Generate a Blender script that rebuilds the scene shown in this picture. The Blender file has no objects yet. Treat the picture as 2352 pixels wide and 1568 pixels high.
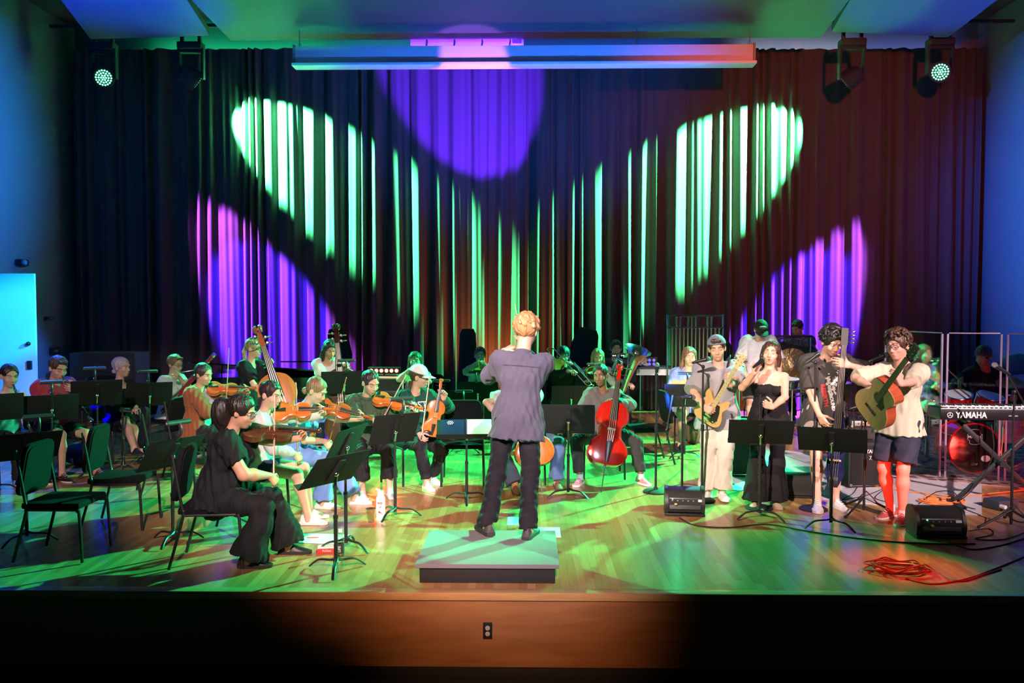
import bpy, bmesh, math, random
import numpy as np
from mathutils import Vector as V, Matrix as M
random.seed(7)
sc = bpy.context.scene
COL = sc.collection
PI = math.pi
R = math.radians
FP = 2000.0                     # focal length in pixels of the 2352 wide frame
CAMZ = 2.05                     # camera height above the stage floor
YAW, PITCH = R(1.0), math.atan(84 / FP)

# ---------------------------------------------------------------- camera
cd = bpy.data.cameras.new('camera'); cam = bpy.data.objects.new('camera', cd); COL.objects.link(cam)
cd.sensor_width = 36; cd.lens = FP / 2352 * 36; cd.clip_start = .05; cd.clip_end = 100
cam.location = (0, 0, CAMZ); cam.rotation_euler = (PI / 2 - PITCH, 0, YAW)
sc.camera = cam
RM = cam.rotation_euler.to_matrix()
def ray(px, py): return RM @ V(((px - 1176) / FP, -(py - 784) / FP, -1))
def P(px, py, z=0.0):
    """world point seen at a pixel on the level z"""
    d = ray(px, py); t = (z - CAMZ) / d.z
    return V((d.x * t, d.y * t, z))
def D(px, py, Y):
    """world point seen at a pixel at the distance Y"""
    d = ray(px, py); t = Y / d.y
    return V((d.x * t, Y, CAMZ + d.z * t))

# ---------------------------------------------------------------- world, exposure
w = bpy.data.worlds.new('world'); sc.world = w; w.use_nodes = True
w.node_tree.nodes['Background'].inputs[0].default_value = (.5, .8, 1, 1)
w.node_tree.nodes['Background'].inputs[1].default_value = .006
vs = sc.view_settings
vs.view_transform = 'Standard'; vs.look = 'None'; vs.gamma = 1; vs.use_curve_mapping = False; vs.exposure = 0.18

# ---------------------------------------------------------------- stage lights
def spot(name, loc, aim, energy, color, angle, blend=.3, size=.08):
    l = bpy.data.lights.new(name, 'SPOT'); l.energy = energy; l.color = color
    l.spot_size = R(angle); l.spot_blend = blend; l.shadow_soft_size = size
    o = bpy.data.objects.new(name, l); COL.objects.link(o); o.location = loc
    o.rotation_euler = (V(aim) - V(loc)).to_track_quat('-Z', 'Y').to_euler()
    return o
GREEN = (.02, 1, .36); RED = (1, .02, .01); WARM = (1, .74, .62)
MHY = 15.9                      # the moving heads hang this far back
HL, HR = D(440, 178, MHY), D(1956, 178, MHY)            # heads of the two inner moving lights
DL, DR = V((.712, .469, -.523)), V((-.712, .469, -.523))    # where they point: across the drapes
SPOTS = [
 # name, from, aim, watts, colour, cone, blend, size
 ('green_wash_beam', D(240, 175, MHY - .32), (-1.5, 10.1, 0), 17000, GREEN, 31, .5, .1),
 ('green_wash_beam', D(2158, 163, MHY - .32), (-.5, 10.3, 0), 27000, GREEN, 37, .5, .1),
 ('green_curtain_beam', HL + DL * .17, HL + DL * 5, 76000, (.07, 1, .32), 50, .25, .05),
 ('green_curtain_beam', HR + DR * .17, HR + DR * 5, 76000, (.07, 1, .32), 50, .25, .05),
 ('blue_drape_beam', (-7.6, 13.0, 7.0), D(612, 735, 16.7), 70000, (.04, .01, 1), 19, .3, .05),
 ('magenta_drape_beam', (-7.9, 15.2, 7.0), D(640, 780, 16.7), 40000, (.42, .08, 1), 21, .3, .05),
 ('blue_drape_beam', (8.0, 13.0, 7.0), D(1868, 715, 16.7), 70000, (.04, .01, 1), 18, .3, .05),
 ('magenta_drape_beam', (8.3, 15.2, 7.0), D(1842, 765, 16.7), 40000, (.42, .08, 1), 20, .3, .05),
 ('violet_up_beam', (.6, 13.2, 1.9), D(1083, 205, 16.6), 22000, (.10, .01, 1), 30, .3, .05),
 ('white_front_beam', (-4.5, -5.5, 8.2), (2.2, 10.9, .6), 20000, WARM, 15, .7, .12),
 ('white_front_beam', (6.4, -5.5, 8.2), (3.7, 10.4, .8), 20000, (1, .70, .70), 14, .6, .12),
 ('white_front_beam', (1.5, -6.5, 8.2), (-2.4, 9.4, .5), 15000, (1, .76, .74), 14, .7, .12),
 ('white_front_beam', (-1.0, -6.5, 8.2), (-5.6, 11.0, .9), 5500, (1, .74, .72), 13, .8, .12),
 ('lavender_front_beam', (1.0, -6.0, 7.6), (-.1, 7.3, .7), 8000, (.86, .78, 1), 13, .7, .12),
 ('amber_floor_beam', (-1.5, -5.5, 7.8), (-.9, 8.3, 0), 6500, (1, .50, .30), 12, .8, .2),
 ('amber_front_beam', (.3, -4.0, 6.0), (-.1, 6.3, -.05), 2600, (1, .5, .25), 12, 1, .2),
 ('red_side_beam', (5.0, 6.0, 6.2), D(1850, 330, 16.7), 2600, (1, .12, .06), 50, 1, .2),
 ('amber_up_beam', (-.5, 16.0, .3), (-.6, 16.9, 2.2), 420, (1, .25, .06), 110, 1, .2),
 ('red_low_beam', (2.5, 6.25, .2), D(2060, 1110, 8.3), 420, RED, 17, .7, .05),
 ('red_floor_beam', (5.2, 5.2, 5.6), P(2065, 1300), 1800, RED, 11, .8, .08),
 ('blue_side_beam', (3.5, 5.5, 6.3), (-8.8, 12.0, 4.8), 50000, (.0, .13, 1), 28, 1, .2),
 ('blue_side_beam', (-3.5, 6.5, 6.3), (8.7, 13.5, 4.0), 34000, (.0, .11, 1), 30, 1, .2),
 ('green_door_beam', (3.0, 9.5, 6.0), D(-6, 740, 14.0), 8000, (.0, 1, .3), 7, .5, .1),
 ('blue_door_beam', (1.0, 5.5, 5.0), D(40, 800, 14.0), 16000, (.02, .2, 1), 10, .5, .1),
 ('violet_floor_beam', (2.5, 15.6, 6.4), P(1860, 1300), 30000, (.16, .04, 1), 15, .5, .08),
 ('blue_floor_beam', (-7.8, 13.5, 6.6), P(60, 1130), 5000, (.02, .15, 1), 20, .6, .08),
 # uplights that colour the ceiling panels and the header above the drapes
 ('blue_up_beam', (-2.0, 9.0, 1.0), (-8.9, 12.0, 7.0), 12000, (.0, .0, 1), 30, .7, .1),
 ('green_up_beam', (-3.2, 12.8, .4), D(620, 60, 14.5), 1100, (.02, 1, .2), 26, .5, .1),
 ('blue_up_beam', (-5.5, 11.0, .4), D(290, 10, 13.7), 15000, (.0, .0, 1), 30, .5, .1),
 ('green_up_beam', (3.6, 12.8, .4), D(1930, 40, 14.5), 1500, (.02, 1, .2), 24, .4, .1),
 ('blue_up_beam', (6.0, 11.0, .4), D(2170, 10, 13.7), 6000, (.0, .04, 1), 28, .5, .1),
 ('blue_case_beam', (2.0, 10.5, .5), D(1200, 132, 15.3), 5000, (.01, .13, 1), 58, .8, .1),
 ('magenta_hatch_beam', (.2, 11.0, 2.0), D(1075, 95, 15.9), 6000, (.45, .12, 1), 12, .3, .05),
]
for s in SPOTS: spot(*s)
# unseen area lights added behind the drape tops to colour the header
for nm, x, l_, en, c_ in (('header_fill_green', -5.6, 3.4, 16, (.02, 1, .38)), ('header_fill_teal', -2.6, 2.4, 9, (.02, .6, .8)), ('header_fill_blue', 1.2, 4.4, 16, (.03, .16, 1)), ('header_fill_pink', 5.2, 2.2, 9, (.55, .6, .8)), ('header_fill_violet', 7.3, 1.8, 5, (.25, .3, .9))):
    l = bpy.data.lights.new(nm, 'AREA'); l.shape = 'RECTANGLE'; l.size = l_; l.size_y = .05; l.energy = en; l.color = c_
    o = bpy.data.objects.new(nm, l); COL.objects.link(o); o.location = (x, 17.02, 6.98); o.rotation_euler = (R(118), 0, 0)

# ---------------------------------------------------------------- materials
def _nt(name):
    m = bpy.data.materials.new(name); m.use_nodes = True
    return m, m.node_tree, m.node_tree.nodes['Principled BSDF']
def mat(name, col, rough=.5, metal=0.0, spec=.5, coat=0.0, sheen=0.0, bump=0.0, bscale=40.0, var=0.0, vscale=6.0, stretch=None, emit=None, estr=0.0, alpha=1.0, trans=0.0):
    m, nt, b = _nt(name); N = nt.nodes; L = nt.links
    b.inputs['Base Color'].default_value = (*col, 1); b.inputs['Roughness'].default_value = rough
    b.inputs['Metallic'].default_value = metal; b.inputs['Specular IOR Level'].default_value = spec
    b.inputs['Coat Weight'].default_value = coat; b.inputs['Coat Roughness'].default_value = .08
    b.inputs['Sheen Weight'].default_value = sheen
    b.inputs['Transmission Weight'].default_value = trans
    if emit: b.inputs['Emission Color'].default_value = (*emit, 1); b.inputs['Emission Strength'].default_value = estr
    if bump or var:
        tc = N.new('ShaderNodeTexCoord'); mp = N.new('ShaderNodeMapping'); L.new(tc.outputs['Object'], mp.inputs[0])
        if stretch: mp.inputs['Scale'].default_value = stretch
    if var:
        n = N.new('ShaderNodeTexNoise'); n.inputs['Scale'].default_value = vscale; n.inputs['Detail'].default_value = 4; L.new(mp.outputs[0], n.inputs[0])
        r = N.new('ShaderNodeMapRange'); r.inputs[3].default_value = 1 - var; r.inputs[4].default_value = 1 + var; L.new(n.outputs[0], r.inputs[0])
        x = N.new('ShaderNodeVectorMath'); x.operation = 'SCALE'; x.inputs[0].default_value = col; L.new(r.outputs[0], x.inputs[3])
        L.new(x.outputs[0], b.inputs['Base Color'])
    if bump:
        n = N.new('ShaderNodeTexNoise'); n.inputs['Scale'].default_value = bscale; n.inputs['Detail'].default_value = 3; L.new(mp.outputs[0], n.inputs[0])
        bp = N.new('ShaderNodeBump'); bp.inputs['Strength'].default_value = bump; bp.inputs['Distance'].default_value = .02
        L.new(n.outputs[0], bp.inputs['Height']); L.new(bp.outputs[0], b.inputs['Normal'])
    return m
MC = {}
def cm(col, rough=.8, **k):
    """cloth material of a colour"""
    key = ('c', tuple(col), rough, tuple(sorted(k.items())))
    if key not in MC: MC[key] = mat('cloth', col, rough, bump=k.pop('bump', .25), bscale=k.pop('bscale', 260), sheen=.12 if max(col) > .1 else 0.0, spec=.2, **k)
    return MC[key]
def skin(col):
    if ('s', col) not in MC: MC[('s', col)] = mat('skin', col, .5, bump=.06, bscale=120, var=.06, vscale=14, spec=.4)
    return MC[('s', col)]
def hairm(col):
    if ('h', col) not in MC: MC[('h', col)] = mat('hair', col, .42, bump=.9, bscale=46, stretch=(1, 1, .16), var=.4, vscale=30, spec=.6)
    return MC[('h', col)]
BLK = mat('black_metal', (.016, .016, .018), .38, spec=.5)
MATTE = mat('matte_black', (.012, .012, .013), .75, bump=.1, bscale=200)
FAB = mat('black_fabric', (.006, .0065, .008), .9, bump=.35, bscale=300, spec=.2)
CHROME = mat('chrome', (.75, .75, .77), .16, 1.0)
STEEL = mat('grey_metal', (.32, .33, .35), .35, .9)
BRASS = mat('brass', (.85, .58, .22), .2, 1.0)
SILVER = mat('silver_plate', (.82, .84, .86), .15, 1.0)
GREY = mat('grey_plastic', (.22, .22, .24), .5)
WHITE = mat('white_paint', (.8, .8, .8), .5)
PAPER = mat('paper', (.82, .82, .8), .7)
EBONY = mat('ebony', (.02, .016, .014), .35)
RUB = mat('rubber', (.02, .02, .02), .8)
STRING = mat('string_wire', (.6, .58, .5), .3, .8)
GRILL = mat('speaker_grille', (.02, .02, .022), .6, bump=.8, bscale=400)
REDLED = mat('red_led', (.3, 0, 0), .4, emit=(1, .05, .03), estr=30)
GREENLED = mat('green_led', (.1, .5, .3), .4, emit=(.22, 1, .55), estr=2.4)
WHLED = mat('white_led', (.8, .8, .8), .4, emit=(1, .95, .9), estr=9)
def thin_glass(name, tint, gloss=.08):
    m = bpy.data.materials.new(name); m.use_nodes = True; nt = m.node_tree; N = nt.nodes; N.clear(); L = nt.links
    o = N.new('ShaderNodeOutputMaterial'); t = N.new('ShaderNodeBsdfTransparent'); g = N.new('ShaderNodeBsdfGlossy'); x = N.new('ShaderNodeMixShader'); f = N.new('ShaderNodeLayerWeight'); mr = N.new('ShaderNodeMapRange')
    t.inputs[0].default_value = (*tint, 1); g.inputs['Roughness'].default_value = .03; f.inputs[0].default_value = .35; mr.inputs[3].default_value = gloss; mr.inputs[4].default_value = .7
    L.new(f.outputs['Facing'], mr.inputs[0]); L.new(mr.outputs[0], x.inputs[0]); L.new(t.outputs[0], x.inputs[1]); L.new(g.outputs[0], x.inputs[2]); L.new(x.outputs[0], o.inputs[0]); return m
def rrect(w_, h_, r, n=5, taper=1.0):
    o = []
    for cx, cy, a0 in ((w_ / 2 - r, h_ / 2 - r, 0), (-w_ / 2 + r, h_ / 2 - r, 90), (-w_ / 2 + r, -h_ / 2 + r, 180), (w_ / 2 - r, -h_ / 2 + r, 270)):
        for i in range(n + 1): a = R(a0 + 90 * i / n); y = cy + r * math.sin(a); o.append(((cx + r * math.cos(a)) * (1 + (taper - 1) * (y / h_ + .5)), y))
    return o
def wood(name, c1, c2, rough=.3, scale=6.0, coat=.3, stretch=(1, 8, 8)):
    m, nt, b = _nt(name); N = nt.nodes; L = nt.links
    tc = N.new('ShaderNodeTexCoord'); mp = N.new('ShaderNodeMapping'); mp.inputs['Scale'].default_value = stretch
    n = N.new('ShaderNodeTexNoise'); n.inputs['Scale'].default_value = scale; n.inputs['Detail'].default_value = 6; n.inputs['Distortion'].default_value = .5
    r = N.new('ShaderNodeValToRGB'); r.color_ramp.elements[0].position = .3; r.color_ramp.elements[1].position = .7
    r.color_ramp.elements[0].color = (*c1, 1); r.color_ramp.elements[1].color = (*c2, 1)
    L.new(tc.outputs['Object'], mp.inputs[0]); L.new(mp.outputs[0], n.inputs[0]); L.new(n.outputs[0], r.inputs[0]); L.new(r.outputs[0], b.inputs['Base Color'])
    b.inputs['Roughness'].default_value = rough; b.inputs['Coat Weight'].default_value = coat; b.inputs['Coat Roughness'].default_value = .12
    return m
VARN = wood('orange_varnish', (.62, .13, .02), (.8, .22, .04), .22, 5, .6, (8, 1, 1))
VARND = wood('red_brown_varnish', (.42, .07, .02), (.6, .12, .03), .22, 5, .6, (8, 1, 1))
VARNR = wood('red_varnish', (.42, .012, .008), (.55, .02, .01), .15, 4, .9, (8, 1, 1))
VARNB = wood('bass_varnish', (.5, .11, .03), (.66, .17, .045), .3, 4, .4, (8, 1, 1))
VARNK = wood('dark_varnish', (.07, .02, .012), (.12, .035, .02), .25, 4, .6, (8, 1, 1))
SPRUCE = wood('spruce', (.62, .36, .14), (.72, .45, .2), .3, 8, .4, (10, 1, 1))
MAHOG = wood('mahogany', (.3, .06, .025), (.42, .09, .035), .25, 6, .5, (8, 1, 1))
MAPLE = wood('maple', (.7, .5, .27), (.78, .6, .36), .35, 6, .3, (8, 1, 1))
BOWW = wood('bow_wood', (.3, .1, .04), (.4, .15, .06), .35, 6, .2)
HAIRW = mat('bow_hair', (.8, .76, .66), .6)

# ---------------------------------------------------------------- mesh helpers
def rotm(axis_to, up=None):
    """rotation matrix whose Z goes along axis_to"""
    return V(axis_to).normalized().to_track_quat('Z', 'Y').to_matrix().to_4x4()
def frame(o, x, y, z):
    m = M.Identity(4)
    for i, c in enumerate((V(x).normalized(), V(y).normalized(), V(z).normalized(), V(o))):
        m[0][i], m[1][i], m[2][i] = c
    return m
def fryz(o, y, z):
    """frame with Y along y and Z as near z as can be"""
    y = V(y).normalized(); x = y.cross(V(z)).normalized(); return frame(o, x, y, x.cross(y))
class MB:
    def __init__(s): s.v = []; s.f = []; s.mi = []; s.m = 0
    def add(s, vs, fs, mx=None):
        k = len(s.v)
        s.v += [tuple(mx @ V(p)) if mx else tuple(p) for p in vs]
        s.f += [tuple(i + k for i in f) for f in fs]; s.mi += [s.m] * len(fs)
        return s
    def box(s, c, sz, mx=None, bev=0.0):
        x, y, z = [a / 2 for a in sz]
        if bev <= 0:
            vs = [(c[0] + i * x, c[1] + j * y, c[2] + k * z) for i in (-1, 1) for j in (-1, 1) for k in (-1, 1)]
            return s.add(vs, [(0, 1, 3, 2), (4, 6, 7, 5), (0, 4, 5, 1), (2, 3, 7, 6), (0, 2, 6, 4), (1, 5, 7, 3)], mx)
        b = min(bev, x * .98, y * .98, z * .98); bm = bmesh.new(); bmesh.ops.create_cube(bm, size=2)
        for v in bm.verts: v.co = V((v.co.x * x, v.co.y * y, v.co.z * z))
        bmesh.ops.bevel(bm, geom=bm.edges[:], offset=b, segments=2, affect='EDGES', profile=.6)
        bm.verts.index_update()
        s.add([(v.co.x + c[0], v.co.y + c[1], v.co.z + c[2]) for v in bm.verts], [[v.index for v in f.verts] for f in bm.faces], mx); bm.free()
        return s
    def rings(s, rs, closed=False, cap=True, mx=None):
        n = len(rs[0]); vs = [p for r in rs for p in r]; fs = []
        m = len(rs)
        for i in range(m if closed else m - 1):
            a, b = i * n, ((i + 1) % m) * n
            for j in range(n): fs.append((a + j, a + (j + 1) % n, b + (j + 1) % n, b + j))
        if cap and not closed: fs.append(tuple(range(n - 1, -1, -1))); fs.append(tuple((m - 1) * n + j for j in range(n)))
        return s.add(vs, fs, mx)
    def tube(s, pts, r, n=8, closed=False, mx=None, flat=1.0, cap=True):
        pts = [V(p) for p in pts]; m = len(pts)
        rr = r if isinstance(r, (list, tuple)) else [r] * m
        def tan(i):
            a = pts[(i - 1) % m] if closed or i > 0 else pts[i]; b = pts[(i + 1) % m] if closed or i < m - 1 else pts[i]
            t = b - a; return t.normalized() if t.length > 1e-9 else V((0, 0, 1))
        t0 = tan(0); u = t0.orthogonal().normalized()
        if flat != 1.0:
            u = V((0, 0, 1)) - t0 * t0.z; u = u.normalized() if u.length > 1e-3 else t0.orthogonal().normalized()
        rs = []
        for i in range(m):
            t = tan(i); u = (u - t * u.dot(t)); u = u.normalized() if u.length > 1e-6 else t.orthogonal().normalized()
            w_ = t.cross(u)
            rs.append([tuple(pts[i] + (u * math.cos(a) * flat + w_ * math.sin(a)) * rr[i]) for a in [2 * PI * j / n for j in range(n)]])
        return s.rings(rs, closed, cap, mx)
    def cyl(s, a, b, r, r2=None, n=12, mx=None): return s.tube([a, b], [r, r if r2 is None else r2], n, mx=mx)
    def ell(s, c, r, mx=None, seg=12, ring=8):
        if not isinstance(r, (list, tuple)): r = (r, r, r)
        rs = []
        for i in range(1, ring):
            t = PI * i / ring; rs.append([(c[0] + r[0] * math.sin(t) * math.cos(2 * PI * j / seg), c[1] + r[1] * math.sin(t) * math.sin(2 * PI * j / seg), c[2] - r[2] * math.cos(t)) for j in range(seg)])
        k = len(rs) * seg; vs = [p for q in rs for p in q] + [(c[0], c[1], c[2] - r[2]), (c[0], c[1], c[2] + r[2])]; fs = []
        for i in range(len(rs) - 1):
            for j in range(seg): fs.append((i * seg + j, i * seg + (j + 1) % seg, (i + 1) * seg + (j + 1) % seg, (i + 1) * seg + j))
        for j in range(seg): fs.append(((j + 1) % seg, j, k)); fs.append(((len(rs) - 1) * seg + j, (len(rs) - 1) * seg + (j + 1) % seg, k + 1))
        return s.add(vs, fs, mx)
    def lathe(s, prof, mx=None, n=24, cap=True, arc=2 * PI):
        """prof: (radius, z) pairs around Z"""
        rs = [[(r * math.cos(2 * PI * j / n), r * math.sin(2 * PI * j / n), z) for j in range(n)] for r, z in prof]
        return s.rings(rs, False, cap, mx)
    def prism(s, out, z0, z1, mx=None, crown=0.0):
        n = len(out); vs = [(x, y, z0) for x, y in out] + [(x, y, z1) for x, y in out]
        fs = [(i, (i + 1) % n, n + (i + 1) % n, n + i) for i in range(n)]
        cx = sum(p[0] for p in out) / n; cy = sum(p[1] for p in out) / n
        fs.append(tuple(range(n - 1, -1, -1))); fs.append(tuple(n + i for i in range(n)))
        return s.add(vs, fs, mx)
    def grid(s, fn, nu, nv, mx=None):
        vs = [fn(i / nu, j / nv) for i in range(nu + 1) for j in range(nv + 1)]
        return s.add(vs, [(i * (nv + 1) + j, (i + 1) * (nv + 1) + j, (i + 1) * (nv + 1) + j + 1, i * (nv + 1) + j + 1) for i in range(nu) for j in range(nv)], mx)
    def text(s, txt, size, mx=None, depth=.001, bold=0.0, align='CENTER', sx=1.0):
        c = bpy.data.curves.new('t', 'FONT'); c.body = txt; c.size = size; c.extrude = depth; c.align_x = align; c.align_y = 'CENTER'; c.offset = bold
        c.resolution_u = 2
        o = bpy.data.objects.new('t', c); COL.objects.link(o); bpy.context.view_layer.update()
        me = o.to_mesh(); vs = [(v.co.x * sx, v.co.y, v.co.z) for v in me.vertices]; fs = [tuple(p.vertices) for p in me.polygons]
        s.add(vs, fs, mx); o.to_mesh_clear(); bpy.data.objects.remove(o); bpy.data.curves.remove(c)
        return s
    def build(s, name, mt, parent=None, loc=None, ang=38, flat=False):
        me = bpy.data.meshes.new(name); me.from_pydata(s.v, [], s.f); me.validate()
        mts = mt if isinstance(mt, (list, tuple)) else [mt]
        for m in mts: me.materials.append(m)
        if len(mts) > 1 and len(me.polygons) == len(s.mi): me.polygons.foreach_set('material_index', s.mi)
        bm = bmesh.new(); bm.from_mesh(me); bmesh.ops.recalc_face_normals(bm, faces=bm.faces[:]); bm.to_mesh(me); bm.free()
        if not flat:
            me.polygons.foreach_set('use_smooth', [True] * len(me.polygons))
            try: me.set_sharp_from_angle(angle=R(ang))
            except Exception: pass
        o = bpy.data.objects.new(name, me); COL.objects.link(o)
        if parent: o.parent = parent
        if loc is not None: o.location = loc
        return o
def tag(o, label=None, cat=None, group=None, kind=None):
    if label: o['label'] = label
    if cat: o['category'] = cat
    if group: o['group'] = group
    if kind: o['kind'] = kind
    return o
def thing(name, label, cat, loc=(0, 0, 0), rz=0.0, group=None, mx=None):
    o = bpy.data.objects.new(name, None); COL.objects.link(o); o.empty_display_size = .1
    if mx is not None: o.matrix_world = mx
    else: o.location = loc; o.rotation_euler = (0, 0, rz)
    return tag(o, label, cat, group)
def kids(o): return [c for c in COL.objects if c.parent == o]
def copy_tree(o, parent=None, keep=None):
    c = o.copy(); COL.objects.link(c)
    if parent: c.parent = parent
    for ch in kids(o): copy_tree(ch, c)
    return c
def place(o, label, loc, rz=0.0, group=None, mx=None):
    c = copy_tree(o)
    if mx is not None: c.matrix_world = mx
    else: c.location = loc; c.rotation_euler = (0, 0, rz)
    c['label'] = label
    if group: c['group'] = group
    return c
def F(deg):
    """turn for facing: 0 away from the camera, 90 picture right, 180 to the camera, 270 picture left (front of a thing is its +Y)"""
    return -R(deg)
def bez(p, n=10):
    """smooth path through points (Catmull-Rom)"""
    p = [V(q) for q in p]; out = []
    for i in range(len(p) - 1):
        a, b, c, d = p[max(i - 1, 0)], p[i], p[i + 1], p[min(i + 2, len(p) - 1)]
        for k in range(n):
            t = k / n; out.append(.5 * ((2 * b) + (c - a) * t + (2 * a - 5 * b + 4 * c - d) * t * t + (3 * b - a - 3 * c + d) * t ** 3))
    return out + [p[-1]]
# ================================================================ the room
CEIL = 7.25; BACK = 17.3; CURY = 16.75; XL, XR = -8.95, 8.75; FRONT = 6.12; HALL = -.62
def floor_mat():
    m, nt, b = _nt('stage_floorboards'); N = nt.nodes; L = nt.links
    tc = N.new('ShaderNodeTexCoord'); sp = N.new('ShaderNodeSeparateXYZ'); L.new(tc.outputs['Object'], sp.inputs[0])
    def math_(op, a, b_=None):
        n = N.new('ShaderNodeMath'); n.operation = op
        for i, v in enumerate((a, b_)):
            if v is None: continue
            if isinstance(v, (int, float)): n.inputs[i].default_value = v
            else: L.new(v, n.inputs[i])
        return n.outputs[0]
    u = math_('DIVIDE', sp.outputs[0], .062); col = math_('FLOOR', u)
    wn = N.new('ShaderNodeTexWhiteNoise'); wn.noise_dimensions = '1D'; L.new(col, wn.inputs['W'])
    vv = math_('ADD', math_('DIVIDE', sp.outputs[1], 1.1), math_('MULTIPLY', wn.outputs[0], 9.0)); row = math_('FLOOR', vv)
    cb = N.new('ShaderNodeCombineXYZ'); L.new(col, cb.inputs[0]); L.new(row, cb.inputs[1])
    w2 = N.new('ShaderNodeTexWhiteNoise'); w2.noise_dimensions = '2D'; L.new(cb.outputs[0], w2.inputs[0])
    r = N.new('ShaderNodeValToRGB'); e = r.color_ramp.elements
    e[0].color = (.40, .19, .07, 1); e[1].color = (.56, .31, .13, 1); k = e.new(.5); k.color = (.47, .24, .09, 1); L.new(w2.outputs[0], r.inputs[0])
    mp = N.new('ShaderNodeMapping'); mp.inputs['Scale'].default_value = (30, 2, 1); L.new(tc.outputs['Object'], mp.inputs[0])
    n = N.new('ShaderNodeTexNoise'); n.inputs['Scale'].default_value = 1.6; n.inputs['Detail'].default_value = 5; L.new(mp.outputs[0], n.inputs[0])
    mr = N.new('ShaderNodeMapRange'); mr.inputs[3].default_value = .8; mr.inputs[4].default_value = 1.15; L.new(n.outputs[0], mr.inputs[0])
    # joints between the boards
    fu = math_('FRACT', u); j = math_('GREATER_THAN', fu, .035); fv = math_('FRACT', vv); j2 = math_('GREATER_THAN', fv, .004)
    jj = math_('ADD', math_('MULTIPLY', math_('MULTIPLY', j, j2), .35), .65)
    x = N.new('ShaderNodeVectorMath'); x.operation = 'SCALE'; L.new(r.outputs[0], x.inputs[0]); L.new(math_('MULTIPLY', mr.outputs[0], jj), x.inputs[3])
    L.new(x.outputs[0], b.inputs['Base Color'])
    n3 = N.new('ShaderNodeTexNoise'); n3.inputs['Scale'].default_value = 3; n3.inputs['Detail'].default_value = 4; L.new(tc.outputs['Object'], n3.inputs[0])
    m3 = N.new('ShaderNodeMapRange'); m3.inputs[3].default_value = .12; m3.inputs[4].default_value = .26; L.new(n3.outputs[0], m3.inputs[0]); L.new(m3.outputs[0], b.inputs['Roughness'])
    bp = N.new('ShaderNodeBump'); bp.inputs['Strength'].default_value = .12; bp.inputs['Distance'].default_value = .004; L.new(math_('MULTIPLY', j, 1.0), bp.inputs['Height']); L.new(bp.outputs[0], b.inputs['Normal'])
    return m
FLOORM = floor_mat()
WALLM = mat('painted_wall', (.13, .14, .15), .6, bump=.08, bscale=30)
CEILM = mat('ceiling_panel', (.075, .078, .08), .65, bump=.05, bscale=20)
APRON = wood('apron_plywood', (.30, .12, .04), (.42, .18, .065), .4, 2.2, .1, (1, 1, 7))
NOSE = wood('apron_nosing', (.5, .26, .1), (.6, .34, .14), .3, 5, .3, (1, 8, 8))
MB().box((0, (FRONT + BACK) / 2 + .04, -.03), (19.4, BACK - FRONT - .08, .06)).build('floor', FLOORM)['kind'] = 'structure'
MB().box((0, FRONT + .04, -.025), (19.4, .1, .058), bev=.008).build('trim_1', NOSE)['kind'] = 'structure'
def apr():
    b = MB(); b.box((0, FRONT + .03, (HALL - .06) / 2), (19.4, .04, -HALL - .04)); return b.build('wall_apron', APRON)
apr()['kind'] = 'structure'
MB().box((0, FRONT + .0, HALL + .035), (19.4, .03, .09), bev=.004).build('baseboard_apron', MATTE)['kind'] = 'structure'
HALLM = mat('hall_carpet', (.02, .02, .024), .95, bump=.5, bscale=200)
MB().box((0, -1.0, HALL - .05), (24, 14.2, .1)).build('floor_hall', HALLM)['kind'] = 'structure'
# back wall with the lit strip above the curtain
MB().box((-.1, BACK + .1, 3.6), (19.4, .2, 7.8)).build('wall_back', WALLM)['kind'] = 'structure'
def sidewall(x, s, nm):
    b = MB(); b.box((x + s * .15, 14.95, 3.6), (.3, 4.7, 7.8)); b.box((x + s * .17, 9.3, 3.6), (.3, 6.6, 7.8)); b.box((x + s * .3, 1.0, 3.6), (.3, 10.2, 8.6))
    return b.build(nm, WALLM)
sidewall(XL, -1, 'wall_left')['kind'] = 'structure'; sidewall(XR, 1, 'wall_right')['kind'] = 'structure'
# ceiling and its hanging sound panels
MB().box((0, 8.6, CEIL + .35), (20, 18, .2)).build('ceiling', CEILM)['kind'] = 'structure'
def slab(pts, th=.12):
    n = len(pts); b = MB(); vs = [tuple(p) for p in pts] + [(p[0], p[1], p[2] + th) for p in pts]
    return b.add(vs, [tuple(range(n))] + [(i, (i + 1) % n, n + (i + 1) % n, n + i) for i in range(n)] + [tuple(range(2 * n - 1, n - 1, -1))])
def ext(a, b, k):
    """carry the line a > b on by k times"""
    return a + (b - a) * k
def panel(label, pxs, Yb, zf=.75):
    """pxs: back edge pixels at distance Yb, then the same edge's ends where the picture's top cuts them"""
    (x0, y0), (x1, y1), (u1, v1), (u0, v0) = pxs
    a = D(x0, y0, Yb); b = D(x1, y1, Yb)
    c = P(u1, v1, b.z + .1); d = P(u0, v0, a.z + .1)
    c = ext(b, c, 3.2); d = ext(a, d, 3.2)
    o = slab([a, b, c, d]).build('ceiling_panel', CEILM, flat=True)
    return tag(o, label, 'ceiling panel', 'angled ceiling panels over the stage')
panel('wide middle ceiling panel above the white screen case', [(530, 93), (1885, 86), (1950, 0), (440, 0)], 15.75)
panel('bright ceiling panel over the outer left moving light', [(208, 90), (482, 82), (430, 0), (140, 0)], 15.6)
panel('ceiling panel over the outer right moving light', [(1910, 73), (2180, 84), (2290, 0), (1952, 0)], 15.6)
# dark track in front of the header
MB().box((0, 15.95, 7.12), (17.4, .06, .05)).build('trim_2', MATTE)['kind'] = 'structure'

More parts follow.
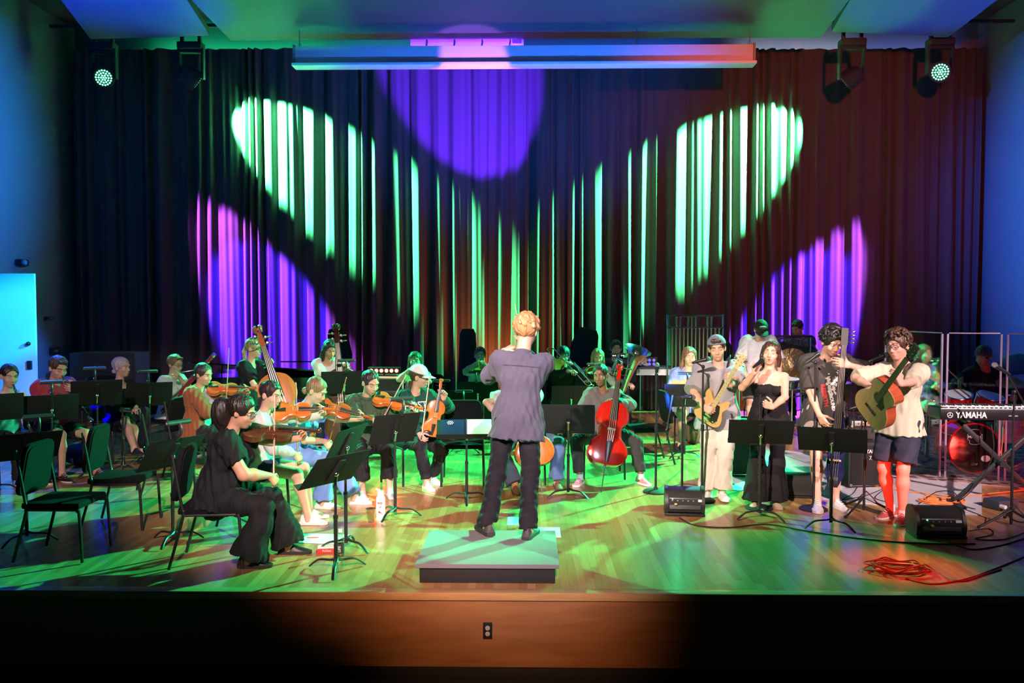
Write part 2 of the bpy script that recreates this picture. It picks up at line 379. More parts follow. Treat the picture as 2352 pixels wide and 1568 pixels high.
# curtain: two drapes of deep folds that overlap a little left of the middle
def curtain_mat():
    m, nt, b = _nt('curtain_velour'); b.inputs['Base Color'].default_value = (.058, .046, .045, 1); b.inputs['Roughness'].default_value = .85
    b.inputs['Sheen Weight'].default_value = .08; b.inputs['Sheen Roughness'].default_value = .5; b.inputs['Specular IOR Level'].default_value = .2
    return m
CURM = curtain_mat()
def curtain(x0, x1, y, name, label, seed, drift):
    rnd = random.Random(seed); z1 = 6.92
    # fold centres with irregular pitch
    xs = [x0]; 
    while xs[-1] < x1: xs.append(xs[-1] + rnd.choice((.14, .2, .3, .42)) * rnd.uniform(.8, 1.2))
    amp = [rnd.uniform(.07, .17) for _ in xs]; sk = [rnd.uniform(-.03, .03) for _ in xs]; sh = [rnd.uniform(.7, 2.2) for _ in xs]
    nx = int((x1 - x0) / .0125); nz = 22
    vs = []; fs = []
    import bisect
    for k in range(nz + 1):
        t = k / nz; z = .02 + (z1 - .02) * t
        for i in range(nx + 1):
            x = x0 + (x1 - x0) * i / nx
            xx = x + .03 * math.sin(x * 2.1 + seed) * (1 - t) + .012 * math.sin(9 * x + 3 * t)
            j = max(0, min(len(xs) - 2, bisect.bisect_right(xs, xx) - 1)); u = (xx - xs[j]) / (xs[j + 1] - xs[j]); u = min(max(u, 0), 1)
            prof = math.sin(PI * u) ** sh[j]
            d = -amp[j] * prof * (.75 + .35 * (1 - t)) + .012 * math.sin(xx * 47 + 2 * t) * (1 - t * .5) + .016 * math.sin(xx * 21 + seed - t)
            vs.append((x + drift * (1 - t) * 0, y + d, z))
    for k in range(nz):
        for i in range(nx):
            a = k * (nx + 1) + i; fs.append((a, a + 1, a + nx + 2, a + nx + 1))
    b = MB(); b.add(vs, fs); o = b.build(name, CURM, ang=180)
    return tag(o, label, 'curtain', 'drapes across the back of the stage')
curtain(-8.72, .02, CURY, 'stage_curtain', 'dark pleated drape covering the left half of the back wall', 3, 0)
curtain(-.12, 8.62, CURY + .2, 'stage_curtain', 'dark pleated drape covering the right half of the back wall', 8, 0)

# white projection screen case hung in front of the curtain
t = thing('projection_screen', 'long white rolled up projection screen case hanging over the stage', 'screen', (0, 0, 0))
a = D(680, 112, 15.3); b_ = D(1728, 104, 15.3); zt = (a.z + b_.z) / 2; zb = zt - .30
b = MB(); b.box(((a.x + b_.x) / 2, 15.3, (zt + zb) / 2), (b_.x - a.x, .22, zt - zb), bev=.012); b.build('case', mat('screen_case', (.62, .62, .66), .45), t)
b = MB(); b.box(((a.x + b_.x) / 2, 15.24, zb - .028), (b_.x - a.x + .06, .30, .05), bev=.01); b.build('bottom_rail', mat('screen_rail', (.78, .78, .8), .35), t)
b = MB(); b.box((a.x - .01, 15.3, (zt + zb) / 2), (.04, .26, zt - zb + .05), bev=.006); b.build('end_cap', GREY, t)
b = MB(); b.box((b_.x + .01, 15.3, (zt + zb) / 2), (.04, .26, zt - zb + .05), bev=.006); b.build('end_cap', GREY, t)
for px in (688, 1463, 1722):
    q = D(px, 106, 15.3); b = MB(); b.cyl((q.x, 15.3, zt - .02), (q.x, 15.3, 7.5), .008, n=6); b.tube([(q.x + .03 * math.cos(i), 15.3, zt + .05 + .03 * math.sin(i)) for i in [k * .63 for k in range(10)]], .006, 5, True); b.build('hanger', STEEL, t)
# white equipment box above the case, lit violet
q0 = D(942, 85, 15.9); q1 = D(1203, 117, 15.9)
t = thing('ceiling_hatch', 'white framed hatch box above the screen case, lit violet', 'hatch')
b = MB(); b.box(((q0.x + q1.x) / 2, 15.98, (q0.z + q1.z) / 2), (q1.x - q0.x, .1, q0.z - q1.z), bev=.01); b.build('housing', WHITE, t)
for k in range(4):
    b = MB(); b.tube(bez([(q0.x + .3 + k * .5, 15.92, q0.z - .03), (q0.x + .31 + k * .5, 15.91, q0.z - .1), (q0.x + .29 + k * .5, 15.92, q0.z - .18)], 4), .008, 5); b.build('wiring', RUB, t)
b = MB(); b.box((q1.x - .12, 15.92, q0.z - .07), (.16, .03, .1)); b.build('socket', GREY, t)
# recessed downlights and domes on the ceiling panels
def downlight(px, py, label):
    q = D(px, py, 14.6); q = P(px, py, 7.05)
    t = thing('ceiling_downlight', label, 'ceiling light', q, 0, 'round downlights in the ceiling')
    b = MB(); b.tube([(.085 * math.cos(k * PI / 12), .085 * math.sin(k * PI / 12), 0) for k in range(24)], .022, 8, True); b.build('trim_ring', mat('ring', (.7, .75, .8), .4), t)
    b = MB(); b.lathe([(0.001, .05), (.05, .045), (.072, .0), (.072, -.01)], n=20); b.build('lens', GREY, t)
downlight(670, 35, 'round recessed downlight left of the middle, above green beam'); downlight(1188, 12, 'round recessed downlight nearest the middle at the top'); downlight(1708, 25, 'round recessed downlight on the right half of the ceiling')
for px, lab, c in ((243, 'small dark dome detector on the left ceiling panel', (.05, .05, .08)), (2148, 'small dark dome detector on the right ceiling panel', (.12, .03, .04))):
    q = P(px, 34 if px < 999 else 16, 7.0); t = thing('dome_detector', lab, 'detector', q + V((0, 0, -.02)))
    m_ = mat('dome', c, .3); b = MB(); b.lathe([(.001, -.1), (.05, -.085), (.08, -.04), (.088, 0), (.088, .12), (.001, .12)], n=20); b.build('housing', m_, t)
    b = MB(); b.ell((0, 0, -.11), (.035, .035, .03)); b.build('lens', BLK, t)
# ---- left wall: open door, exit light, boxes
dl = thing('door_1', 'open white stage door at the left edge', 'door'); dl['kind'] = 'structure'
q = D(80, 628, 14.0); DH = q.z
b = MB(); b.box((q.x - .5, 14.0, DH / 2 + .005), (1.0, .05, DH - .01), bev=.004); b.build('door_leaf', mat('door_paint', (.8, .82, .84), .35), dl)
k = D(66, 789, 13.95); b = MB(); b.ell((k.x, 13.94, k.z), (.035, .04, .035)); b.build('lock_cylinder', BLK, dl)
k = D(68, 838, 13.95); b = MB(); b.box((k.x, 13.95, k.z), (.07, .05, .14), bev=.01); b.build('door_handle', BLK, dl)
def wallbox(px, py, Y, sx, sz, nm, lab, cat, m_=None):
    q = D(px, py, Y); t = thing(nm, lab, cat, (XL + .005, Y, q.z)); b = MB(); b.box((.035, 0, 0), (.07, sx, sz), bev=.012); b.build('housing', m_ or MATTE, t)
    b = MB(); b.box((.075, 0, 0), (.015, sx * .5, sz * .3), bev=.004); b.build('button', GREY, t)
yy = FP * -XL
def wy(px): return FP * (-XL) / (1211 - px)          # distance at which the left wall shows at this column
wallbox(97, 731, wy(97), .22, .07, 'door_closer_plate', 'small dark plate on the left wall beside the open door', 'wall plate')
wallbox(109, 806, wy(109), .26, .13, 'wall_box', 'dark box on the left wall above the man in red', 'wall box')
q = D(35, 603, wy(35)); t = thing('emergency_light', 'small black emergency lamp on the left wall above the door', 'emergency light', (XL, wy(35), q.z))
b = MB(); b.box((.06, 0, 0), (.12, .26, .12), bev=.03); b.build('housing', MATTE, t); b = MB(); b.lathe([(.001, 0), (.05, .0), (.05, .04), (.035, .06)], frame((.12, -.06, 0), (0, 1, 0), (0, 0, 1), (1, -.3, 0)), 16); b.build('lamp', mat('lamp_lens', (.2, .4, .45), .2), t)
# ---- socket in the apron
q = D(1120, 1448, FRONT); t = thing('power_outlet', 'black double power outlet in the wooden stage front', 'outlet', (q.x, FRONT + .01, q.z))
b = MB(); b.box((0, -.006, 0), (.066, .012, .118), bev=.003); b.build('cover_plate', mat('plate', (.04, .035, .03), .4, .5), t)
for z in (.021, -.021):
    b = MB(); b.lathe([(.001, 0), (.0165, 0), (.0165, .006), (.001, .006)], frame((0, -.012, z), (1, 0, 0), (0, 0, 1), (0, -1, 0)), 16); s_ = b.build('socket', mat('ivory', (.55, .5, .4), .5), t)
    b = MB(); b.box((-.006, -.019, z + .003), (.0025, .002, .008)); b.box((.006, -.019, z + .003), (.0025, .002, .007)); b.cyl((0, -.0185, z - .008), (0, -.02, z - .008), .003, n=8); b.build('slot', BLK, s_)

# ---------------------------------------------------------------- moving heads
def moving_head(px, py, label, aim, group):
    """hangs under the ceiling edge; py is the head centre"""
    q = D(px, py, MHY); top = 6.99
    t = thing('moving_head_light', label, 'stage light', (q.x, MHY, q.z), 0, group)
    H = top - q.z
    b = MB(); b.box((0, 0, H - .02), (.56, .06, .06)); b.cyl((-.2, 0, H - .05), (-.2, 0, H + .2), .02); b.cyl((.2, 0, H - .05), (.2, 0, H + .2), .02); b.build('hanging_bar', BLK, t)
    for s in (-1, 1):
        b = MB(); b.box((s * .16, 0, H - .12), (.05, .09, .17), bev=.008); b.ell((s * .16, 0, H - .03), (.05, .05, .05)); b.build('clamp', BLK, t)
    b = MB(); b.box((0, 0, H - .26), (.44, .26, .13), bev=.03); b.build('base', MATTE, t)
    b = MB()
    b.box((0, 0, H - .35), (.46, .12, .06), bev=.02)
    for s in (-1, 1): b.box((s * .215, 0, (H - .33) / 2), (.05, .12, H - .26), bev=.02)
    b.build('yoke', MATTE, t)
    d = (V(aim) - q).normalized(); mx = rotm(d)
    b = MB(); b.lathe([(.001, -.20), (.10, -.19), (.15, -.14), (.175, -.02), (.185, .10), (.18, .13), (.165, .13), (.165, .115), (.001, .112)], mx, 28); b.build('head', MATTE, t)
    b = MB()
    for rr, n in ((0, 1), (.042, 6), (.084, 12), (.128, 18)):
        for k in range(n): b.lathe([(.001, .136), (.011, .134), (.0165, .125), (.0165, .112)], mx @ M.Translation((rr * math.cos(2 * PI * k / n), rr * math.sin(2 * PI * k / n), 0)), 8)
    b.build('led_array', GREENLED, t)
G_ = 'moving lights hanging under the ceiling edge'
moving_head(240, 178, 'outer left moving light, its round green led face towards the hall', (-2.5, 0, 1.5), G_)
moving_head(2158, 165, 'outer right moving light, its round green led face towards the hall', (2.0, 0, 1.5), G_)
moving_head(440, 178, 'inner left moving light, head turned to the curtain', HL + DL * 5, G_)
moving_head(1956, 178, 'inner right moving light, head turned to the curtain', HR + DR * 5, G_)
# ================================================================ soft shapes: distance field > surface nets
class SDF:
    def __init__(s, vox=.008, wr=0.0, wf=22.0, seed=1, wst=(1, 1, .5)):
        s.vox = vox; s.p = []; s.wr = wr; s.wf = wf; s.seed = seed; s.wst = wst
    def cap(s, a, b, ra, rb=None, k=.02, op='u', cut=(), fl=None):
        """round cone; fl = (axis, factor) squeezes it along an axis; cut = [(point, normal)] keeps the side behind each plane"""
        s.p.append(('c', np.array(a, float), np.array(b, float), ra, ra if rb is None else rb, k, op, [(np.array(q, float), np.array(V(n).normalized(), float)) for q, n in cut], (np.array(V(fl[0]).normalized(), float), fl[1]) if fl else None)); return s
    def ell(s, c, r, rot=None, k=.02, op='u', cut=()):
        Rm = np.array(rot.to_3x3() if rot else M.Identity(3), float)
        s.p.append(('e', np.array(c, float), Rm, np.array(r, float), None, k, op, [(np.array(q, float), np.array(V(n).normalized(), float)) for q, n in cut], None)); return s
    def _bb(s, q):
        if q[0] == 'c':
            r = max(q[3], q[4]); return np.minimum(q[1], q[2]) - r, np.maximum(q[1], q[2]) + r
        r = np.abs(q[2]) @ q[3]; return q[1] - r, q[1] + r
    def mesh(s):
        vox = s.vox; bbs = [s._bb(q) for q in s.p if q[6] == 'u']
        lo = np.min([b[0] for b in bbs], 0) - vox * 3 - s.wr; hi = np.max([b[1] for b in bbs], 0) + vox * 3 + s.wr
        n = np.ceil((hi - lo) / vox).astype(int) + 1; BIG = .06
        Fd = np.full(n, BIG, np.float32)
        for q in s.p:
            a, b = s._bb(q); mg = q[5] + .012 + vox + s.wr
            i0 = np.maximum(np.floor((a - mg - lo) / vox).astype(int), 0); i1 = np.minimum(np.ceil((b + mg - lo) / vox).astype(int) + 1, n)
            if (i1 <= i0).any(): continue
            X = lo[0] + vox * np.arange(i0[0], i1[0])[:, None, None]; Y = lo[1] + vox * np.arange(i0[1], i1[1])[None, :, None]; Z = lo[2] + vox * np.arange(i0[2], i1[2])[None, None, :]
            if q[0] == 'c':
                A, B_, ra, rb = q[1], q[2], q[3], q[4]; ab = B_ - A
                px, py, pz = X - A[0], Y - A[1], Z - A[2]; sc_ = 1.0
                if q[8]:
                    ax, f = q[8]; dt = (px * ax[0] + py * ax[1] + pz * ax[2]) * (1 / f - 1)
                    px, py, pz = px + ax[0] * dt, py + ax[1] * dt, pz + ax[2] * dt; ab = ab + ax * (ab @ ax) * (1 / f - 1); sc_ = .5 + .5 * f
                L2 = max(ab @ ab, 1e-12); h = np.clip((px * ab[0] + py * ab[1] + pz * ab[2]) / L2, 0, 1)
                d = (np.sqrt((px - ab[0] * h) ** 2 + (py - ab[1] * h) ** 2 + (pz - ab[2] * h) ** 2) - (ra + (rb - ra) * h)) * sc_
            else:
                px, py, pz = X - q[1][0], Y - q[1][1], Z - q[1][2]; Rm = q[2]; r = q[3]
                u = [(px * Rm[0, i] + py * Rm[1, i] + pz * Rm[2, i]) for i in range(3)]
                k0 = np.sqrt(sum((u[i] / r[i]) ** 2 for i in range(3))); k1 = np.sqrt(sum((u[i] / r[i] ** 2) ** 2 for i in range(3))) + 1e-9
                d = k0 * (k0 - 1) / k1
            for c, nn in q[7]: d = np.maximum(d, (X - c[0]) * nn[0] + (Y - c[1]) * nn[1] + (Z - c[2]) * nn[2])
            sl = (slice(i0[0], i1[0]), slice(i0[1], i1[1]), slice(i0[2], i1[2])); Q = Fd[sl]; k = max(q[5], 1e-4)
            if q[6] == 'u': h = np.maximum(k - np.abs(Q - d), 0) / k; Fd[sl] = np.minimum(Q, d) - h * h * k / 4
            else: d = -d; h = np.maximum(k - np.abs(Q - d), 0) / k; Fd[sl] = np.maximum(Q, d) + h * h * k / 4
        if s.wr:
            rn = np.random.RandomState(s.seed); w_ = np.zeros_like(Fd)
            X = (lo[0] + vox * np.arange(n[0]))[:, None, None].astype(np.float32); Y = (lo[1] + vox * np.arange(n[1]))[None, :, None].astype(np.float32); Z = (lo[2] + vox * np.arange(n[2]))[None, None, :].astype(np.float32)
            for i in range(5):
                v = rn.normal(size=3) * s.wf * (.6 + .45 * i) * np.array(s.wst); ph = rn.uniform(0, 6.28)
                w2 = rn.normal(size=3) * 9
                w_ += np.sin(v[0] * X + v[1] * Y + v[2] * Z + ph + 1.3 * np.sin(w2[0] * X + w2[1] * Y + w2[2] * Z)) / (1 + .5 * i)
            Fd = Fd + w_ * (s.wr / 2.2)
        return surf(Fd, lo, vox)
def surf(Fd, lo, vox):
    Fd[0], Fd[-1] = .05, .05; Fd[:, 0], Fd[:, -1] = .05, .05; Fd[:, :, 0], Fd[:, :, -1] = .05, .05
    S = Fd < 0; nx, ny, nz = Fd.shape
    c = np.zeros((nx - 1, ny - 1, nz - 1), np.uint8)
    for i in (0, 1):
        for j in (0, 1):
            for k in (0, 1): c += S[i:nx - 1 + i, j:ny - 1 + j, k:nz - 1 + k]
    act = (c > 0) & (c < 8); idx = np.full(act.shape, -1, np.int64); I = np.argwhere(act); idx[act] = np.arange(len(I))
    acc = np.zeros((len(I), 3)); cnt = np.zeros(len(I))
    for ax in range(3):
        o1, o2 = [a for a in range(3) if a != ax]
        for u in (0, 1):
            for v in (0, 1):
                off = np.zeros(3, int); off[o1] = u; off[o2] = v; A = I + off; B_ = A.copy(); B_[:, ax] += 1
                fa = Fd[A[:, 0], A[:, 1], A[:, 2]]; fb = Fd[B_[:, 0], B_[:, 1], B_[:, 2]]; m = (fa < 0) != (fb < 0)
                t = np.where(m, fa / np.where(m, fa - fb, 1), 0); pt = A.astype(float); pt[:, ax] += t
                acc[m] += pt[m]; cnt[m] += 1
    vs = lo + (acc / cnt[:, None]) * vox; quads = []
    for ax in range(3):
        o1, o2 = [(1, 2), (2, 0), (0, 1)][ax]
        sl0 = [slice(1, -1)] * 3; sl1 = [slice(1, -1)] * 3; sl0[ax] = slice(0, -1); sl1[ax] = slice(1, None)
        a, b = S[tuple(sl0)], S[tuple(sl1)]
        for flip, m in ((0, a & ~b), (1, ~a & b)):
            E_ = np.argwhere(m)
            if not len(E_): continue
            E_ = E_ + 1; E_[:, ax] -= 1
            def g(u, v):
                q = E_.copy(); q[:, o1] -= u; q[:, o2] -= v; return idx[q[:, 0], q[:, 1], q[:, 2]]
            qd = np.stack([g(0, 0), g(1, 0), g(1, 1), g(0, 1)], 1)
            quads.append(qd[:, ::-1] if flip else qd)
    q = np.concatenate(quads); q = q[(q >= 0).all(1)]
    return vs, q
def soft(sdf, name, mt, parent=None):
    vs, q = sdf.mesh(); me = bpy.data.meshes.new(name)
    me.vertices.add(len(vs)); me.vertices.foreach_set('co', vs.astype(np.float32).ravel())
    me.loops.add(len(q) * 4); me.loops.foreach_set('vertex_index', q.astype(np.int32).ravel())
    me.polygons.add(len(q)); me.polygons.foreach_set('loop_start', np.arange(0, len(q) * 4, 4, dtype=np.int32))
    me.polygons.foreach_set('use_smooth', np.ones(len(q), bool)); me.materials.append(mt); me.update(calc_edges=True); me.validate()
    o = bpy.data.objects.new(name, me); COL.objects.link(o)
    if parent: o.parent = parent
    return o

def ik(a, t, l1, l2, pole):
    a, t = V(a), V(t); d = t - a; L = d.length; mx = (l1 + l2) * .995
    if L > mx: t = a + d.normalized() * mx; d = t - a; L = mx
    x = (l1 * l1 - l2 * l2 + L * L) / (2 * L); h = math.sqrt(max(l1 * l1 - x * x, 0)); u = d.normalized()
    p = V(pole) - u * V(pole).dot(u); p = p.normalized() if p.length > 1e-4 else u.orthogonal().normalized()
    return a + u * x + p * h, t
def hand(s, w_, d, n, side, curl=.4, S=1.0, spread=1.0, thumb=.4):
    """side +1 right, -1 left; d towards the fingers, n out of the palm"""
    d = V(d).normalized(); n = V(n); n = (n - d * n.dot(d)).normalized(); a = d.cross(n) * side; w_ = V(w_)
    cl = curl if isinstance(curl, (list, tuple)) else [curl] * 4
    for i, (u, L, r) in enumerate(((.03, .070, .0088), (.010, .078, .0090), (-.010, .073, .0086), (-.029, .058, .0078))):
        k0 = w_ + d * (.086 - .006 * abs(i - 1)) * S + a * u * S
        s.cap(w_ + a * u * .55 * S + d * .006 * S, k0, .0145 * S, .0125 * S, k=.012)
        q = k0; ang = 0.0; c = cl[i]
        for j, (fr, mx_) in enumerate(((.46, 75), (.30, 95), (.24, 60))):
            ang += R(mx_) * c; dd = (d * math.cos(ang) + n * math.sin(ang) + a * (u * 3.0 * spread * (1 - c))).normalized()
            e = q + dd * L * fr * S; s.cap(q, e, r * S * (1 - .08 * j), r * S * (.94 - .1 * j), k=.004); q = e
    b = w_ + a * .022 * S + d * .018 * S; dd = (a * .85 + d * .65 + n * .25).normalized(); e = b + dd * .046 * S
    s.cap(w_ + d * .012 * S, e, .015 * S, .0115 * S, k=.012)
    dd = (a * (.55 - .7 * thumb) + d * .9 + n * (.2 + .9 * thumb)).normalized(); e2 = e + dd * .034 * S; s.cap(e, e2, .0105 * S, .0095 * S, k=.005)
    dd = (dd + n * thumb * .4 - a * thumb * .3).normalized(); s.cap(e2, e2 + dd * .026 * S, .0095 * S, .008 * S, k=.005)

EYEW = mat('eye_white', (.75, .72, .7), .25); EYED = mat('eye_iris', (.06, .035, .02), .2)
LENS = thin_glass('spectacle_lens', (.95, .97, 1), .04)
SHOEW = mat('white_shoe', (.78, .78, .78), .55); SOLEW = mat('white_sole', (.82, .8, .76), .6)
def shoe(par, ank, yaw, S, upper, sole, kind='sneaker', lace=None, base=.0):
    """ank: ankle point, yaw: toe direction turn from +Y (to the right positive), length about 27 cm"""
    pitch = 0; mx = M.Translation((ank[0], ank[1], ank[2] - .085 * S)) @ M.Rotation(-yaw, 4, 'Z')
    prof = [(-.075, .028, .0, .055), (-.062, .034, .0, .088), (-.03, .036, .0, .104), (.01, .036, .0, .100), (.05, .038, .0, .078), (.09, .043, .0, .058), (.13, .045, .0, .046), (.165, .038, .0, .036), (.185, .022, .004, .026)]
    b = MB(); rs = []
    for y, hw, z0, z1 in prof:
        rs.append([(hw * math.cos(t) * (1 - .25 * max(0, math.sin(t))) * S, y * S, (.014 + (z1 - .014) * max(0, math.sin(t)) ** .8 if math.sin(t) > 0 else .014) * S) for t in [2 * PI * i / 16 for i in range(16)]])
    b.rings(rs, mx=mx)
    o = b.build(kind, upper, par, ang=60)
    out = [(-.03, -.078), (-.038, -.05), (-.037, 0), (-.044, .08), (-.047, .13), (-.038, .17), (-.015, .192), (.015, .192), (.038, .17), (.047, .13), (.044, .08), (.037, 0), (.038, -.05), (.03, -.078), (0, -.086)]
    b = MB(); b.prism([(x * S, y * S) for x, y in out], .001, .024 * S, mx); b.build('sole', sole, o)
    if lace:
        b = MB()
        for i in range(4):
            y = (.035 + .022 * i) * S; z = (.094 - .011 * i) * S; b.tube([mx @ V((-.024 * S, y, z - .012)), mx @ V((0, y + .01, z)), mx @ V((.024 * S, y, z - .012))], .0032, 5)
        b.build('laces', lace, o)
    return o

def person(label, loc, face, H=1.70, B=1.0, sex='f', sit=True, hz=None, lean=4, roll=0, twist=0, head=(0, 0, 0), L=None, Rr=None, Ld=None, Rd=None, Ln=None, Rn=None, cL=.5, cR=.5,
           pL=(-.6, -.5, -.7), pR=(.6, -.5, -.7), fL=None, fR=None, tL=0, tR=0, kneeL=(-.15, 1, .3), kneeR=(.15, 1, .3), sk=(.62, .36, .26), hair='short', hc=(.03, .018, .012), vox=.0085,
           top=None, bot=None, feet=None, eyes='open', glasses=False, mouth='shut', extra=None, cup=None, wr=.013, brow=True, detail=True, fh=1.0, gz=0.0):
    """everything in person space: X right, Y forward, Z up, origin on the floor below the hips"""
    S = H / 1.72; hz = hz if hz is not None else (.53 if sit else .90 * S)
    hip = V((0, 0, hz + gz)); vs_ = vox
    up = V((math.sin(R(roll)), math.sin(R(lean)), math.cos(R(lean)))).normalized()
    rt = V((math.cos(R(twist)), -math.sin(R(twist)), 0)); rt = (rt - up * rt.dot(up)).normalized(); fw = up.cross(rt)
    def T(x, y, z): return hip + (rt * x + fw * y + up * z) * S
    hy, hp, hr = [R(a) for a in head]
    nb = T(0, -.005, .53)
    HM = M.Identity(4)
    for i, c in enumerate((rt, fw, up)): HM[0][i], HM[1][i], HM[2][i] = c
    # straighten the head by half of the lean
    HM = M.Rotation(R(lean) * .5, 4, rt) @ HM @ M.Rotation(-hy, 4, 'Z') @ M.Rotation(-hp, 4, 'X') @ M.Rotation(hr, 4, 'Y')
    hc_ = nb + (HM.to_3x3() @ V((0, .025, .175 * fh))) * S
    HM = M.Translation(hc_) @ HM.to_3x3().to_4x4(); hS = S * 1.07
    def Hh(x, y, z): return HM @ (V((x, y, z)) * hS)
    b3 = HM.to_3x3()
    shw = (.160 if sex == 'f' else .178) + .03 * (B - 1); SL, SR = T(-shw, 0, .462), T(shw, 0, .462)
    if L is None: L = V((-.14, .30, hz + .09)) if sit else V((-.24, .05, hz - .12))
    if Rr is None: Rr = V((.14, .30, hz + .09)) if sit else V((.24, .05, hz - .12))
    ua, fa = .29 * S, .255 * S
    EL, WL = ik(SL, L, ua, fa, pL); ER, WR = ik(SR, Rr, ua, fa, pR)
    if fL is None: fL = V((-.12, .44, .085)) if sit else V((-.12, .02, .085 + gz))
    if fR is None: fR = V((.12, .44, .085)) if sit else V((.12, .02, .085 + gz))
    hl, hr2 = hip + V((-.088, .0, 0)) * S, hip + V((.088, .0, 0)) * S
    KL, AL = ik(hl, fL, .42 * S, .41 * S, kneeL); KR, AR = ik(hr2, fR, .42 * S, .41 * S, kneeR)
    # ---- body
    s = SDF(vox)
    tb = B * S
    def torso(q, e=0.0, k=.05, cut=(), lo=0.0):
        fl = (fw, .74)
        q.cap(T(-.055, 0, .0), T(.055, 0, .0), .108 * tb + e, k=k, cut=cut, fl=(fw, .9))
        q.cap(T(0, .0, .06), T(0, .0, .24), (.135 if sex == 'f' else .138) * tb + e, (.118 if sex == 'f' else .135) * tb + e, k=k, cut=cut, fl=fl)
        q.cap(T(-.05, -.005, .36), T(.05, -.005, .36), (.112 if sex == 'f' else .122) * tb + e, k=k, cut=cut, fl=(fw, .84))
        q.cap(T(-shw + .04, -.012, .462), T(shw - .04, -.012, .462), .048 * S + e, k=k, cut=cut)
        q.cap(T(0, -.02, .44), T(0, -.02, .50), .085 * S + e * .6, .06 * S + e * .3, k=k, cut=cut, fl=(fw, .7))
        if sex == 'f':
            for sx in (-1, 1): q.ell(T(sx * .072, .085 * B, .335), (.062 * tb + e * .5, .048 * tb + e, .06 * tb + e * .5), HM, k=.04, cut=cut)
        if B > 1.15: q.ell(T(0, .09, .12), (.16 * S + e, .12 * S + e, .15 * S + e), HM, k=.06, cut=cut)
    torso(s, -.010 if top and top.get('sleeve', 1) else 0.0)
    cov = bool(top and top.get('sleeve', 1)); lk = .88 if bot and bot.get('end', 1.96) > 1.5 else 1.0
    s.cap(nb - up * .04, Hh(0, -.015, -.07), .054 * S * (1 if sex == 'f' else 1.12), .05 * S * (1 if sex == 'f' else 1.12), k=.025)
    for a, e, w_ in ((SL, EL, WL), (SR, ER, WR)):
        s.cap(a, e, (.038 if cov else .047) * S * B, .037 * S * B, k=.03); s.cap(e, e + (w_ - e) * .35, .037 * S * B, .038 * S * B, k=.015); s.cap(e + (w_ - e) * .35, w_, .038 * S * B, .026 * S, k=.015)
    leg = s if bot and bot.get('bare', True) else None
    if leg:
        for h_, k_, a_ in ((hl, KL, AL), (hr2, KR, AR)):
            s.cap(h_, k_, .080 * S * B * lk, .053 * S * lk, k=.03); c_ = k_ + (a_ - k_) * .32; s.cap(k_, c_, .050 * S * lk, .053 * S * lk, k=.03); s.cap(c_, a_, .053 * S, .033 * S, k=.04); s.cap(a_, a_ - V((0, 0, .04)), .036 * S, .04 * S, k=.02)
    # head
    s.ell(Hh(0, -.012, .032), (.076 * hS, .096 * hS, .088 * hS), HM, k=.02)
    s.ell(Hh(0, .022, -.035), (.060 * hS * (1 + .25 * (B - 1)), .072 * hS, .072 * hS), HM, k=.03)
    s.ell(Hh(0, .058, -.088), (.026 * hS, .024 * hS, .02 * hS), HM, k=.025)
    for sx in (-1, 1):
        s.ell(Hh(sx * .034, .098, .008), (.017 * hS, .016 * hS, .0125 * hS), HM, k=.012, op='s')
        s.ell(Hh(sx * .042, .062, -.026), (.02 * hS, .018 * hS, .018 * hS), HM, k=.02)
        s.ell(Hh(sx * .078, -.008, -.004), (.010 * hS, .021 * hS, .032 * hS), HM @ M.Rotation(R(18 * sx), 4, 'Z'), k=.008)
        s.cap(Hh(sx * .018, .088, .032), Hh(sx * .05, .070, .032), .008 * hS, .007 * hS, k=.012)
        s.ell(Hh(sx * .0125, .098, -.032), (.008 * hS, .009 * hS, .007 * hS), HM, k=.006)
    s.cap(Hh(0, .082, .018), Hh(0, .104, -.025), .0075 * hS, .0115 * hS, k=.010)
    s.ell(Hh(0, .082, -.060), (.025 * hS, .014 * hS, .014 * hS), HM, k=.012)
    if mouth == 'open': s.ell(Hh(0, .098, -.064), (.015 * hS, .014 * hS, .010 * hS), HM, k=.004, op='s')
    hand(s, WL, Ld if Ld is not None else (WL - EL), Ln if Ln is not None else V((.3, 0, -1)), -1, cL, S * (1 if sex == 'f' else 1.08))
    hand(s, WR, Rd if Rd is not None else (WR - ER), Rn if Rn is not None else V((-.3, 0, -1)), 1, cR, S * (1 if sex == 'f' else 1.08))
    SKM = skin(sk)
    o = soft(s, 'person', SKM); tag(o, label, 'person')
    # ---- face details
    if detail:
        for sx in (-1, 1):
            if eyes == 'open':
                b = MB(); b.ell((sx * .033 * hS, .071 * hS, .009 * hS), .0128 * hS, HM, 12, 10); b.m = 1
                b.ell((sx * .033 * hS, (.0785) * hS, .008 * hS), (.0062 * hS, .0062 * hS, .0062 * hS), HM, 10, 8); b.build('eye', [EYEW, EYED], o)
            b = MB(); b.tube([Hh(sx * x, y, z) for x, y, z in ((.020, .085, .010 if eyes == 'open' else .004), (.033, .087, .0185 if eyes == 'open' else .000), (.047, .078, .012 if eyes == 'open' else .006))], .0018 * hS, 5); b.build('eyelashes', EYED, o)
            if brow:
                b = MB(); b.tube(bez([Hh(sx * .014, .0965, .0315), Hh(sx * .034, .0905, .040), Hh(sx * .054, .0745, .034)], 4), .0036 * hS, 6, flat=.7); b.build('eyebrow', hairm(tuple(c * .8 for c in hc)), o)
        b = MB()
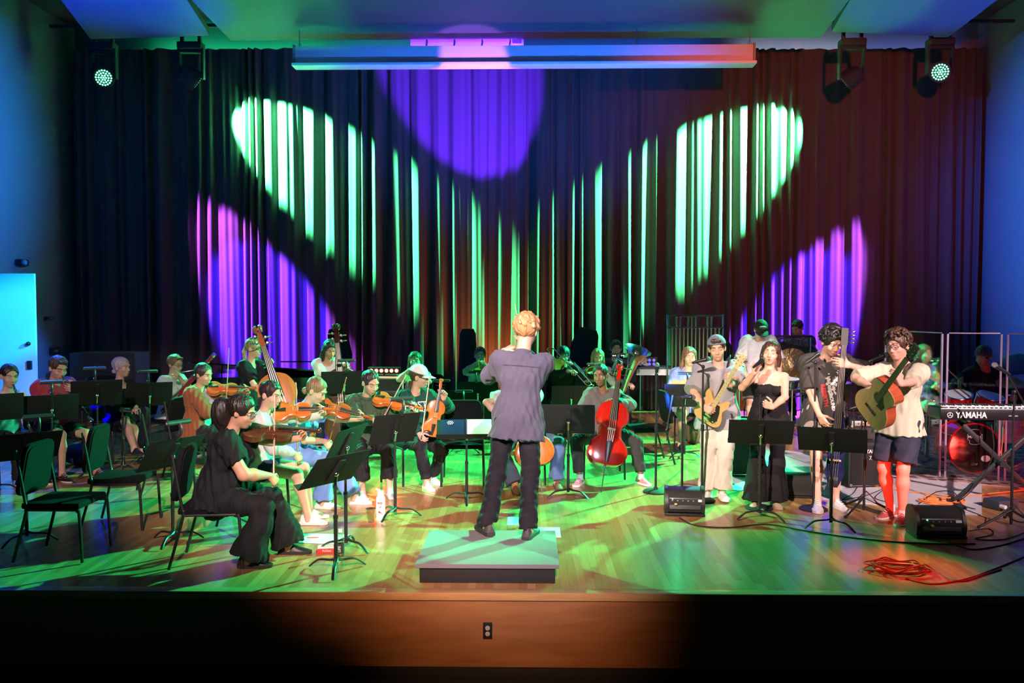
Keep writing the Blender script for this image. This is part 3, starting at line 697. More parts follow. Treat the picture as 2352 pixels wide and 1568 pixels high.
        if mouth == 'open':
            b.tube([Hh(.019 * math.cos(t), .0955 - .006 * abs(math.cos(t)), -.064 + .0125 * math.sin(t)) for t in [k * PI / 7 for k in range(14)]], .0042 * hS, 6, True)
        else:
            b.tube(bez([Hh(-.022, .086, -.060), Hh(-.008, .0955, -.0565), Hh(0, .0965, -.058), Hh(.008, .0955, -.0565), Hh(.022, .086, -.060)], 3), [.0015] + [.0042 * hS] * 11 + [.0015], 6)
            b.tube(bez([Hh(-.018, .087, -.064), Hh(0, .0955, -.0665), Hh(.018, .087, -.064)], 4), [.0015] + [.0045 * hS] * 7 + [.0015], 6)
        b.build('lips', mat('lips', (sk[0] * .85, sk[1] * .45, sk[2] * .45), .4), o)
    if mouth == 'open': MB().ell((0, .084 * hS, -.064 * hS), (.013 * hS, .008 * hS, .009 * hS), HM).build('mouth', mat('mouth_dark', (.12, .02, .02), .5), o)
    if glasses:
        b = MB()
        for sx in (-1, 1):
            b.tube([Hh(sx * .034 + .023 * math.cos(t), .103 - .012 * abs(math.cos(t) * .5 + sx * .5), .004 + .018 * math.sin(t)) for t in [k * PI / 8 for k in range(16)]], .0018, 5, True)
            b.tube([Hh(sx * .057, .095, .010), Hh(sx * .076, .03, .012), Hh(sx * .080, -.01, .006)], .0018, 5)
        b.tube([Hh(-.011, .104, .008), Hh(0, .108, .012), Hh(.011, .104, .008)], .0018, 5)
        g_ = b.build('glasses', BLK, o)
        for sx in (-1, 1): b = MB(); b.add([Hh(sx * .034 + .022 * math.cos(t), .103 - .012 * abs(math.cos(t) * .5 + sx * .5), .004 + .017 * math.sin(t)) for t in [k * PI / 8 for k in range(16)]], [tuple(range(16))]); b.build('lens', LENS, g_)
    # ---- hair
    h = SDF(min(vox, .008), wr=.006 if hair not in ('curly',) else .002, wf=70, seed=int(H * 1000) % 97, wst=(1, 1, .25))
    def cap_(fz=.062, back=-.07, thick=1.0):
        t_ = thick; fz = fz + (.018 if sex == 'f' else .006); h.ell(Hh(0, -.02, .040), (.087 * t_ * hS, .103 * t_ * hS, .094 * t_ * hS), HM, k=.02, cut=[(Hh(0, 0, back), -(b3 @ V((0, -.35, 1))))])
        h.ell(Hh(0, .112, -.02), (.077 * hS, .082 * hS, (.02 + fz) * 1.12 * hS), HM, k=.012, op='s')
    def part(): h.cap(Hh(0, .10, .105), Hh(0, -.03, .145), .006 * hS, k=.006, op='s')
    dn = V((0, 0, -1)); bk = b3 @ V((0, -1, 0))
    if hair == 'short': cap_(.062, -.055, 1.0); h.cap(Hh(-.03, .075, .098), Hh(.035, .07, .100), .018 * hS, k=.02)
    elif hair == 'mop':
        cap_(.05, -.05, 1.08); rn = random.Random(3)
        for i in range(26):
            t = rn.uniform(-1.9, 1.9); h.cap(Hh(.06 * math.sin(t), .06 * math.cos(t) - .01, .10), Hh(.088 * math.sin(t), .092 * math.cos(t) - .01, rn.uniform(.02, .055)), .013, .007, k=.008)
    elif hair in ('curly', 'curly_small'):
        rn = random.Random(5); cap_(.055, -.05, 1.08); R_ = .030 if hair == 'curly' else .014
        for i in range(330):
            t, p_ = rn.uniform(0, 2 * PI), rn.uniform(-.35, 1.5); x, y, z = math.cos(p_) * math.cos(t), math.cos(p_) * math.sin(t), math.sin(p_)
            if y > .35 and z < .45: continue
            q = Hh(x * (.078 + R_ * .9), y * (.092 + R_ * .9) - .015, .045 + z * (.08 + R_)); h.ell(q, (rn.uniform(.010, .016),) * 3, None, k=.004)
    elif hair == 'bun': cap_(.064, -.045); h.ell(Hh(0, -.115, .012), (.036 * hS,) * 3, HM, k=.012); h.cap(Hh(0, -.08, .02), Hh(0, -.11, .012), .03, k=.02)
    elif hair == 'lowbun': cap_(.064, -.07); h.ell(Hh(0, -.10, -.055), (.032 * hS,) * 3, HM, k=.015)
    elif hair == 'ponytail':
        cap_(.064, -.05); p0 = Hh(0, -.108, .005); p1 = p0 + bk * .03 + dn * .08; h.cap(Hh(0, -.09, .01), p0, .025, .018, k=.015); h.cap(p0, p1, .024, .03, k=.015); h.cap(p1, p1 + dn * .16 - bk * .012, .03, .016, k=.015)
    elif hair == 'lowpony':
        cap_(.064, -.07); p0 = Hh(0, -.09, -.07); h.cap(p0, p0 + dn * .13 + bk * .01, .03, .02, k=.02)
    elif hair == 'bushpony':
        cap_(.062, -.05, 1.06); p0 = Hh(0, -.11, -.0); h.ell(p0 + bk * .055 + dn * .06, (.075, .085, .12), None, k=.03); h.cap(p0 + bk * .07 + dn * .1, p0 + bk * .06 + dn * .22, .06, .02, k=.03)
    elif hair in ('long', 'wavy', 'braids'):
        cap_(.06, -.14, 1.02); part(); ln = .30 if hair == 'long' else .20
        for sx in (-1, 1):
            a = Hh(sx * .078, -.02, .0); h.cap(Hh(sx * .07, .0, .06), a, .022, .024, k=.02); h.cap(a, a + dn * ln * .55 + rt * sx * .012 - fw * .015, .024, .03, k=.02)
            h.cap(a + dn * ln * .55 + rt * sx * .012 - fw * .015, a + dn * ln + rt * sx * (.0 if hair == 'long' else .03) + fw * .01, .03, .018, k=.02)
        h.cap(Hh(0, -.085, .0), Hh(0, -.085, 0) + dn * ln * .9 - fw * .02, .065, .045, k=.03, fl=(fw, .6))
        h.cap(Hh(-.045, -.08, .0), Hh(-.05, -.08, 0) + dn * ln * .9, .04, .03, k=.03); h.cap(Hh(.045, -.08, .0), Hh(.05, -.08, 0) + dn * ln * .9, .04, .03, k=.03)
    elif hair == 'longback':
        cap_(.060, -.13, 1.03); part(); p = Hh(.03, -.075, -.02); h.cap(p, p + dn * .15 - fw * .05 + rt * .03, .05, .05, k=.03); h.cap(p + dn * .15 - fw * .05 + rt * .03, p + dn * .32 - fw * .07 + rt * .02, .05, .02, k=.03)
        for sx in (-1, 1): h.cap(Hh(sx * .070, .02, .06), Hh(sx * .080, -.015, -.03), .019, .024, k=.02); h.cap(Hh(sx * .080, -.015, -.03), Hh(sx * .082, -.035, -.11), .024, .022, k=.02)
    elif hair == 'fluffy':
        cap_(.058, -.06, 1.07); rn = random.Random(9)
        for i in range(60):
            t, p_ = rn.uniform(0, 2 * PI), rn.uniform(-.2, 1.4); x, y, z = math.cos(p_) * math.cos(t), math.cos(p_) * math.sin(t), math.sin(p_)
            if y > .4 and z < .5: continue
            q = Hh(x * .088, y * .105 - .02, .045 + z * .092); h.cap(q, q + b3 @ V((.02 * math.cos(t + 1), .02 * math.sin(t + 1), -.012)), .014, .009, k=.008)
    if hair: soft(h, 'hair', hairm(hc), o)
    if cup:                                                          # a cap on the head
        colr, back = cup; hm_ = cm(colr, .7); b = SDF(.007); sg = -1 if back else 1
        b.ell(Hh(0, -.02, .040), (.094 * hS, .110 * hS, .104 * hS), HM, k=.01, cut=[(Hh(0, 0, .048), -(b3 @ V((0, .12 * sg, 1))))])
        c_ = soft(b, 'cap', hm_, o); b = MB(); q = []
        for i in range(13):
            t = PI * i / 12; q.append([Hh(.074 * math.cos(t) * r_, sg * (.062 + (.045 + .085 * (r_ - .7) / .5) * math.sin(t)) - .01, .055 - (.02 + .02 * (r_ - .7) / .5) * (1 if sg > 0 else .7) + .012 * math.sin(t)) for r_ in (.7, .95, 1.1, 1.2)])
        b.add([p for r_ in q for p in r_], [(i * 4 + j, (i + 1) * 4 + j, (i + 1) * 4 + j + 1, i * 4 + j + 1) for i in range(12) for j in range(3)])
        pk = b.build('peak', hm_, c_); md = pk.modifiers.new('t', 'SOLIDIFY'); md.thickness = .004
        b = MB(); b.ell((0, -.02 * hS, .144 * hS), .008, HM); b.build('button', hm_, c_)
    # ---- top
    if top:
        e = top.get('e', .013); slv = top.get('sleeve', .55); hem = top.get('hem', -.06); col = top['c']
        def make_top(nm, e, slv, hem, col, neck, opn=0.0, topcut=None, wr_=wr):
            q = SDF(vox, wr=wr_, wf=top.get('wf', 38), seed=int(H * 777) % 91)
            cuts = [(T(0, 0, hem), -up)] + ([(T(0, 0, topcut), up + fw * .12)] if topcut else [])
            torso(q, e, cut=cuts)
            if hem < .05: [q.cap(T(sx * .04, 0, .12), T(sx * .075, 0, hem - .1), .105 * tb + e, .120 * tb + e * 2.2 + .012, k=.05, cut=cuts) for sx in (-1, 1)]
            if slv > 0:
                for a, e_, w_ in ((SL, EL, WL), (SR, ER, WR)):
                    sd = (a - T(0, 0, .475)).normalized(); es = e * top.get('loose', 1.0)
                    q.ell(a - sd * .005, (.058 * S * B + e,) * 3, None, k=.03)
                    if slv <= 1:
                        c_ = a + (e_ - a) * slv; q.cap(a - sd * .03, e_, .057 * S * B + es, .044 * S * B + es * 1.2, k=.045, cut=[(c_, e_ - a)])
                    else:
                        c_ = e_ + (w_ - e_) * (slv - 1); q.cap(a - sd * .03, e_, .056 * S * B + es, .042 * S * B + es, k=.045); q.cap(e_, w_, .042 * S * B + es, .030 * S + es * .8, k=.015, cut=[(c_, w_ - e_)])
            if neck > 0: q.ell(T(0, .035 + top.get('nf', 0), .545 - top.get('ndeep', 0)), (neck * S, (neck * .95) * S, (neck * .85 + top.get('ndeep', 0)) * S), HM, k=.01, op='s')
            if opn > 0: q.cap(T(0, .14, .5), T(0, .14, hem - .1), opn, opn * 1.4, k=.01, op='s')
            return soft(q, nm, col if not isinstance(col, tuple) else cm(col, top.get('rough', .8)), o)
        tp = make_top(top.get('name', 'shirt'), e, slv, hem, col, top.get('neck', .075), topcut=top.get('cut'))
        if top.get('jacket'):
            make_top('jacket', e + .016, 1.94, hem - .06, top['jacket'], .09, opn=.075)
        if top.get('collar'):
            b = MB(); b.tube([T(.062 * math.cos(t), .062 * math.sin(t) * .95 - .005, .522 - .022 * math.sin(t)) for t in [k * PI / 10 for k in range(20)]], .014 * S, 8, True, flat=1.7); b.build('collar', cm(top['collar'], .8), tp)
    # ---- bottom
    if bot:
        e = bot.get('e', .014); kind = bot.get('kind', 'trousers'); end = bot.get('end', 1.96); q = SDF(vox, wr=bot.get('wr', wr), wf=32, seed=int(H * 555) % 89, wst=(1, 1, .7)); fl_ = bot.get('flare', 0)
        q.cap(T(-.055, 0, .0), T(.055, 0, .0), .112 * tb + e, k=.04, fl=(fw, .92)); q.cap(T(0, 0, 0), T(0, 0, .09), .128 * tb + e, .125 * tb + e, k=.04, cut=[(T(0, 0, bot.get('waist', .10)), up)], fl=(fw, .8))
        for h_, k_, a_ in ((hl, KL, AL), (hr2, KR, AR)):
            if end <= 1:
                c_ = h_ + (k_ - h_) * end; q.cap(h_, k_, .088 * S * B + e, .066 * S + e * 1.5, k=.04, cut=[(c_, k_ - h_)])
            else:
                c_ = k_ + (a_ - k_) * (end - 1); q.cap(h_, k_, .084 * S * B + e, .06 * S + e, k=.04); q.cap(k_, k_ + (a_ - k_) * 1.05, .06 * S + e, .043 * S + e + fl_, k=.02, cut=[(c_, (a_ - k_) if sit else V((0, 0, -1)))])
        if kind == 'skirt':
            m_ = (KL + KR) / 2; q.cap(T(0, .02, 0), (hip * .25 + m_ * .75) , .13 * S, .10 * S, k=.05, fl=(V((0, 0, 1)), .8))
        soft(q, kind, bot['c'] if not isinstance(bot['c'], tuple) else cm(bot['c'], bot.get('rough', .8)), o)
    if feet is not None:
        up_, so_ = feet.get('c', SHOEW), feet.get('s', SOLEW)
        for A_, ty in ((AL, tL), (AR, tR)):
            if feet.get('sock'): MB().cyl(A_ + V((0, 0, .035)), A_ - V((0, 0, .03)), .040 * S, .042 * S, 14).build('sock', cm(feet['sock'], .9), o)
            shoe(o, A_, R(ty), S * (1.0 if sex == 'f' else 1.1), up_, so_, feet.get('kind', 'shoe'), feet.get('lace'))
    o.location = loc; o.rotation_euler = (0, 0, F(face))
    inf = dict(o=o, T=T, Hh=Hh, WL=WL, WR=WR, EL=EL, ER=ER, KL=KL, KR=KR, nb=nb, mx=M.Translation(loc) @ M.Rotation(F(face), 4, 'Z'), rt=rt, fw=fw, up=up, S=S)
    return inf
def grip(p, d, n, S=1.0):
    """wrist so that the point lies in the closed hand"""
    d = V(d).normalized(); n = V(n); n = (n - d * n.dot(d)).normalized()
    return V(p) - d * .078 * S - n * .026 * S
# ================================================================ instruments (each built in its own frame: Y along the neck, Z out of the front)
VO = [(0, 0), (.05, .004), (.082, .022), (.102, .06), (.098, .10), (.078, .135), (.064, .148), (.058, .175), (.056, .20), (.064, .225), (.078, .238), (.084, .262), (.080, .30), (.060, .335), (.03, .352), (.012, .356)]
def outline(k=1.0, wk=1.0, pts=VO, n=3):
    c = bez([(x * k * wk, y * k, 0) for x, y in pts], n)
    r = [(p.x, p.y) for p in c]; l = [(-x, y) for x, y in r[1:]][::-1]
    return r + l if abs(r[-1][0]) > 1e-4 else r + l[1:]
def offs(o, d):
    n = len(o); cy = sum(p[1] for p in o) / n; r = []
    for i in range(n):
        a, b = V((*o[i - 1], 0)), V((*o[(i + 1) % n], 0)); t = (b - a).normalized(); r.append((o[i][0] + t.y * d * -1 * -1, o[i][1] - t.x * d * 1))
    return r
def arch(b, o, z, h, inner=.6, s=1):
    """arched plate over an outline"""
    n = len(o); cx, cy = 0, sum(p[1] for p in o) / n
    lv = [(1, 0), (.94, h * .25), (.8, h * .62), (.55, h * .9), (.25, h)]
    vs = [(cx + (x - cx) * k, cy + (y - cy) * (k if True else 1), z + s * hh) for k, hh in lv for x, y in o] + [(cx, cy, z + s * h)]
    fs = [(i * n + j, i * n + (j + 1) % n, (i + 1) * n + (j + 1) % n, (i + 1) * n + j) for i in range(4) for j in range(n)] + [(4 * n + j, 4 * n + (j + 1) % n, 5 * n) for j in range(n)]
    b.add(vs, fs)
def fhole(b, x, y, k, z, s):
    pts = bez([(s * (x - .012 * k), y + .036 * k, z), (s * (x - .018 * k), y + .03 * k, z), (s * (x - .008 * k), y + .018 * k, z), (s * x, y, z), (s * (x + .008 * k), y - .018 * k, z - .001 * k), (s * (x + .018 * k), y - .03 * k, z - .002 * k), (s * (x + .012 * k), y - .036 * k, z - .002 * k)], 4)
    b.tube(pts, .0022 * k, 5, flat=.4); b.ell(tuple(pts[0]), .0045 * k); b.ell(tuple(pts[-1]), .0052 * k)
def bowed(label, cat, mx, k=1.0, wk=1.0, depth=.038, varn=None, name='violin', neckl=.27, chin=True, endpin=0.0, group=None, machine=False, front=None, thick=1.0):
    """violin family; y=0 is the tail end"""
    varn = varn or VARN; t = thing(name, label, cat, mx=mx, group=group); o = outline(k, wk); d = depth
    b = MB(); b.prism(o, -d / 2, d / 2); b.build('ribs', varn, t)
    b = MB(); b.prism([(x * 1.03, y * 1.008 - .001 * k) for x, y in o], d / 2, d / 2 + .004 * k); arch(b, [(x * 1.03, y * 1.008 - .001 * k) for x, y in o], d / 2 + .004 * k, .011 * k * thick); tp = b.build('top_plate', front or varn, t, ang=50)
    b = MB(); b.prism([(x * 1.03, y * 1.008 - .001 * k) for x, y in o], -d / 2 - .004 * k, -d / 2); arch(b, [(x * 1.03, y * 1.008 - .001 * k) for x, y in o], -d / 2 - .004 * k, .010 * k * thick, s=-1); b.build('back_plate', varn, t, ang=50)
    zt = d / 2 + .016 * k
    for s in (-1, 1):
        b = MB(); fhole(b, .040 * k * wk, .178 * k, k, d / 2 + .0115 * k, s); b.build('sound_hole', EBONY, tp)
    yb = .356 * k
    b = MB(); b.box((0, (.19 * k), zt + .012 * k), (.042 * k, .004 * k, .028 * k), bev=.002 * k); b.build('bridge', MAPLE, t)
    b = MB(); rs = []
    for y, wd, z in ((.245 * k, .021 * k, zt + .018 * k), (yb + .12 * k, .012 * k, zt + .004 * k)):
        rs.append([(-wd, y, z - .004 * k), (-wd, y, z), (-wd * .5, y, z + .003 * k), (wd * .5, y, z + .003 * k), (wd, y, z), (wd, y, z - .004 * k)])
    b.rings(rs); b.build('fingerboard', EBONY, t, ang=20)
    b = MB(); b.tube([(0, yb - .012 * k, d / 2 - .008 * k), (0, yb + .06 * k, zt - .008 * k), (0, yb + .125 * k, zt - .006 * k)], [.017 * k, .012 * k, .010 * k], 10, flat=.8)
    b.build('neck', varn, t)
    b = MB(); y0 = yb + .122 * k; z0 = zt - .004 * k
    rs = [[(sx * wd, y, z + sz * hh) for sx, sz in ((-1, -1), (1, -1), (1, 1), (-1, 1))] for y, wd, z, hh in ((y0, .011 * k, z0, .009 * k), (y0 + .03 * k, .0115 * k, z0 - .006 * k, .011 * k), (y0 + .07 * k, .008 * k, z0 - .016 * k, .008 * k))]
    b.rings(rs)
    sc_ = [(0, y0 + .078 * k + .014 * k * math.cos(a) * (1 - a / 14), z0 - .004 * k + .014 * k * math.sin(a) * (1 - a / 14)) for a in [-1.6 + i * .45 for i in range(20)]]
    for sx in (-1, 1): b.tube([(sx * (.006 + .0006 * i) * k, p[1], p[2]) for i, p in enumerate(sc_)], .0055 * k, 6)
    b.cyl((-.013 * k, y0 + .078 * k, z0 - .004 * k), (.013 * k, y0 + .078 * k, z0 - .004 * k), .006 * k); b.build('scroll', varn, t, ang=45)
    for i, (y, s) in enumerate(((.008, 1), (.022, -1), (.036, 1), (.050, -1))):
        b = MB(); b.cyl((-s * .012 * k, y0 + y * k, z0 - y * .2 * k), (s * .028 * k, y0 + y * k, z0 - y * .2 * k), .0028 * k, n=6)
        if machine: b.cyl((s * .020 * k, y0 + y * k, z0 - y * .2 * k - .014 * k), (s * .020 * k, y0 + y * k, z0 - y * .2 * k + .014 * k), .005 * k, n=8)
        b.ell((s * .036 * k, y0 + y * k, z0 - y * .2 * k), (.010 * k, .003 * k, .008 * k)); b.build('peg', STEEL if machine else EBONY, t)
    b = MB(); rs = [[(-wd, y, z), (-wd * .5, y, z + .003 * k), (wd * .5, y, z + .003 * k), (wd, y, z), (0, y, z - .003 * k)] for y, wd, z in ((.012 * k, .009 * k, d / 2 + .012 * k), (.09 * k, .018 * k, zt + .012 * k), (.125 * k, .020 * k, zt + .014 * k))]
    b.rings(rs); b.build('tailpiece', EBONY, t)
    for i in range(4):
        x = (-.0165 + i * .011) * k; b = MB(); b.tube([(x * .8, .12 * k, zt + .015 * k), (x, .19 * k, zt + .028 * k), (x * .45, yb + .12 * k, zt + .008 * k)], .0009 * k if k < 1.6 else .0012 * k, 4); b.build('string', STRING, t)
    if chin: b = MB(); b.ell((-.045 * k, .03 * k, d / 2 + .018 * k), (.038 * k, .026 * k, .008 * k)); b.box((0, .004 * k, 0), (.03 * k, .008 * k, d * 1.1)); b.build('chin_rest', EBONY, t)
    if endpin: b = MB(); b.cyl((0, .01, 0), (0, -endpin, 0), .006, n=8); b.cyl((0, .01, 0), (0, -.03, 0), .014, n=10); b.build('endpin', STEEL, t)
    return t
def bow(label, frog, tip, side, L=.73, group='bows in the string players hands', dark=False):
    """frog and tip are world points; hair on the side given by the vector side"""
    y = (V(tip) - V(frog)).normalized(); mx = fryz(frog, y, side); t = thing('bow', label, 'bow', mx=mx, group=group)
    b = MB(); b.tube(bez([(0, -.03, -.014), (0, .05, -.013), (0, L * .5, -.006), (0, L * .92, -.012), (0, L * .985, -.018)], 4), [.0044] * 9 + [.0036] * 7 + [.003], 7); b.build('stick', BOWW, t)
    b = MB(); b.box((0, L * .5, .008), (.009, L * .97, .0012)); b.build('bow_hair', HAIRW, t)
    b = MB(); b.box((0, .02, -.002), (.011, .05, .022), bev=.003); b.cyl((0, -.032, -.014), (0, -.045, -.014), .0048, n=8); b.build('frog', EBONY, t)
    b = MB(); b.add([(-.004, L * .97, -.016), (.004, L * .97, -.016), (-.004, L * .985, .008), (.004, L * .985, .008), (-.003, L, -.014), (.003, L, -.014)], [(0, 1, 3, 2), (2, 3, 5, 4), (0, 4, 5, 1), (0, 2, 4), (1, 5, 3)]); b.build('bow_tip', HAIRW, t)
    return t
def violin_player(label, loc, face, vlab, blab, dv=(-.62, .78, .02), nv=(.55, -.1, .8), bs=.45, bdir=(.55, .45, -.7), k=1.0, vname='violin', vcat='violin', varn=None, hz=.53, S=None, H=1.66, lift=0, tail=None, contact=.225, head=(-22, 16, -6), lean=6, handR=None, **kw):
    """person playing with chin; dv: tail to scroll, nv: top normal, bdir: from tip towards the frog"""
    S = H / 1.72; loc = V(loc); mxp = M.Translation(loc) @ M.Rotation(F(face), 4, 'Z')
    ln = R(lean); tl = V(tail) if tail else V((-.075 * S, .065 * S + .50 * S * math.sin(ln), hz + .515 * S * math.cos(ln) + lift))
    dv = V(dv).normalized(); nv = V(nv); nv = (nv - dv * nv.dot(dv)).normalized()
    vm = fryz(tl, dv, nv)
    bd = V(bdir); bd = (bd - dv * bd.dot(dv)).normalized()
    K = tl + dv * contact * k + nv * (.056 * k)
    frog = K + bd * (.73 * bs); tip = K - bd * (.73 * (1 - bs))
    nd = (V((.25, .9, .5))).normalized()
    neckp = tl + dv * (.455 * k) + nv * .0
    Ld = (nv * .75 + dv * .25 + V((.5, 0, .2))).normalized(); Ln = -dv * .3 + V((.9, -.2, .3))
    Lw = grip(neckp - nv * .008, Ld, Ln, S * .8)
    Rd = (V((-.35, .55, -.6)) + bd * .1).normalized() if handR is None else V(handR); Rn = -bd.cross(dv) * 0 + V((-.6, -.2, -.6))
    Rw = grip(frog, Rd, Rn, S * .9)
    inf = person(label, loc, face, H=H, hz=hz, lean=lean, head=head, L=Lw, Rr=Rw, Ld=Ld, Ln=Ln, Rd=Rd, Rn=Rn, pL=kw.pop('pL', (-.5, .1, -.9)), pR=kw.pop('pR', (.75, -.1, -.55)), cL=.62, cR=.5, **kw)
    v = bowed(vlab, vcat, mxp @ vm, k=k, name=vname, varn=varn, group='violins and violas being played')
    bow(blab, mxp @ frog, mxp @ tip, (mxp.to_3x3() @ -nv))
    return inf

# clarinet family, double reed, brass
def keys(b, L, r, n=14, seed=1, y0=.12):
    rn = random.Random(seed)
    for i in range(n):
        y = y0 + (L - y0 - .1) * i / n; a = rn.uniform(-.7, .7) + PI / 2
        b.ell((r * 1.1 * math.cos(a), y, r * 1.1 * math.sin(a)), (.007, .007, .003)); b.tube([(r * 1.15 * math.cos(a), y, r * 1.15 * math.sin(a)), (r * 1.35 * math.cos(a + .5), y + .03, r * 1.35 * math.sin(a + .5))], .0016, 5)
    for s in (-1, 1): b.tube([(s * r * .9, y0, r), (s * r * .9, L - .12, r)], .0015, 5)
def clarinet(label, mx, L=.66, name='clarinet', cat='clarinet', body=None, group='clarinets and oboe in the woodwind row'):
    """Y runs from the mouthpiece tip down to the bell"""
    t = thing(name, label, cat, mx=mx, group=group); body = body or EBONY; r = .0125
    MB().lathe([(.004, 0), (.009, .03), (.0125, .07)], frame((0, 0, 0), (1, 0, 0), (0, 0, -1), (0, 1, 0)), 14).build('mouthpiece', EBONY, t)
    MB().lathe([(r, .07), (r * 1.2, .08), (r * 1.2, .13), (r, .135), (r, .34), (r * 1.2, .345), (r * 1.2, .36), (r, .365), (r, L - .12), (r * 1.25, L - .11), (r * 1.3, L - .09)], frame((0, 0, 0), (1, 0, 0), (0, 0, -1), (0, 1, 0)), 16).build('body', body, t)
    MB().lathe([(r * 1.3, L - .09), (.022, L - .04), (.034, L - .005), (.036, L), (.033, L), (.02, L - .04)], frame((0, 0, 0), (1, 0, 0), (0, 0, -1), (0, 1, 0)), 20).build('bell', body, t)
    b = MB()
    for y in (.078, .133, .345, .362, L - .112, L - .002):
        b.lathe([(r * 1.28 if y < L - .05 else .037, y - .003), (r * 1.28 if y < L - .05 else .0375, y + .003)], frame((0, 0, 0), (1, 0, 0), (0, 0, -1), (0, 1, 0)), 16)
    b.build('rings', SILVER, t)
    b = MB(); keys(b, L - .05, r, 16); b.build('keywork', SILVER, t)
    return t
def wind_player(label, loc, face, mk, H=1.7, hz=.53, dirn=(0, .42, -.9), Lg=.36, Rg=.2, lean=4, mo=None, head=(0, 10, 0), **kw):
    S = H / 1.72; loc = V(loc); mxp = M.Translation(loc) @ M.Rotation(F(face), 4, 'Z')
    up = V((0, math.sin(R(lean)), math.cos(R(lean)))); hy = R(head[0])
    ctr = V((0, 0, hz)) + up * .53 * S + V((0, .022, .158)) * S
    mo = mo or ctr + V((math.sin(hy) * .13, math.cos(hy) * .125, -.075)) * S
    d = V(dirn).normalized(); x = V((1, 0, 0)); mx = fryz(mo, d, V((0, .9, .42)))
    pL_, pR_ = mo + d * Rg, mo + d * Lg
    Ld, Rd = V((.75, .35, .15)), V((-.75, .35, .05)); Ln = Rn = V((0, -.6, -.2))
    inf = person(label, loc, face, H=H, hz=hz, lean=lean, head=head, L=grip(pL_, Ld, Ln, S * .8), Rr=grip(pR_, Rd, Rn, S * .8), Ld=Ld, Rd=Rd, Ln=V((.1, -.8, .2)), Rn=V((-.1, -.8, .2)), cL=.5, cR=.5, pL=(-.8, -.2, -.6), pR=(.8, -.2, -.6), **kw)
    mk(mxp @ mx); return inf
def bassoon(label, mx):
    t = thing('bassoon', label, 'bassoon', mx=mx); rd = mat('bassoon_red', (.35, .02, .02), .25, coat=.6)
    fr = frame((0, 0, 0), (1, 0, 0), (0, 0, -1), (0, 1, 0))
    MB().lathe([(.02, -.62), (.026, -.6), (.026, -.2), (.024, .0), (.021, .45), (.024, .5), (.027, .62), (.022, .63)], fr, 16).build('long_joint', rd, t)
    b = MB(); b.tube([(.04, -.6, 0), (.04, .2, 0)], [.02, .014], 12); b.build('wing_joint', rd, t)
    b = MB(); b.tube(bez([(.04, .2, 0), (.045, .3, .02), (.06, .33, .10), (.06, .26, .2), (.06, .22, .26)], 6), [.0055] * 10 + [.0045] * 15, 8); b.build('crook', SILVER, t)
    b = MB(); b.lathe([(.029, .6), (.029, .64)], fr, 16); b.lathe([(.029, .48), (.029, .5)], fr, 16); b.lathe([(.03, -.6), (.03, -.56)], fr, 16); b.build('rings', SILVER, t)
    b = MB(); keys(b, .45, .026, 16, 3, -.4); b.build('keywork', SILVER, t); return t
def bellp(L, r0, r1, n=12, p=3.2): return [(r0 + (r1 - r0) * (i / n) ** p, L * i / n) for i in range(n + 1)]
def trumpet(label, mx, m_=None):
    """Y from the mouthpiece forwards"""
    m_ = m_ or BRASS; t = thing('trumpet', label, 'trumpet', mx=mx); fr = lambda o: frame(o, (1, 0, 0), (0, 0, -1), (0, 1, 0))
    MB().lathe([(.011, 0), (.013, .002), (.006, .02), (.004, .07)], fr((0, 0, 0)), 14).build('mouthpiece', SILVER, t)
    b = MB(); b.tube(bez([(0, .06, 0), (0, .42, 0), (0, .46, -.02), (0, .46, -.09), (0, .42, -.11), (0, .22, -.11)], 6), .006, 8)
    b.tube(bez([(0, .30, -.055), (0, .12, -.055), (0, .08, -.04), (0, .08, -.01), (0, .12, 0)], 6), .0065, 8); b.build('tubing', m_, t)
    MB().lathe([(a, c) for a, c in bellp(.26, .0065, .062)] + [(.060, .26), (.05, .252)], fr((0, .29, -.055)), 24).build('bell', m_, t)
    for i in range(3):
        b = MB(); b.cyl((0, .22 + i * .028, -.13), (0, .22 + i * .028, .01), .0125, n=14); b.cyl((0, .22 + i * .028, .01), (0, .22 + i * .028, .03), .004, n=8); b.ell((0, .22 + i * .028, .032), (.008, .008, .003)); b.build('valve', m_, t)
    return t
def trombone(label, mx):
    t = thing('trombone', label, 'trombone', mx=mx); fr = lambda o: frame(o, (1, 0, 0), (0, 0, -1), (0, 1, 0))
    MB().lathe([(.013, 0), (.015, .003), (.007, .03), (.006, .08)], fr((0, 0, 0)), 14).build('mouthpiece', SILVER, t)
    b = MB(); b.tube(bez([(0, .05, 0), (0, .95, 0), (.01, 1.0, 0), (.06, 1.02, 0), (.085, .98, 0), (.09, .9, 0), (.09, .1, 0)], 5), .0078, 8); b.build('slide', BRASS, t)
    b = MB(); b.tube(bez([(.09, .1, 0), (.09, -.15, 0), (.10, -.24, 0), (.16, -.28, 0), (.21, -.24, 0), (.22, -.1, 0)], 6), [.008] * 12 + [.0095] * 19, 8); b.build('tuning_slide', BRASS, t)
    MB().lathe(bellp(.42, .0098, .105) + [(.103, .421), (.09, .41)], fr((.22, -.12, 0)), 28).build('bell', BRASS, t)
    return t
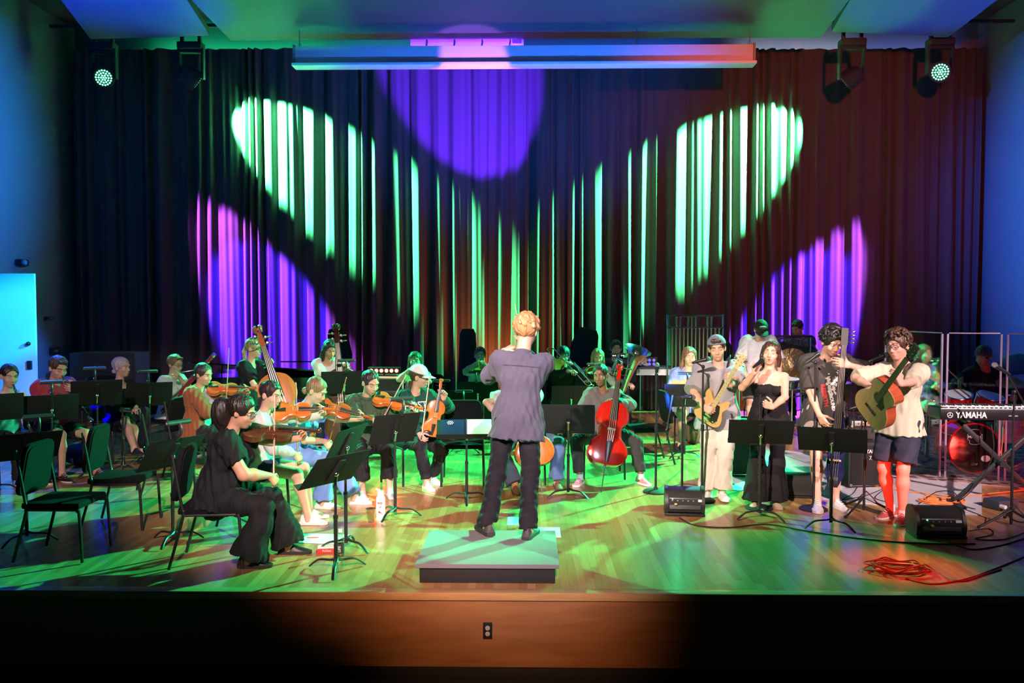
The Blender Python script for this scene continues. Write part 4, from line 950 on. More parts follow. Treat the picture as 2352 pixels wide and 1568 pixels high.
def horn(label, mx):
    """bell opens along -Y; tubes coil in the XZ plane"""
    t = thing('french_horn', label, 'horn', mx=mx)
    b = MB()
    for i in range(3): b.tube([((.14 - .015 * i) * math.cos(a), .012 * i, (.13 - .012 * i) * math.sin(a)) for a in [k * PI / 14 for k in range(28)]], .007 + .002 * i, 8, True)
    b.tube(bez([(-.1, .0, .1), (-.13, .08, .17), (-.1, .2, .26)], 6), .006, 8); b.build('tubing', BRASS, t)
    MB().lathe(bellp(.28, .016, .15, 12, 2.6), frame((.12, .05, -.05), (1, 0, 0), (0, 0, 1), (.1, -1, .0)), 28).build('bell', BRASS, t)
    for i in range(3): MB().cyl((-.03 + i * .035, .04, .0), (-.03 + i * .035, -.02, 0), .016).build('valve', SILVER, t)
    return t
def tuba(label, mx):
    """Z up the bell; origin at the bottom bow"""
    t = thing('tuba', label, 'tuba', mx=mx); m_ = SILVER
    prof = [(.05, .25), (.06, .4), (.08, .6), (.11, .72), (.16, .82), (.21, .87), (.225, .885), (.21, .878), (.14, .82), (.09, .7)]
    MB().lathe(prof, M.Identity(4), 32).build('bell', m_, t)
    b = MB(); pts = bez([(0, 0, .27), (0, 0, .12), (.05, 0, .03), (.14, 0, .0), (.23, 0, .04), (.27, 0, .14), (.27, 0, .5), (.25, 0, .58), (.20, .02, .6), (.16, .03, .55), (.15, .04, .2)], 6)
    n = len(pts); b.tube(pts, [.052 - .034 * i / n for i in range(n)], 14); b.build('body', m_, t)
    for i in range(4): b = MB(); x = .13 + .03 * (i % 2); b.tube(bez([(x, .06 + .02 * i, .5 - .04 * i), (x, .07, .2), (x + .05, .07, .13), (x + .09, .07, .2), (x + .09, .06 + .01 * i, .48 - .04 * i), (x + .05, .06, .54 - .04 * i), (x, .06 + .02 * i, .5 - .04 * i)], 5), .010, 8); b.build('branch', m_, t)
    b = MB()
    for i in range(4): b.cyl((.10 + i * .035, .10, .25), (.10 + i * .035, .10, .42), .014); b.cyl((.10 + i * .035, .10, .42), (.10 + i * .035, .10, .46), .004, n=6); b.ell((.10 + i * .035, .10, .465), (.01, .01, .004))
    b.build('valves', m_, t)
    b = MB(); b.tube(bez([(.15, .08, .5), (.05, .14, .56), (-.06, .18, .6)], 6), .006, 8); b.lathe([(.006, 0), (.016, .03)], frame((-.05, .175, .595), (0, 0, 1), (.8, 0, .3), (-1, .4, .4)), 12); b.build('mouthpiece', m_, t)
    return t
GO = [(0, 0), (.09, .003), (.16, .03), (.198, .1), (.2, .17), (.175, .24), (.135, .29), (.122, .33), (.135, .375), (.148, .42), (.135, .465), (.08, .49), (.03, .495)]
def guitar(label, mx, kind='acoustic'):
    """Y=0 tail, Y along neck, Z front"""
    t = thing('acoustic_guitar' if kind == 'acoustic' else 'electric_guitar', label, 'guitar', mx=mx)
    if kind == 'acoustic':
        o = outline(1.0, 1.0, GO); MB().prism(o, -.055, .05).build('sides', MAHOG, t); tp = MB().prism([(x * 1.005, y) for x, y in o], .05, .054).build('top_board', SPRUCE, t)
        MB().lathe([(.001, 0), (.052, 0), (.052, .001)], M.Translation((0, .33, .0545)), 24).build('sound_hole', EBONY, t); b = MB(); b.tube([(.058 * math.cos(a), .33 + .058 * math.sin(a), .0545) for a in [k * PI / 16 for k in range(32)]], .0025, 5, True); b.build('rosette', EBONY, t)
        MB().box((0, .15, .060), (.15, .025, .01), bev=.003).build('bridge', EBONY, t); y1, zt, hw, nl = .49, .06, .024, .44
        b = MB(); b.prism([(.02, .24), (.09, .25), (.1, .31), (.055, .345), (.035, .30)], .0545, .056); b.build('pick_guard', EBONY, t)
    else:
        eo = [(.0, .0), (.1, .005), (.15, .05), (.15, .13), (.12, .2), (.115, .25), (.14, .31), (.13, .36), (.09, .35), (.05, .30), (.035, .29), (0, .29)]
        ol = [(x, y) for x, y in eo] + [(-x * 1.0, y + .02 * (y > .2)) for x, y in eo[1:-1]][::-1]
        sm = bez([(x, y, 0) for x, y in ol] + [(0, 0, 0)], 3)[:-1]; MB().prism([(p.x, p.y) for p in sm], -.02, .022).build('body', SPRUCE, t)
        MB().prism([(-.05, .06), (.08, .04), (.11, .1), (.09, .2), (.06, .28), (-.02, .28), (-.06, .2)], .022, .025).build('pick_guard', BLK, t)
        for y in (.11, .2): MB().box((0, y, .03), (.075, .03, .012), bev=.004).build('pickup', CHROME, t)
        MB().box((0, .055, .028), (.08, .04, .012), bev=.003).build('bridge', CHROME, t); y1, zt, hw, nl = .27, .026, .021, .52
        for x in (.075, .1): MB().cyl((x, .07, .02), (x, .07, .035), .009).build('knob', CHROME, t)
    b = MB(); b.rings([[(-hw * 1.2, y1 - .13, zt), (-hw * 1.2, y1 - .13, zt + .006), (hw * 1.2, y1 - .13, zt + .006), (hw * 1.2, y1 - .13, zt)], [(-hw * .9, y1 + nl, zt), (-hw * .9, y1 + nl, zt + .006), (hw * .9, y1 + nl, zt + .006), (hw * .9, y1 + nl, zt)]]); b.build('fretboard', EBONY if kind == 'acoustic' else MAPLE, t)
    b = MB()
    for i in range(16): y = y1 - .1 + (nl + .08) * (1 - .94 ** (16 - i)) / (1 - .94 ** 16); b.box((0, y, zt + .007), (hw * 1.9, .002, .002))
    b.build('frets', STEEL, t)
    b = MB(); b.tube([(0, y1 - .02, zt - .012), (0, y1 + nl, zt - .01)], [.022, .019], 10, flat=.8); b.build('neck', MAHOG if kind == 'acoustic' else MAPLE, t)
    hd = b = MB(); b.prism([(-.022, y1 + nl), (.022, y1 + nl), (.036, y1 + nl + .05), (.034, y1 + nl + .17), (-.034, y1 + nl + .17), (-.036, y1 + nl + .05)], zt - .022, zt - .005); hd = b.build('headstock', EBONY if kind == 'acoustic' else MAPLE, t)
    for i in range(6):
        s = -1 if i < 3 else 1; y = y1 + nl + .05 + .045 * (i % 3); b = MB(); b.cyl((s * .02, y, zt - .03), (s * .02, y, zt + .012), .004, n=8); b.cyl((s * .034, y, zt - .014), (s * .05, y, zt - .014), .003, n=6); b.ell((s * .055, y, zt - .014), (.009, .007, .005)); b.build('tuning_peg', CHROME, hd)
    for i in range(6): x = (-.5 + i / 5) * hw * 1.7; b = MB(); b.tube([(x * 1.2, .15 if kind == 'acoustic' else .06, zt + .012), (x * .9, y1 + nl, zt + .008)], .0008, 4); b.build('string', STRING, t)
    return t
# ================================================================ stage gear
def chair_parts(t, fab=None, fr=None):
    fab = fab or FAB; fr = fr or BLK
    w_, d_ = .46, .45
    b = MB(); b.box((0, .0, .455), (w_, d_ + .02, .055), bev=.024); b.build('seat', fab, t)
    b = MB(); mx = M.Translation((0, -.235, .70)) @ M.Rotation(R(-10), 4, 'X'); b.prism(rrect(.44, .42, .075, 6, .93), -.012, .022, mx @ M.Translation((0, 0, .03)) @ M.Rotation(R(90), 4, 'X')); b.prism(rrect(.40, .38, .07, 6, .93), -.022, .03, mx @ M.Translation((0, 0, .03)) @ M.Rotation(R(90), 4, 'X')); b.build('backrest', fab, t, ang=60)
    for s in (-1, 1):
        x = s * .225
        b = MB(); b.tube(bez([(x * .8, .20, .425), (x, .215, .415), (x * 1.03, .235, .39), (x * 1.06, .255, .01)], 5), .0125, 8); l = b.build('leg', fr, t)
        b = MB(); b.tube(bez([(x, -.265, .90), (x, -.20, .50), (x, -.19, .42), (x * 1.06, -.30, .01)], 5), .0125, 8); b.build('leg', fr, t)
        b = MB(); b.tube([(x, -.2, .425), (x, .21, .425)], .011, 8); b.build('side_rail', fr, t)
def make_chair(label, loc, face, group=None):
    t = thing('orchestra_chair', label, 'chair', V(loc), F(face), group); chair_parts(t); return t
CH0 = None
def chair(label, loc, face, group='black orchestra chairs on the stage'):
    global CH0
    if CH0 is None: CH0 = make_chair(label, loc, face, group); return CH0
    return place(CH0, label, V(loc), F(face), group)
DESK = mat('stand_desk', (.010, .010, .011), .72, bump=.05, bscale=300, spec=.25)
LAMPM = mat('stand_lamp', (.03, .033, .036), .4)
def stand(label, base, face, h=1.15, tilt=62, lamp=None, sheet=0, dk=None, w_=.56, group='black music stands between the players', lit=False, leg0=0):
    """desk bottom ledge towards +Y (the player), h: height of the desk centre; tilt 90 = upright"""
    t = thing('music_stand', label, 'music stand', V(base), F(face), group)
    b = MB(); b.cyl((0, 0, .08), (0, 0, h - .1), .011, n=10); b.cyl((0, 0, .06), (0, 0, h * .52), .0155, n=12); b.cyl((0, 0, h * .52), (0, 0, h * .52 + .03), .019); b.build('pole', BLK, t)
    for i in range(3):
        a = R(90 + 120 * i + leg0); c, s_ = math.cos(a), math.sin(a); b = MB(); b.tube(bez([(0, 0, .10), (.05 * c, .05 * s_, .085), (.16 * c, .16 * s_, .075), (.25 * c, .25 * s_, .012)], 5), [.02] * 5 + [.016] * 5 + [.013] * 5 + [.01], 8, flat=.55); b.build('leg', BLK, t)
    th = R(tilt); mx = M.Translation((0, 0, h)) @ M.Rotation(PI / 2 - th, 4, 'X')     # desk plane: local XZ, face +Y
    b = MB(); b.box((0, 0, 0), (w_, .004, .33), mx, bev=.0015); b.box((0, .028, -.165), (w_, .056, .004), mx); b.box((0, -.012, 0), (.05, .02, .24), mx, bev=.005); d = b.build('desk', dk or DESK, t)
    b = MB(); b.ell((0, -.03, -.02), (.022, .02, .022), mx); b.cyl(mx @ V((0, -.03, -.02)), (0, 0, h - .12), .012, n=8); b.build('pivot', CHROME, t)
    if sheet:
        b = MB(); b.box((-.11, .006, -.01), (.21, .003, .29), mx)
        if sheet > 1: b.box((.11, .007, -.01), (.21, .003, .29), mx)
        tag(b.build('sheet_music', PAPER), 'white sheet music on the stand: ' + label.replace('black ', '')[:60], 'sheet music', 'sheet music on the stands').matrix_world = t.matrix_basis
    if lamp is not None:
        x = lamp; g = thing('stand_light', 'clip-on lamp of the stand ' + label.replace('black music stand ', '').replace(' in front of the empty chair', ''), 'lamp', mx=M.Translation(V(base)) @ M.Rotation(F(face), 4, 'Z') @ mx @ M.Translation((x, 0, .165)), group='clip-on lamps on the music stands')
        b = MB(); b.box((0, 0, .005), (.035, .03, .05), bev=.004); b.build('clip', BLK, g)
        b = MB(); b.tube(bez([(0, 0, .02), (0, -.015, .07), (0, .01, .11), (0, .05, .125)], 5), .012, 8, flat=1.6); b.build('arm', STEEL if lit else LAMPM, g)
        b = MB(); b.tube([(-.115, .06, .13), (.115, .06, .13)], .024, 12, flat=.8); b.build('lamp_head', mat('lamp_shell', (.12, .12, .13), .35) if lit else LAMPM, g)
        b = MB(); b.ell((-.118, .06, .13), (.006, .012, .012)); b.ell((.118, .06, .13), (.006, .012, .012)); b.build('end_knob', GREY, g)
        if lit:
            for xx in (-.085, -.055, .055, .085): MB().ell((xx, .055, .115 - .006), (.008, .008, .006)).build('led', WHLED, g)
    return t
def mic_body(t, p, d, head=None):
    """handheld microphone: p the grille centre, d pointing back along the handle"""
    mx = rotm(d); mx = M.Translation(p) @ mx.to_3x3().to_4x4()
    MB().ell((0, 0, 0), (.026, .026, .026), mx, 14, 10).build('grille', head or mat('mic_grille', (.45, .45, .47), .5, .7, bump=.9, bscale=900), t)
    b = MB(); b.lathe([(.024, .012), (.027, .02), (.024, .03), (.019, .06), (.012, .17), (.001, .172)], mx, 14); b.build('handle', BLK, t)
def mic_stand(label, base, mic=None, aim=None, h=1.4, kind='round', boomfrom=None, group='microphone stands'):
    t = thing('microphone_stand', label, 'microphone stand', V(base), 0, group)
    if kind == 'round':
        b = MB(); b.lathe([(.001, 0), (.135, 0), (.14, .012), (.12, .026), (.03, .034), (.02, .06), (.001, .06)], n=28); b.build('base', MATTE, t)
    else:
        for i in range(3):
            a = R(kind + 120 * i); b = MB(); b.tube([(0, 0, .16), (.33 * math.cos(a), .33 * math.sin(a), .012)], .011, 8); b.tube([(.12 * math.cos(a), .12 * math.sin(a), .115), (.02, 0, .22)], .005, 6); b.ell((.33 * math.cos(a), .33 * math.sin(a), .016), (.018, .018, .014)); b.build('leg', BLK, t)
    b = MB(); b.cyl((0, 0, .03), (0, 0, h * .55), .013); b.cyl((0, 0, h * .55), (0, 0, h), .0095); b.cyl((0, 0, h * .55 - .04), (0, 0, h * .55 + .03), .018); b.build('pole', BLK, t)
    if mic is not None:
        m_ = V(mic) - V(base); top = V((0, 0, h)); d = (top - m_); b = MB()
        back = top + d.normalized() * .25 if kind != 'round' or d.length > .35 else top
        b.cyl(m_ + (V(aim) if aim else d).normalized() * .13, back, .008, n=8)
        b.build('boom_arm', BLK, t); b = MB(); b.ell(tuple(top), (.02, .02, .022)); b.build('clutch', BLK, t)
        g = thing('microphone', 'mesh head microphone of the ' + label.replace('black ', '').replace(' microphone stand', ' stand').replace(' with boom', ''), 'microphone', V(mic), 0, 'microphones'); mic_body(g, V((0, 0, 0)), V(aim) if aim else d)
    return t
def wedge(label, base, face, W_=.56, k=.74):
    """floor monitor with rounded ends, front panel towards +Y"""
    t = thing('floor_monitor', label, 'stage monitor', V(base), F(face), 'floor monitors at the stage front'); t.scale = (1, k, k)
    prof = [(-.17, .02), (-.15, .0), (.13, .0), (.165, .03), (.175, .12), (.11, .26), (.03, .30), (-.09, .30), (-.16, .22)]
    mx = frame((0, 0, .045), (0, 1, 0), (0, 0, 1), (1, 0, 0)); pr = bez([(*p, 0) for p in prof + prof[:1]], 3)[:-1]; pr = [(p.x, p.y) for p in pr]
    MB().prism(pr, -W_ / 2 + .03, W_ / 2 - .03, mx).build('cabinet', MATTE, t)
    for s in (-1, 1): MB().prism([(x * 1.06, y * 1.06 - .008) for x, y in pr], s * (W_ / 2 - .03), s * W_ / 2, mx).build('end_cheek', BLK, t)
    q = M.Translation((0, .165, .165)) @ M.Rotation(R(16), 4, 'X'); b = MB(); b.box((0, 0, 0), (W_ * .78, .012, .15), q, bev=.004); pn = b.build('control_panel', mat('amp_panel', (.05, .05, .055), .4), t)
    b = MB(); rn = random.Random(2)
    for i in range(5): b.cyl(q @ V((-.02 + .05 * i - .06, .006, .035)), q @ V((-.02 + .05 * i - .06, .02, .035)), .008, n=10)
    b.build('knobs', GREY, pn)
    b = MB(); b.cyl(q @ V((.09, .006, -.01)), q @ V((.09, .05, -.012)), .014); b.build('cable_plug', mat('yellow_plug', (.75, .45, .08), .5), pn)
    b = MB(); b.ell((.12, .01, .055), (.008, .005, .008), q); b.build('power_led', mat('gled', (0, .3, .1), .3, emit=(.1, 1, .4), estr=3), pn)
    MB().box((-.15, .008, .04), (.05, .003, .03), q).build('label_plate', PAPER, pn)
    b = MB(); b.box((0, .02, .02), (W_ * 1.02, .34, .035), bev=.01); b.build('base', BLK, t)
    return t
def amp(label, base, face, W_=.55, Hh_=.5, Dp=.28, txt=None, tube=None, panel=None, grill=None):
    t = thing('guitar_amplifier', label, 'amplifier', V(base), F(face))
    MB().box((0, 0, Hh_ / 2 + .015), (W_, Dp, Hh_), bev=.015).build('cabinet', MATTE, t)
    ph = .07 if panel else 0
    MB().box((0, Dp / 2 + .002, (Hh_ - ph) / 2 + .012), (W_ - .05, .012, Hh_ - ph - .06), bev=.004).build('grille', grill or GRILL, t)
    if panel:
        pn = MB().box((0, Dp / 2 + .004, Hh_ - .03), (W_ - .05, .012, .06), bev=.003).build('control_panel', panel, t); b = MB()
        for i in range(7): b.cyl((-W_ * .35 + i * W_ * .11, Dp / 2 + .01, Hh_ - .03), (-W_ * .35 + i * W_ * .11, Dp / 2 + .025, Hh_ - .03), .010, n=10)
        b.build('knobs', CHROME, pn)
    b = MB()
    for sx in (-1, 1):
        for z in (.04, Hh_ - .0 - ph): b.box((sx * (W_ / 2 - .03), Dp / 2 + .008, z), (.03, .012, .03), bev=.008)
    b.build('corners', STEEL, t)
    b = MB(); b.tube(bez([(-.11, 0, Hh_ + .015), (-.09, 0, Hh_ + .04), (.09, 0, Hh_ + .04), (.11, 0, Hh_ + .015)], 4), .011, 8); b.build('handle', RUB, t)
    b = MB(); b.box((0, Dp / 2 + .01, .035), (W_ - .07, .006, .007)); b.build('piping', CHROME, t)
    if txt:
        mx = frame((txt[2], Dp / 2 + .0095, txt[3]), (-1, 0, 0), (0, 0, 1), (0, 1, 0)); b = MB(); b.text(txt[0], txt[1], mx, .0015, .001); b.build('logo', mat('logo_white', (.7, .7, .7), .4), t)
    for sx in (-1, 1):
        for sy in (-1, 1): MB().cyl((sx * (W_ / 2 - .05), sy * (Dp / 2 - .05), 0), (sx * (W_ / 2 - .05), sy * (Dp / 2 - .05), .016), .02).build('foot', RUB, t)
    return t
def cable(label, pts, m_=None, r=.005, name='cable', group='cables lying on the stage', z=None):
    b = MB(); b.tube(bez([(p[0], p[1], max(p[2], r * .95) if len(p) > 2 else r) for p in pts], 8), r, 6); o = b.build(name, m_ or RUB)
    return tag(o, label, 'cable', group)
def floorpts(px, z=.005): return [tuple(P(x, y)[:2]) + (z,) for x, y in px]
def coil(label, c, rx, ry, n, m_, r=.006, seed=1, tail=None, group='cables lying on the stage', hh=.05):
    rn = random.Random(seed); pts = []
    for i in range(n * 10):
        a = i * 2 * PI / 10; q = i // 10; rr = rn.uniform(.7, 1.08) if i % 5 == 0 else rn.uniform(.85, 1.0)
        pts.append((c[0] + rx * rr * math.cos(a) + .03 * math.sin(q * 2.1), c[1] + ry * rr * math.sin(a) + .03 * math.cos(q * 1.7), r + hh * (i / (n * 10)) * rn.uniform(.3, 1)))
    if tail: pts += [tuple(p) for p in tail]
    return cable(label, pts, m_, r, 'cable_coil', group)
def speaker_tall(label, base, face, h=1.75, W_=.40, stand_=0.0, tilt=0):
    t = thing('loudspeaker', label, 'loudspeaker', V(base), F(face), 'dark loudspeakers in front of the drape')
    if stand_:
        b = MB(); b.cyl((0, 0, .05), (0, 0, stand_ + .05), .018); b.build('pole', BLK, t)
        for i in range(3): a = R(90 + i * 120); MB().tube([(0, 0, .35), (.4 * math.cos(a), .4 * math.sin(a), .015)], .012, 8).build('leg', BLK, t)
    mx = M.Translation((0, 0, stand_)) @ M.Rotation(R(tilt), 4, 'Y'); z0 = stand_
    b = MB(); rs = []
    for z, k, y in ((0, .8, 0), (.12, 1, 0), (h * .6 - 0, 1.0, 0), (h - .08, .84, .0), (h, .62, .0)):
        w2 = W_ / 2 * k; rs.append([mx @ V(p + (z,)) for p in ((-w2, .14), (-w2 * .6, .17), (w2 * .6, .17), (w2, .14), (w2 * .75, -.16), (-w2 * .75, -.16))])
    b.rings([[tuple(p) for p in r_] for r_ in rs]); b.build('cabinet', MATTE, t)
    b = MB(); b.add([tuple(mx @ V((sx * W_ / 2 * .58 * (1 if z < .2 else .85), .174, z))) for sx, z in ((-1, .08), (1, .08), (1, h - .12), (-1, h - .12))], [(0, 1, 2, 3)]); g = b.build('grille', GRILL, t)
    return t
def led_bar(label, base, face, n=6, m_=None, energy=0, col=(1, .03, .02), rows=2, h=.0):
    t = thing('led_light_bar', label, 'stage light', V(base), F(face), 'led light bars standing behind the players')
    MB().box((0, -.03, .08 + h), (n * .075 + .04, .08, rows * .07 + .03), bev=.012).build('housing', MATTE, t)
    b = MB(); b.box((0, 0, .008), (n * .06, .12, .014), bev=.004); b.cyl((0, -.02, .01), (0, -.02, .07 + h), .015); b.build('bracket', BLK, t)
    for i in range(n):
        for j in range(rows): MB().lathe([(.001, .008), (.018, .004), (.028, -.006)], frame(((i - (n - 1) / 2) * .075, .014, .08 + h + (j - (rows - 1) / 2) * .065), (1, 0, 0), (0, 0, 1), (0, 1, 0)), 12).build('led', m_ or REDLED, t)
    if energy:
        f = M.Rotation(F(face), 3, 'Z') @ V((0, 1, 0)); p = V(base) + f * .08 + V((0, 0, .09 + h)); spot('led_bar_light', p, p + f * 3 + V((0, 0, .4)), energy, col, 120, .8, .1)
    return t
# ================================================================ placing everything
def G(px, Y): q = D(px, 900, Y); return V((q.x, Y, 0))
def mxo(loc, face): return M.Translation(V(loc)) @ M.Rotation(F(face), 4, 'Z')
def LC(loc, face, w_): return mxo(loc, face).inverted() @ V(w_)
from mathutils.bvhtree import BVHTree
def decal(b, mx, target, name, m_, off=.003, thick=.0):
    """lettering laid onto a garment: b holds flat shapes, mx puts them in front of the cloth, Z towards the outside"""
    me = target.data; bv = BVHTree.FromPolygons([v.co for v in me.vertices], [tuple(p.vertices) for p in me.polygons]); n = -(mx.to_3x3() @ V((0, 0, 1))).normalized(); out = []
    for v in b.v:
        q = mx @ V((v[0], v[1], 0)); h = bv.ray_cast(q, n, 1.0); out.append(tuple((h[0] if h[0] else q + n * .15) - n * off))
    b.v = out; return b.build(name, m_, target, flat=True)
SKL, SKM_, SKT, SKD = (.66, .37, .27), (.55, .29, .19), (.45, .24, .15), (.23, .11, .065)
DKH, BRH, BLH, GRH = (.018, .012, .01), (.07, .035, .018), (.42, .27, .13), (.5, .42, .48)
BLKC = (.012, .012, .014)

# ---- podium
pq = [P(952, 1295, .15), P(1285, 1295, .15), P(1275, 1217, .15), P(987, 1217, .15)]
x0, x1 = (pq[0].x + pq[3].x) / 2, (pq[1].x + pq[2].x) / 2; y0, y1 = (pq[0].y + pq[1].y) / 2, (pq[2].y + pq[3].y) / 2
t = thing('conductor_podium', 'low grey carpeted conductor podium with a black base', 'podium', ((x0 + x1) / 2, (y0 + y1) / 2, 0))
CARP = mat('podium_carpet', (.30, .30, .31), .95, bump=.6, bscale=300, var=.15, vscale=90)
MB().box((0, 0, .1325), (x1 - x0, y1 - y0, .035), bev=.006).build('top', CARP, t)
MB().box((0, .0, .0575), (x1 - x0 - .06, y1 - y0 - .05, .115), bev=.003).build('base', MATTE, t)
MB().box((0, -(y1 - y0) / 2 - .001, .134), (x1 - x0 - .01, .004, .026)).build('edge_strip', mat('edge_strip', (.2, .18, .19), .7), t)
px_, py_ = (x0 + x1) / 2, (y0 + y1) / 2

# ---- conductor
loc = V((D(1190, 1225, 7.10).x, 7.12, 0)); fc = 4
def lc(w_): return LC(loc, fc, w_)
cw = lc(D(1157, 806, 7.42)); cw2 = lc(D(1205, 800, 7.45))
c = person('conductor seen from behind in a dark shirt and trousers with red blond hair', loc, fc, H=1.80, sex='m', sit=False, hz=.955, lean=1, roll=4, gz=.15, head=(16, 8, 0), hair='fluffy', hc=(.62, .30, .13), sk=SKL,
    L=cw, Rr=cw2, Ld=V((.6, .3, .3)), Rd=V((-.1, .4, .8)), Ln=V((.1, .2, -1)), Rn=V((-.6, .3, 0)), pL=(-.55, .3, -.8), pR=(.45, .1, -.9), cL=.5, cR=.7,
    fL=V((-.26, .0, .085 + .15)), fR=V((.09, -.06, .085 + .15)), tL=-28, tR=12, kneeL=(-.1, 1, 0), kneeR=(.1, 1, 0),
    top=dict(c=cm((.085, .080, .125), .75), sleeve=1.85, hem=-.14, e=.020, loose=1.0, neck=.058, collar=(.085, .08, .125), wf=36), bot=dict(c=(.022, .019, .028), flare=.018, wr=.011, end=2.02), feet=dict(c=mat('grey_shoe', (.07, .06, .065), .6), s=mat('dark_sole', (.04, .035, .04), .7), lace=GREY), vox=.0068, detail=True, wr=.017)
T_ = c['T']; b = MB(); b.add([(x * .30, -.006 * abs(x) + dz, 0) for x in [k / 12 - .5 for k in range(13)] for dz in (0, .006)], [(2 * k, 2 * k + 2, 2 * k + 3, 2 * k + 1) for k in range(12)])
decal(b, frame(T_(0, -.35, .43), c['rt'], c['up'], -c['fw']), [o for o in kids(c['o']) if o.name.startswith('shirt')][0], 'yoke_seam', cm((.045, .042, .07), .8), .004)
bt = thing('baton', 'white conducting baton rising above the conductor', 'baton', mx=fryz(c['mx'] @ (c['WR'] + V((-.02, .04, .07))), (D(1190, 732, 7.35) - c['mx'] @ c['WR']), V((0, -1, 0))))
MB().tube([(0, -.03, 0), (0, .34, 0)], [.0035, .0022], 6).build('shaft', WHITE, bt); MB().ell((0, -.04, 0), (.011, .022, .011)).build('handle', MAPLE, bt)

# ---- string players at the left
def seatat(lo, fa, lab, shift=(0, -.02)):
    f = M.Rotation(F(fa), 3, 'Z') @ V((shift[0], shift[1], 0)); return chair(lab, V(lo) + f, fa)
# woman in black in the foreground
loc = V((-2.47, 6.86, 0)); fa = 84
seatat(loc, fa, 'black orchestra chair under the large woman in black at the front')
violin_player('woman in black with a bushy dark ponytail playing viola at the front', loc, fa, 'dark viola under the chin of the woman in black', 'bow held upright by the woman in black',
    dv=(-.35, .93, -.08), nv=(.45, -.1, .85), bs=.62, bdir=(.25, .12, -1), k=1.12, vname='viola', vcat='viola', varn=VARNK, H=1.70, B=1.38, lean=13, hz=.53, head=(8, 14, 0), hair='bushpony', hc=DKH, sk=SKM_, glasses=True,
    top=dict(c=BLKC, sleeve=.62, hem=-.08, neck=.07, e=.012, loose=1.2), bot=dict(c=BLKC, flare=.085, e=.02, end=1.99, wr=.012), feet=dict(c=BLK, s=RUB, kind='sandal'), fR=V((.20, .27, .085)), fL=V((-.16, .52, .085)), vox=.0068)
# girl behind her with the orange violin
loc = V((G(590, 8.15).x, 8.15, 0)); fa = 88
seatat(loc, fa, 'black orchestra chair under the violinist in a white cardigan')
violin_player('young woman with dark hair and pale cardigan playing the bright orange violin', loc, fa, 'bright orange violin held level by the woman in the pale cardigan', 'bow held upright across the bright orange violin',
    dv=(-.10, .98, .02), nv=(.80, .05, .62), bs=.66, bdir=(.05, -.05, -1), varn=VARN, H=1.68, lean=8, head=(22, 12, 0), hair='lowpony', hc=(.03, .014, .014), sk=SKL,
    top=dict(c=(.62, .62, .60), sleeve=1.9, hem=-.06, e=.016), bot=dict(c=(.04, .045, .1), kind='shorts', end=.45), feet=dict(), fR=V((.14, .50, .085)), fL=V((-.12, .46, .085)), vox=.0072)
# blue scrubs
loc = V((G(668, 8.85).x, 8.85, 0)); fa = 98
seatat(loc, fa, 'black orchestra chair under the violinist in light blue')
violin_player('woman with fair hair in a bun and light blue scrubs playing violin', loc, fa, 'red brown violin played by the woman in light blue', 'bow crossing the violin of the woman in light blue',
    dv=(-.30, .92, -.26), nv=(.75, .1, .6), bs=.55, bdir=(.30, -.50, -.85), k=1.05, varn=VARND, H=1.72, lean=19, head=(5, 20, 0), hair='lowbun', hc=(.25, .14, .07), sk=SKL,
    top=dict(c=(.20, .30, .72), sleeve=.6, hem=-.08, e=.02, ndeep=.03, loose=1.4), bot=dict(c=(.20, .30, .72), flare=.03, e=.022, wr=.012), feet=dict(lace=WHITE), fR=V((.12, .38, .085)), fL=V((-.12, .62, .085)), tL=-8, vox=.0072)
# green sweater
loc = V((G(840, 9.55).x, 9.55, 0)); fa = 158
seatat(loc, fa, 'black orchestra chair under the violinist in the olive green pullover')
violin_player('woman with dark tied hair in an olive green pullover playing violin', loc, fa, 'orange violin played by the woman in the olive green pullover', 'pale bow crossing the violin of the woman in olive green',
    dv=(-.80, .55, -.22), nv=(.05, .62, .78), bs=.52, bdir=(.72, .35, -.62), varn=VARN, H=1.70, lean=5, head=(-18, 22, 0), hair='bun', hc=(.035, .02, .018), sk=SKL, eyes='shut',
    top=dict(c=(.065, .10, .065), sleeve=1.92, hem=-.05, e=.022, loose=1.3, collar=(.07, .11, .07)), bot=dict(c=(.018, .016, .018), flare=.04, end=1.72), feet=dict(lace=WHITE), fR=V((.13, .42, .085)), fL=V((-.17, .40, .085)), vox=.0068)
# brown jacket
loc = V((G(452, 10.4).x, 10.4, 0)); fa = 100
seatat(loc, fa, 'black orchestra chair under the violinist in the brown jacket')
violin_player('person in a rust brown jacket and grey shirt playing violin', loc, fa, 'dark red violin played by the person in the brown jacket', 'bow of the person in the brown jacket',
    dv=(-.45, .88, -.05), nv=(.65, .0, .7), bs=.35, bdir=(.45, -.2, -.85), varn=VARND, H=1.70, B=1.15, lean=4, head=(12, 14, 0), hair='lowbun', hc=(.03, .02, .02), sk=SKM_,
    top=dict(c=(.38, .38, .44), sleeve=1.5, hem=-.06, jacket=(.22, .06, .025)), bot=dict(c=(.02, .018, .02)), feet=dict(c=BLK), vox=.008)
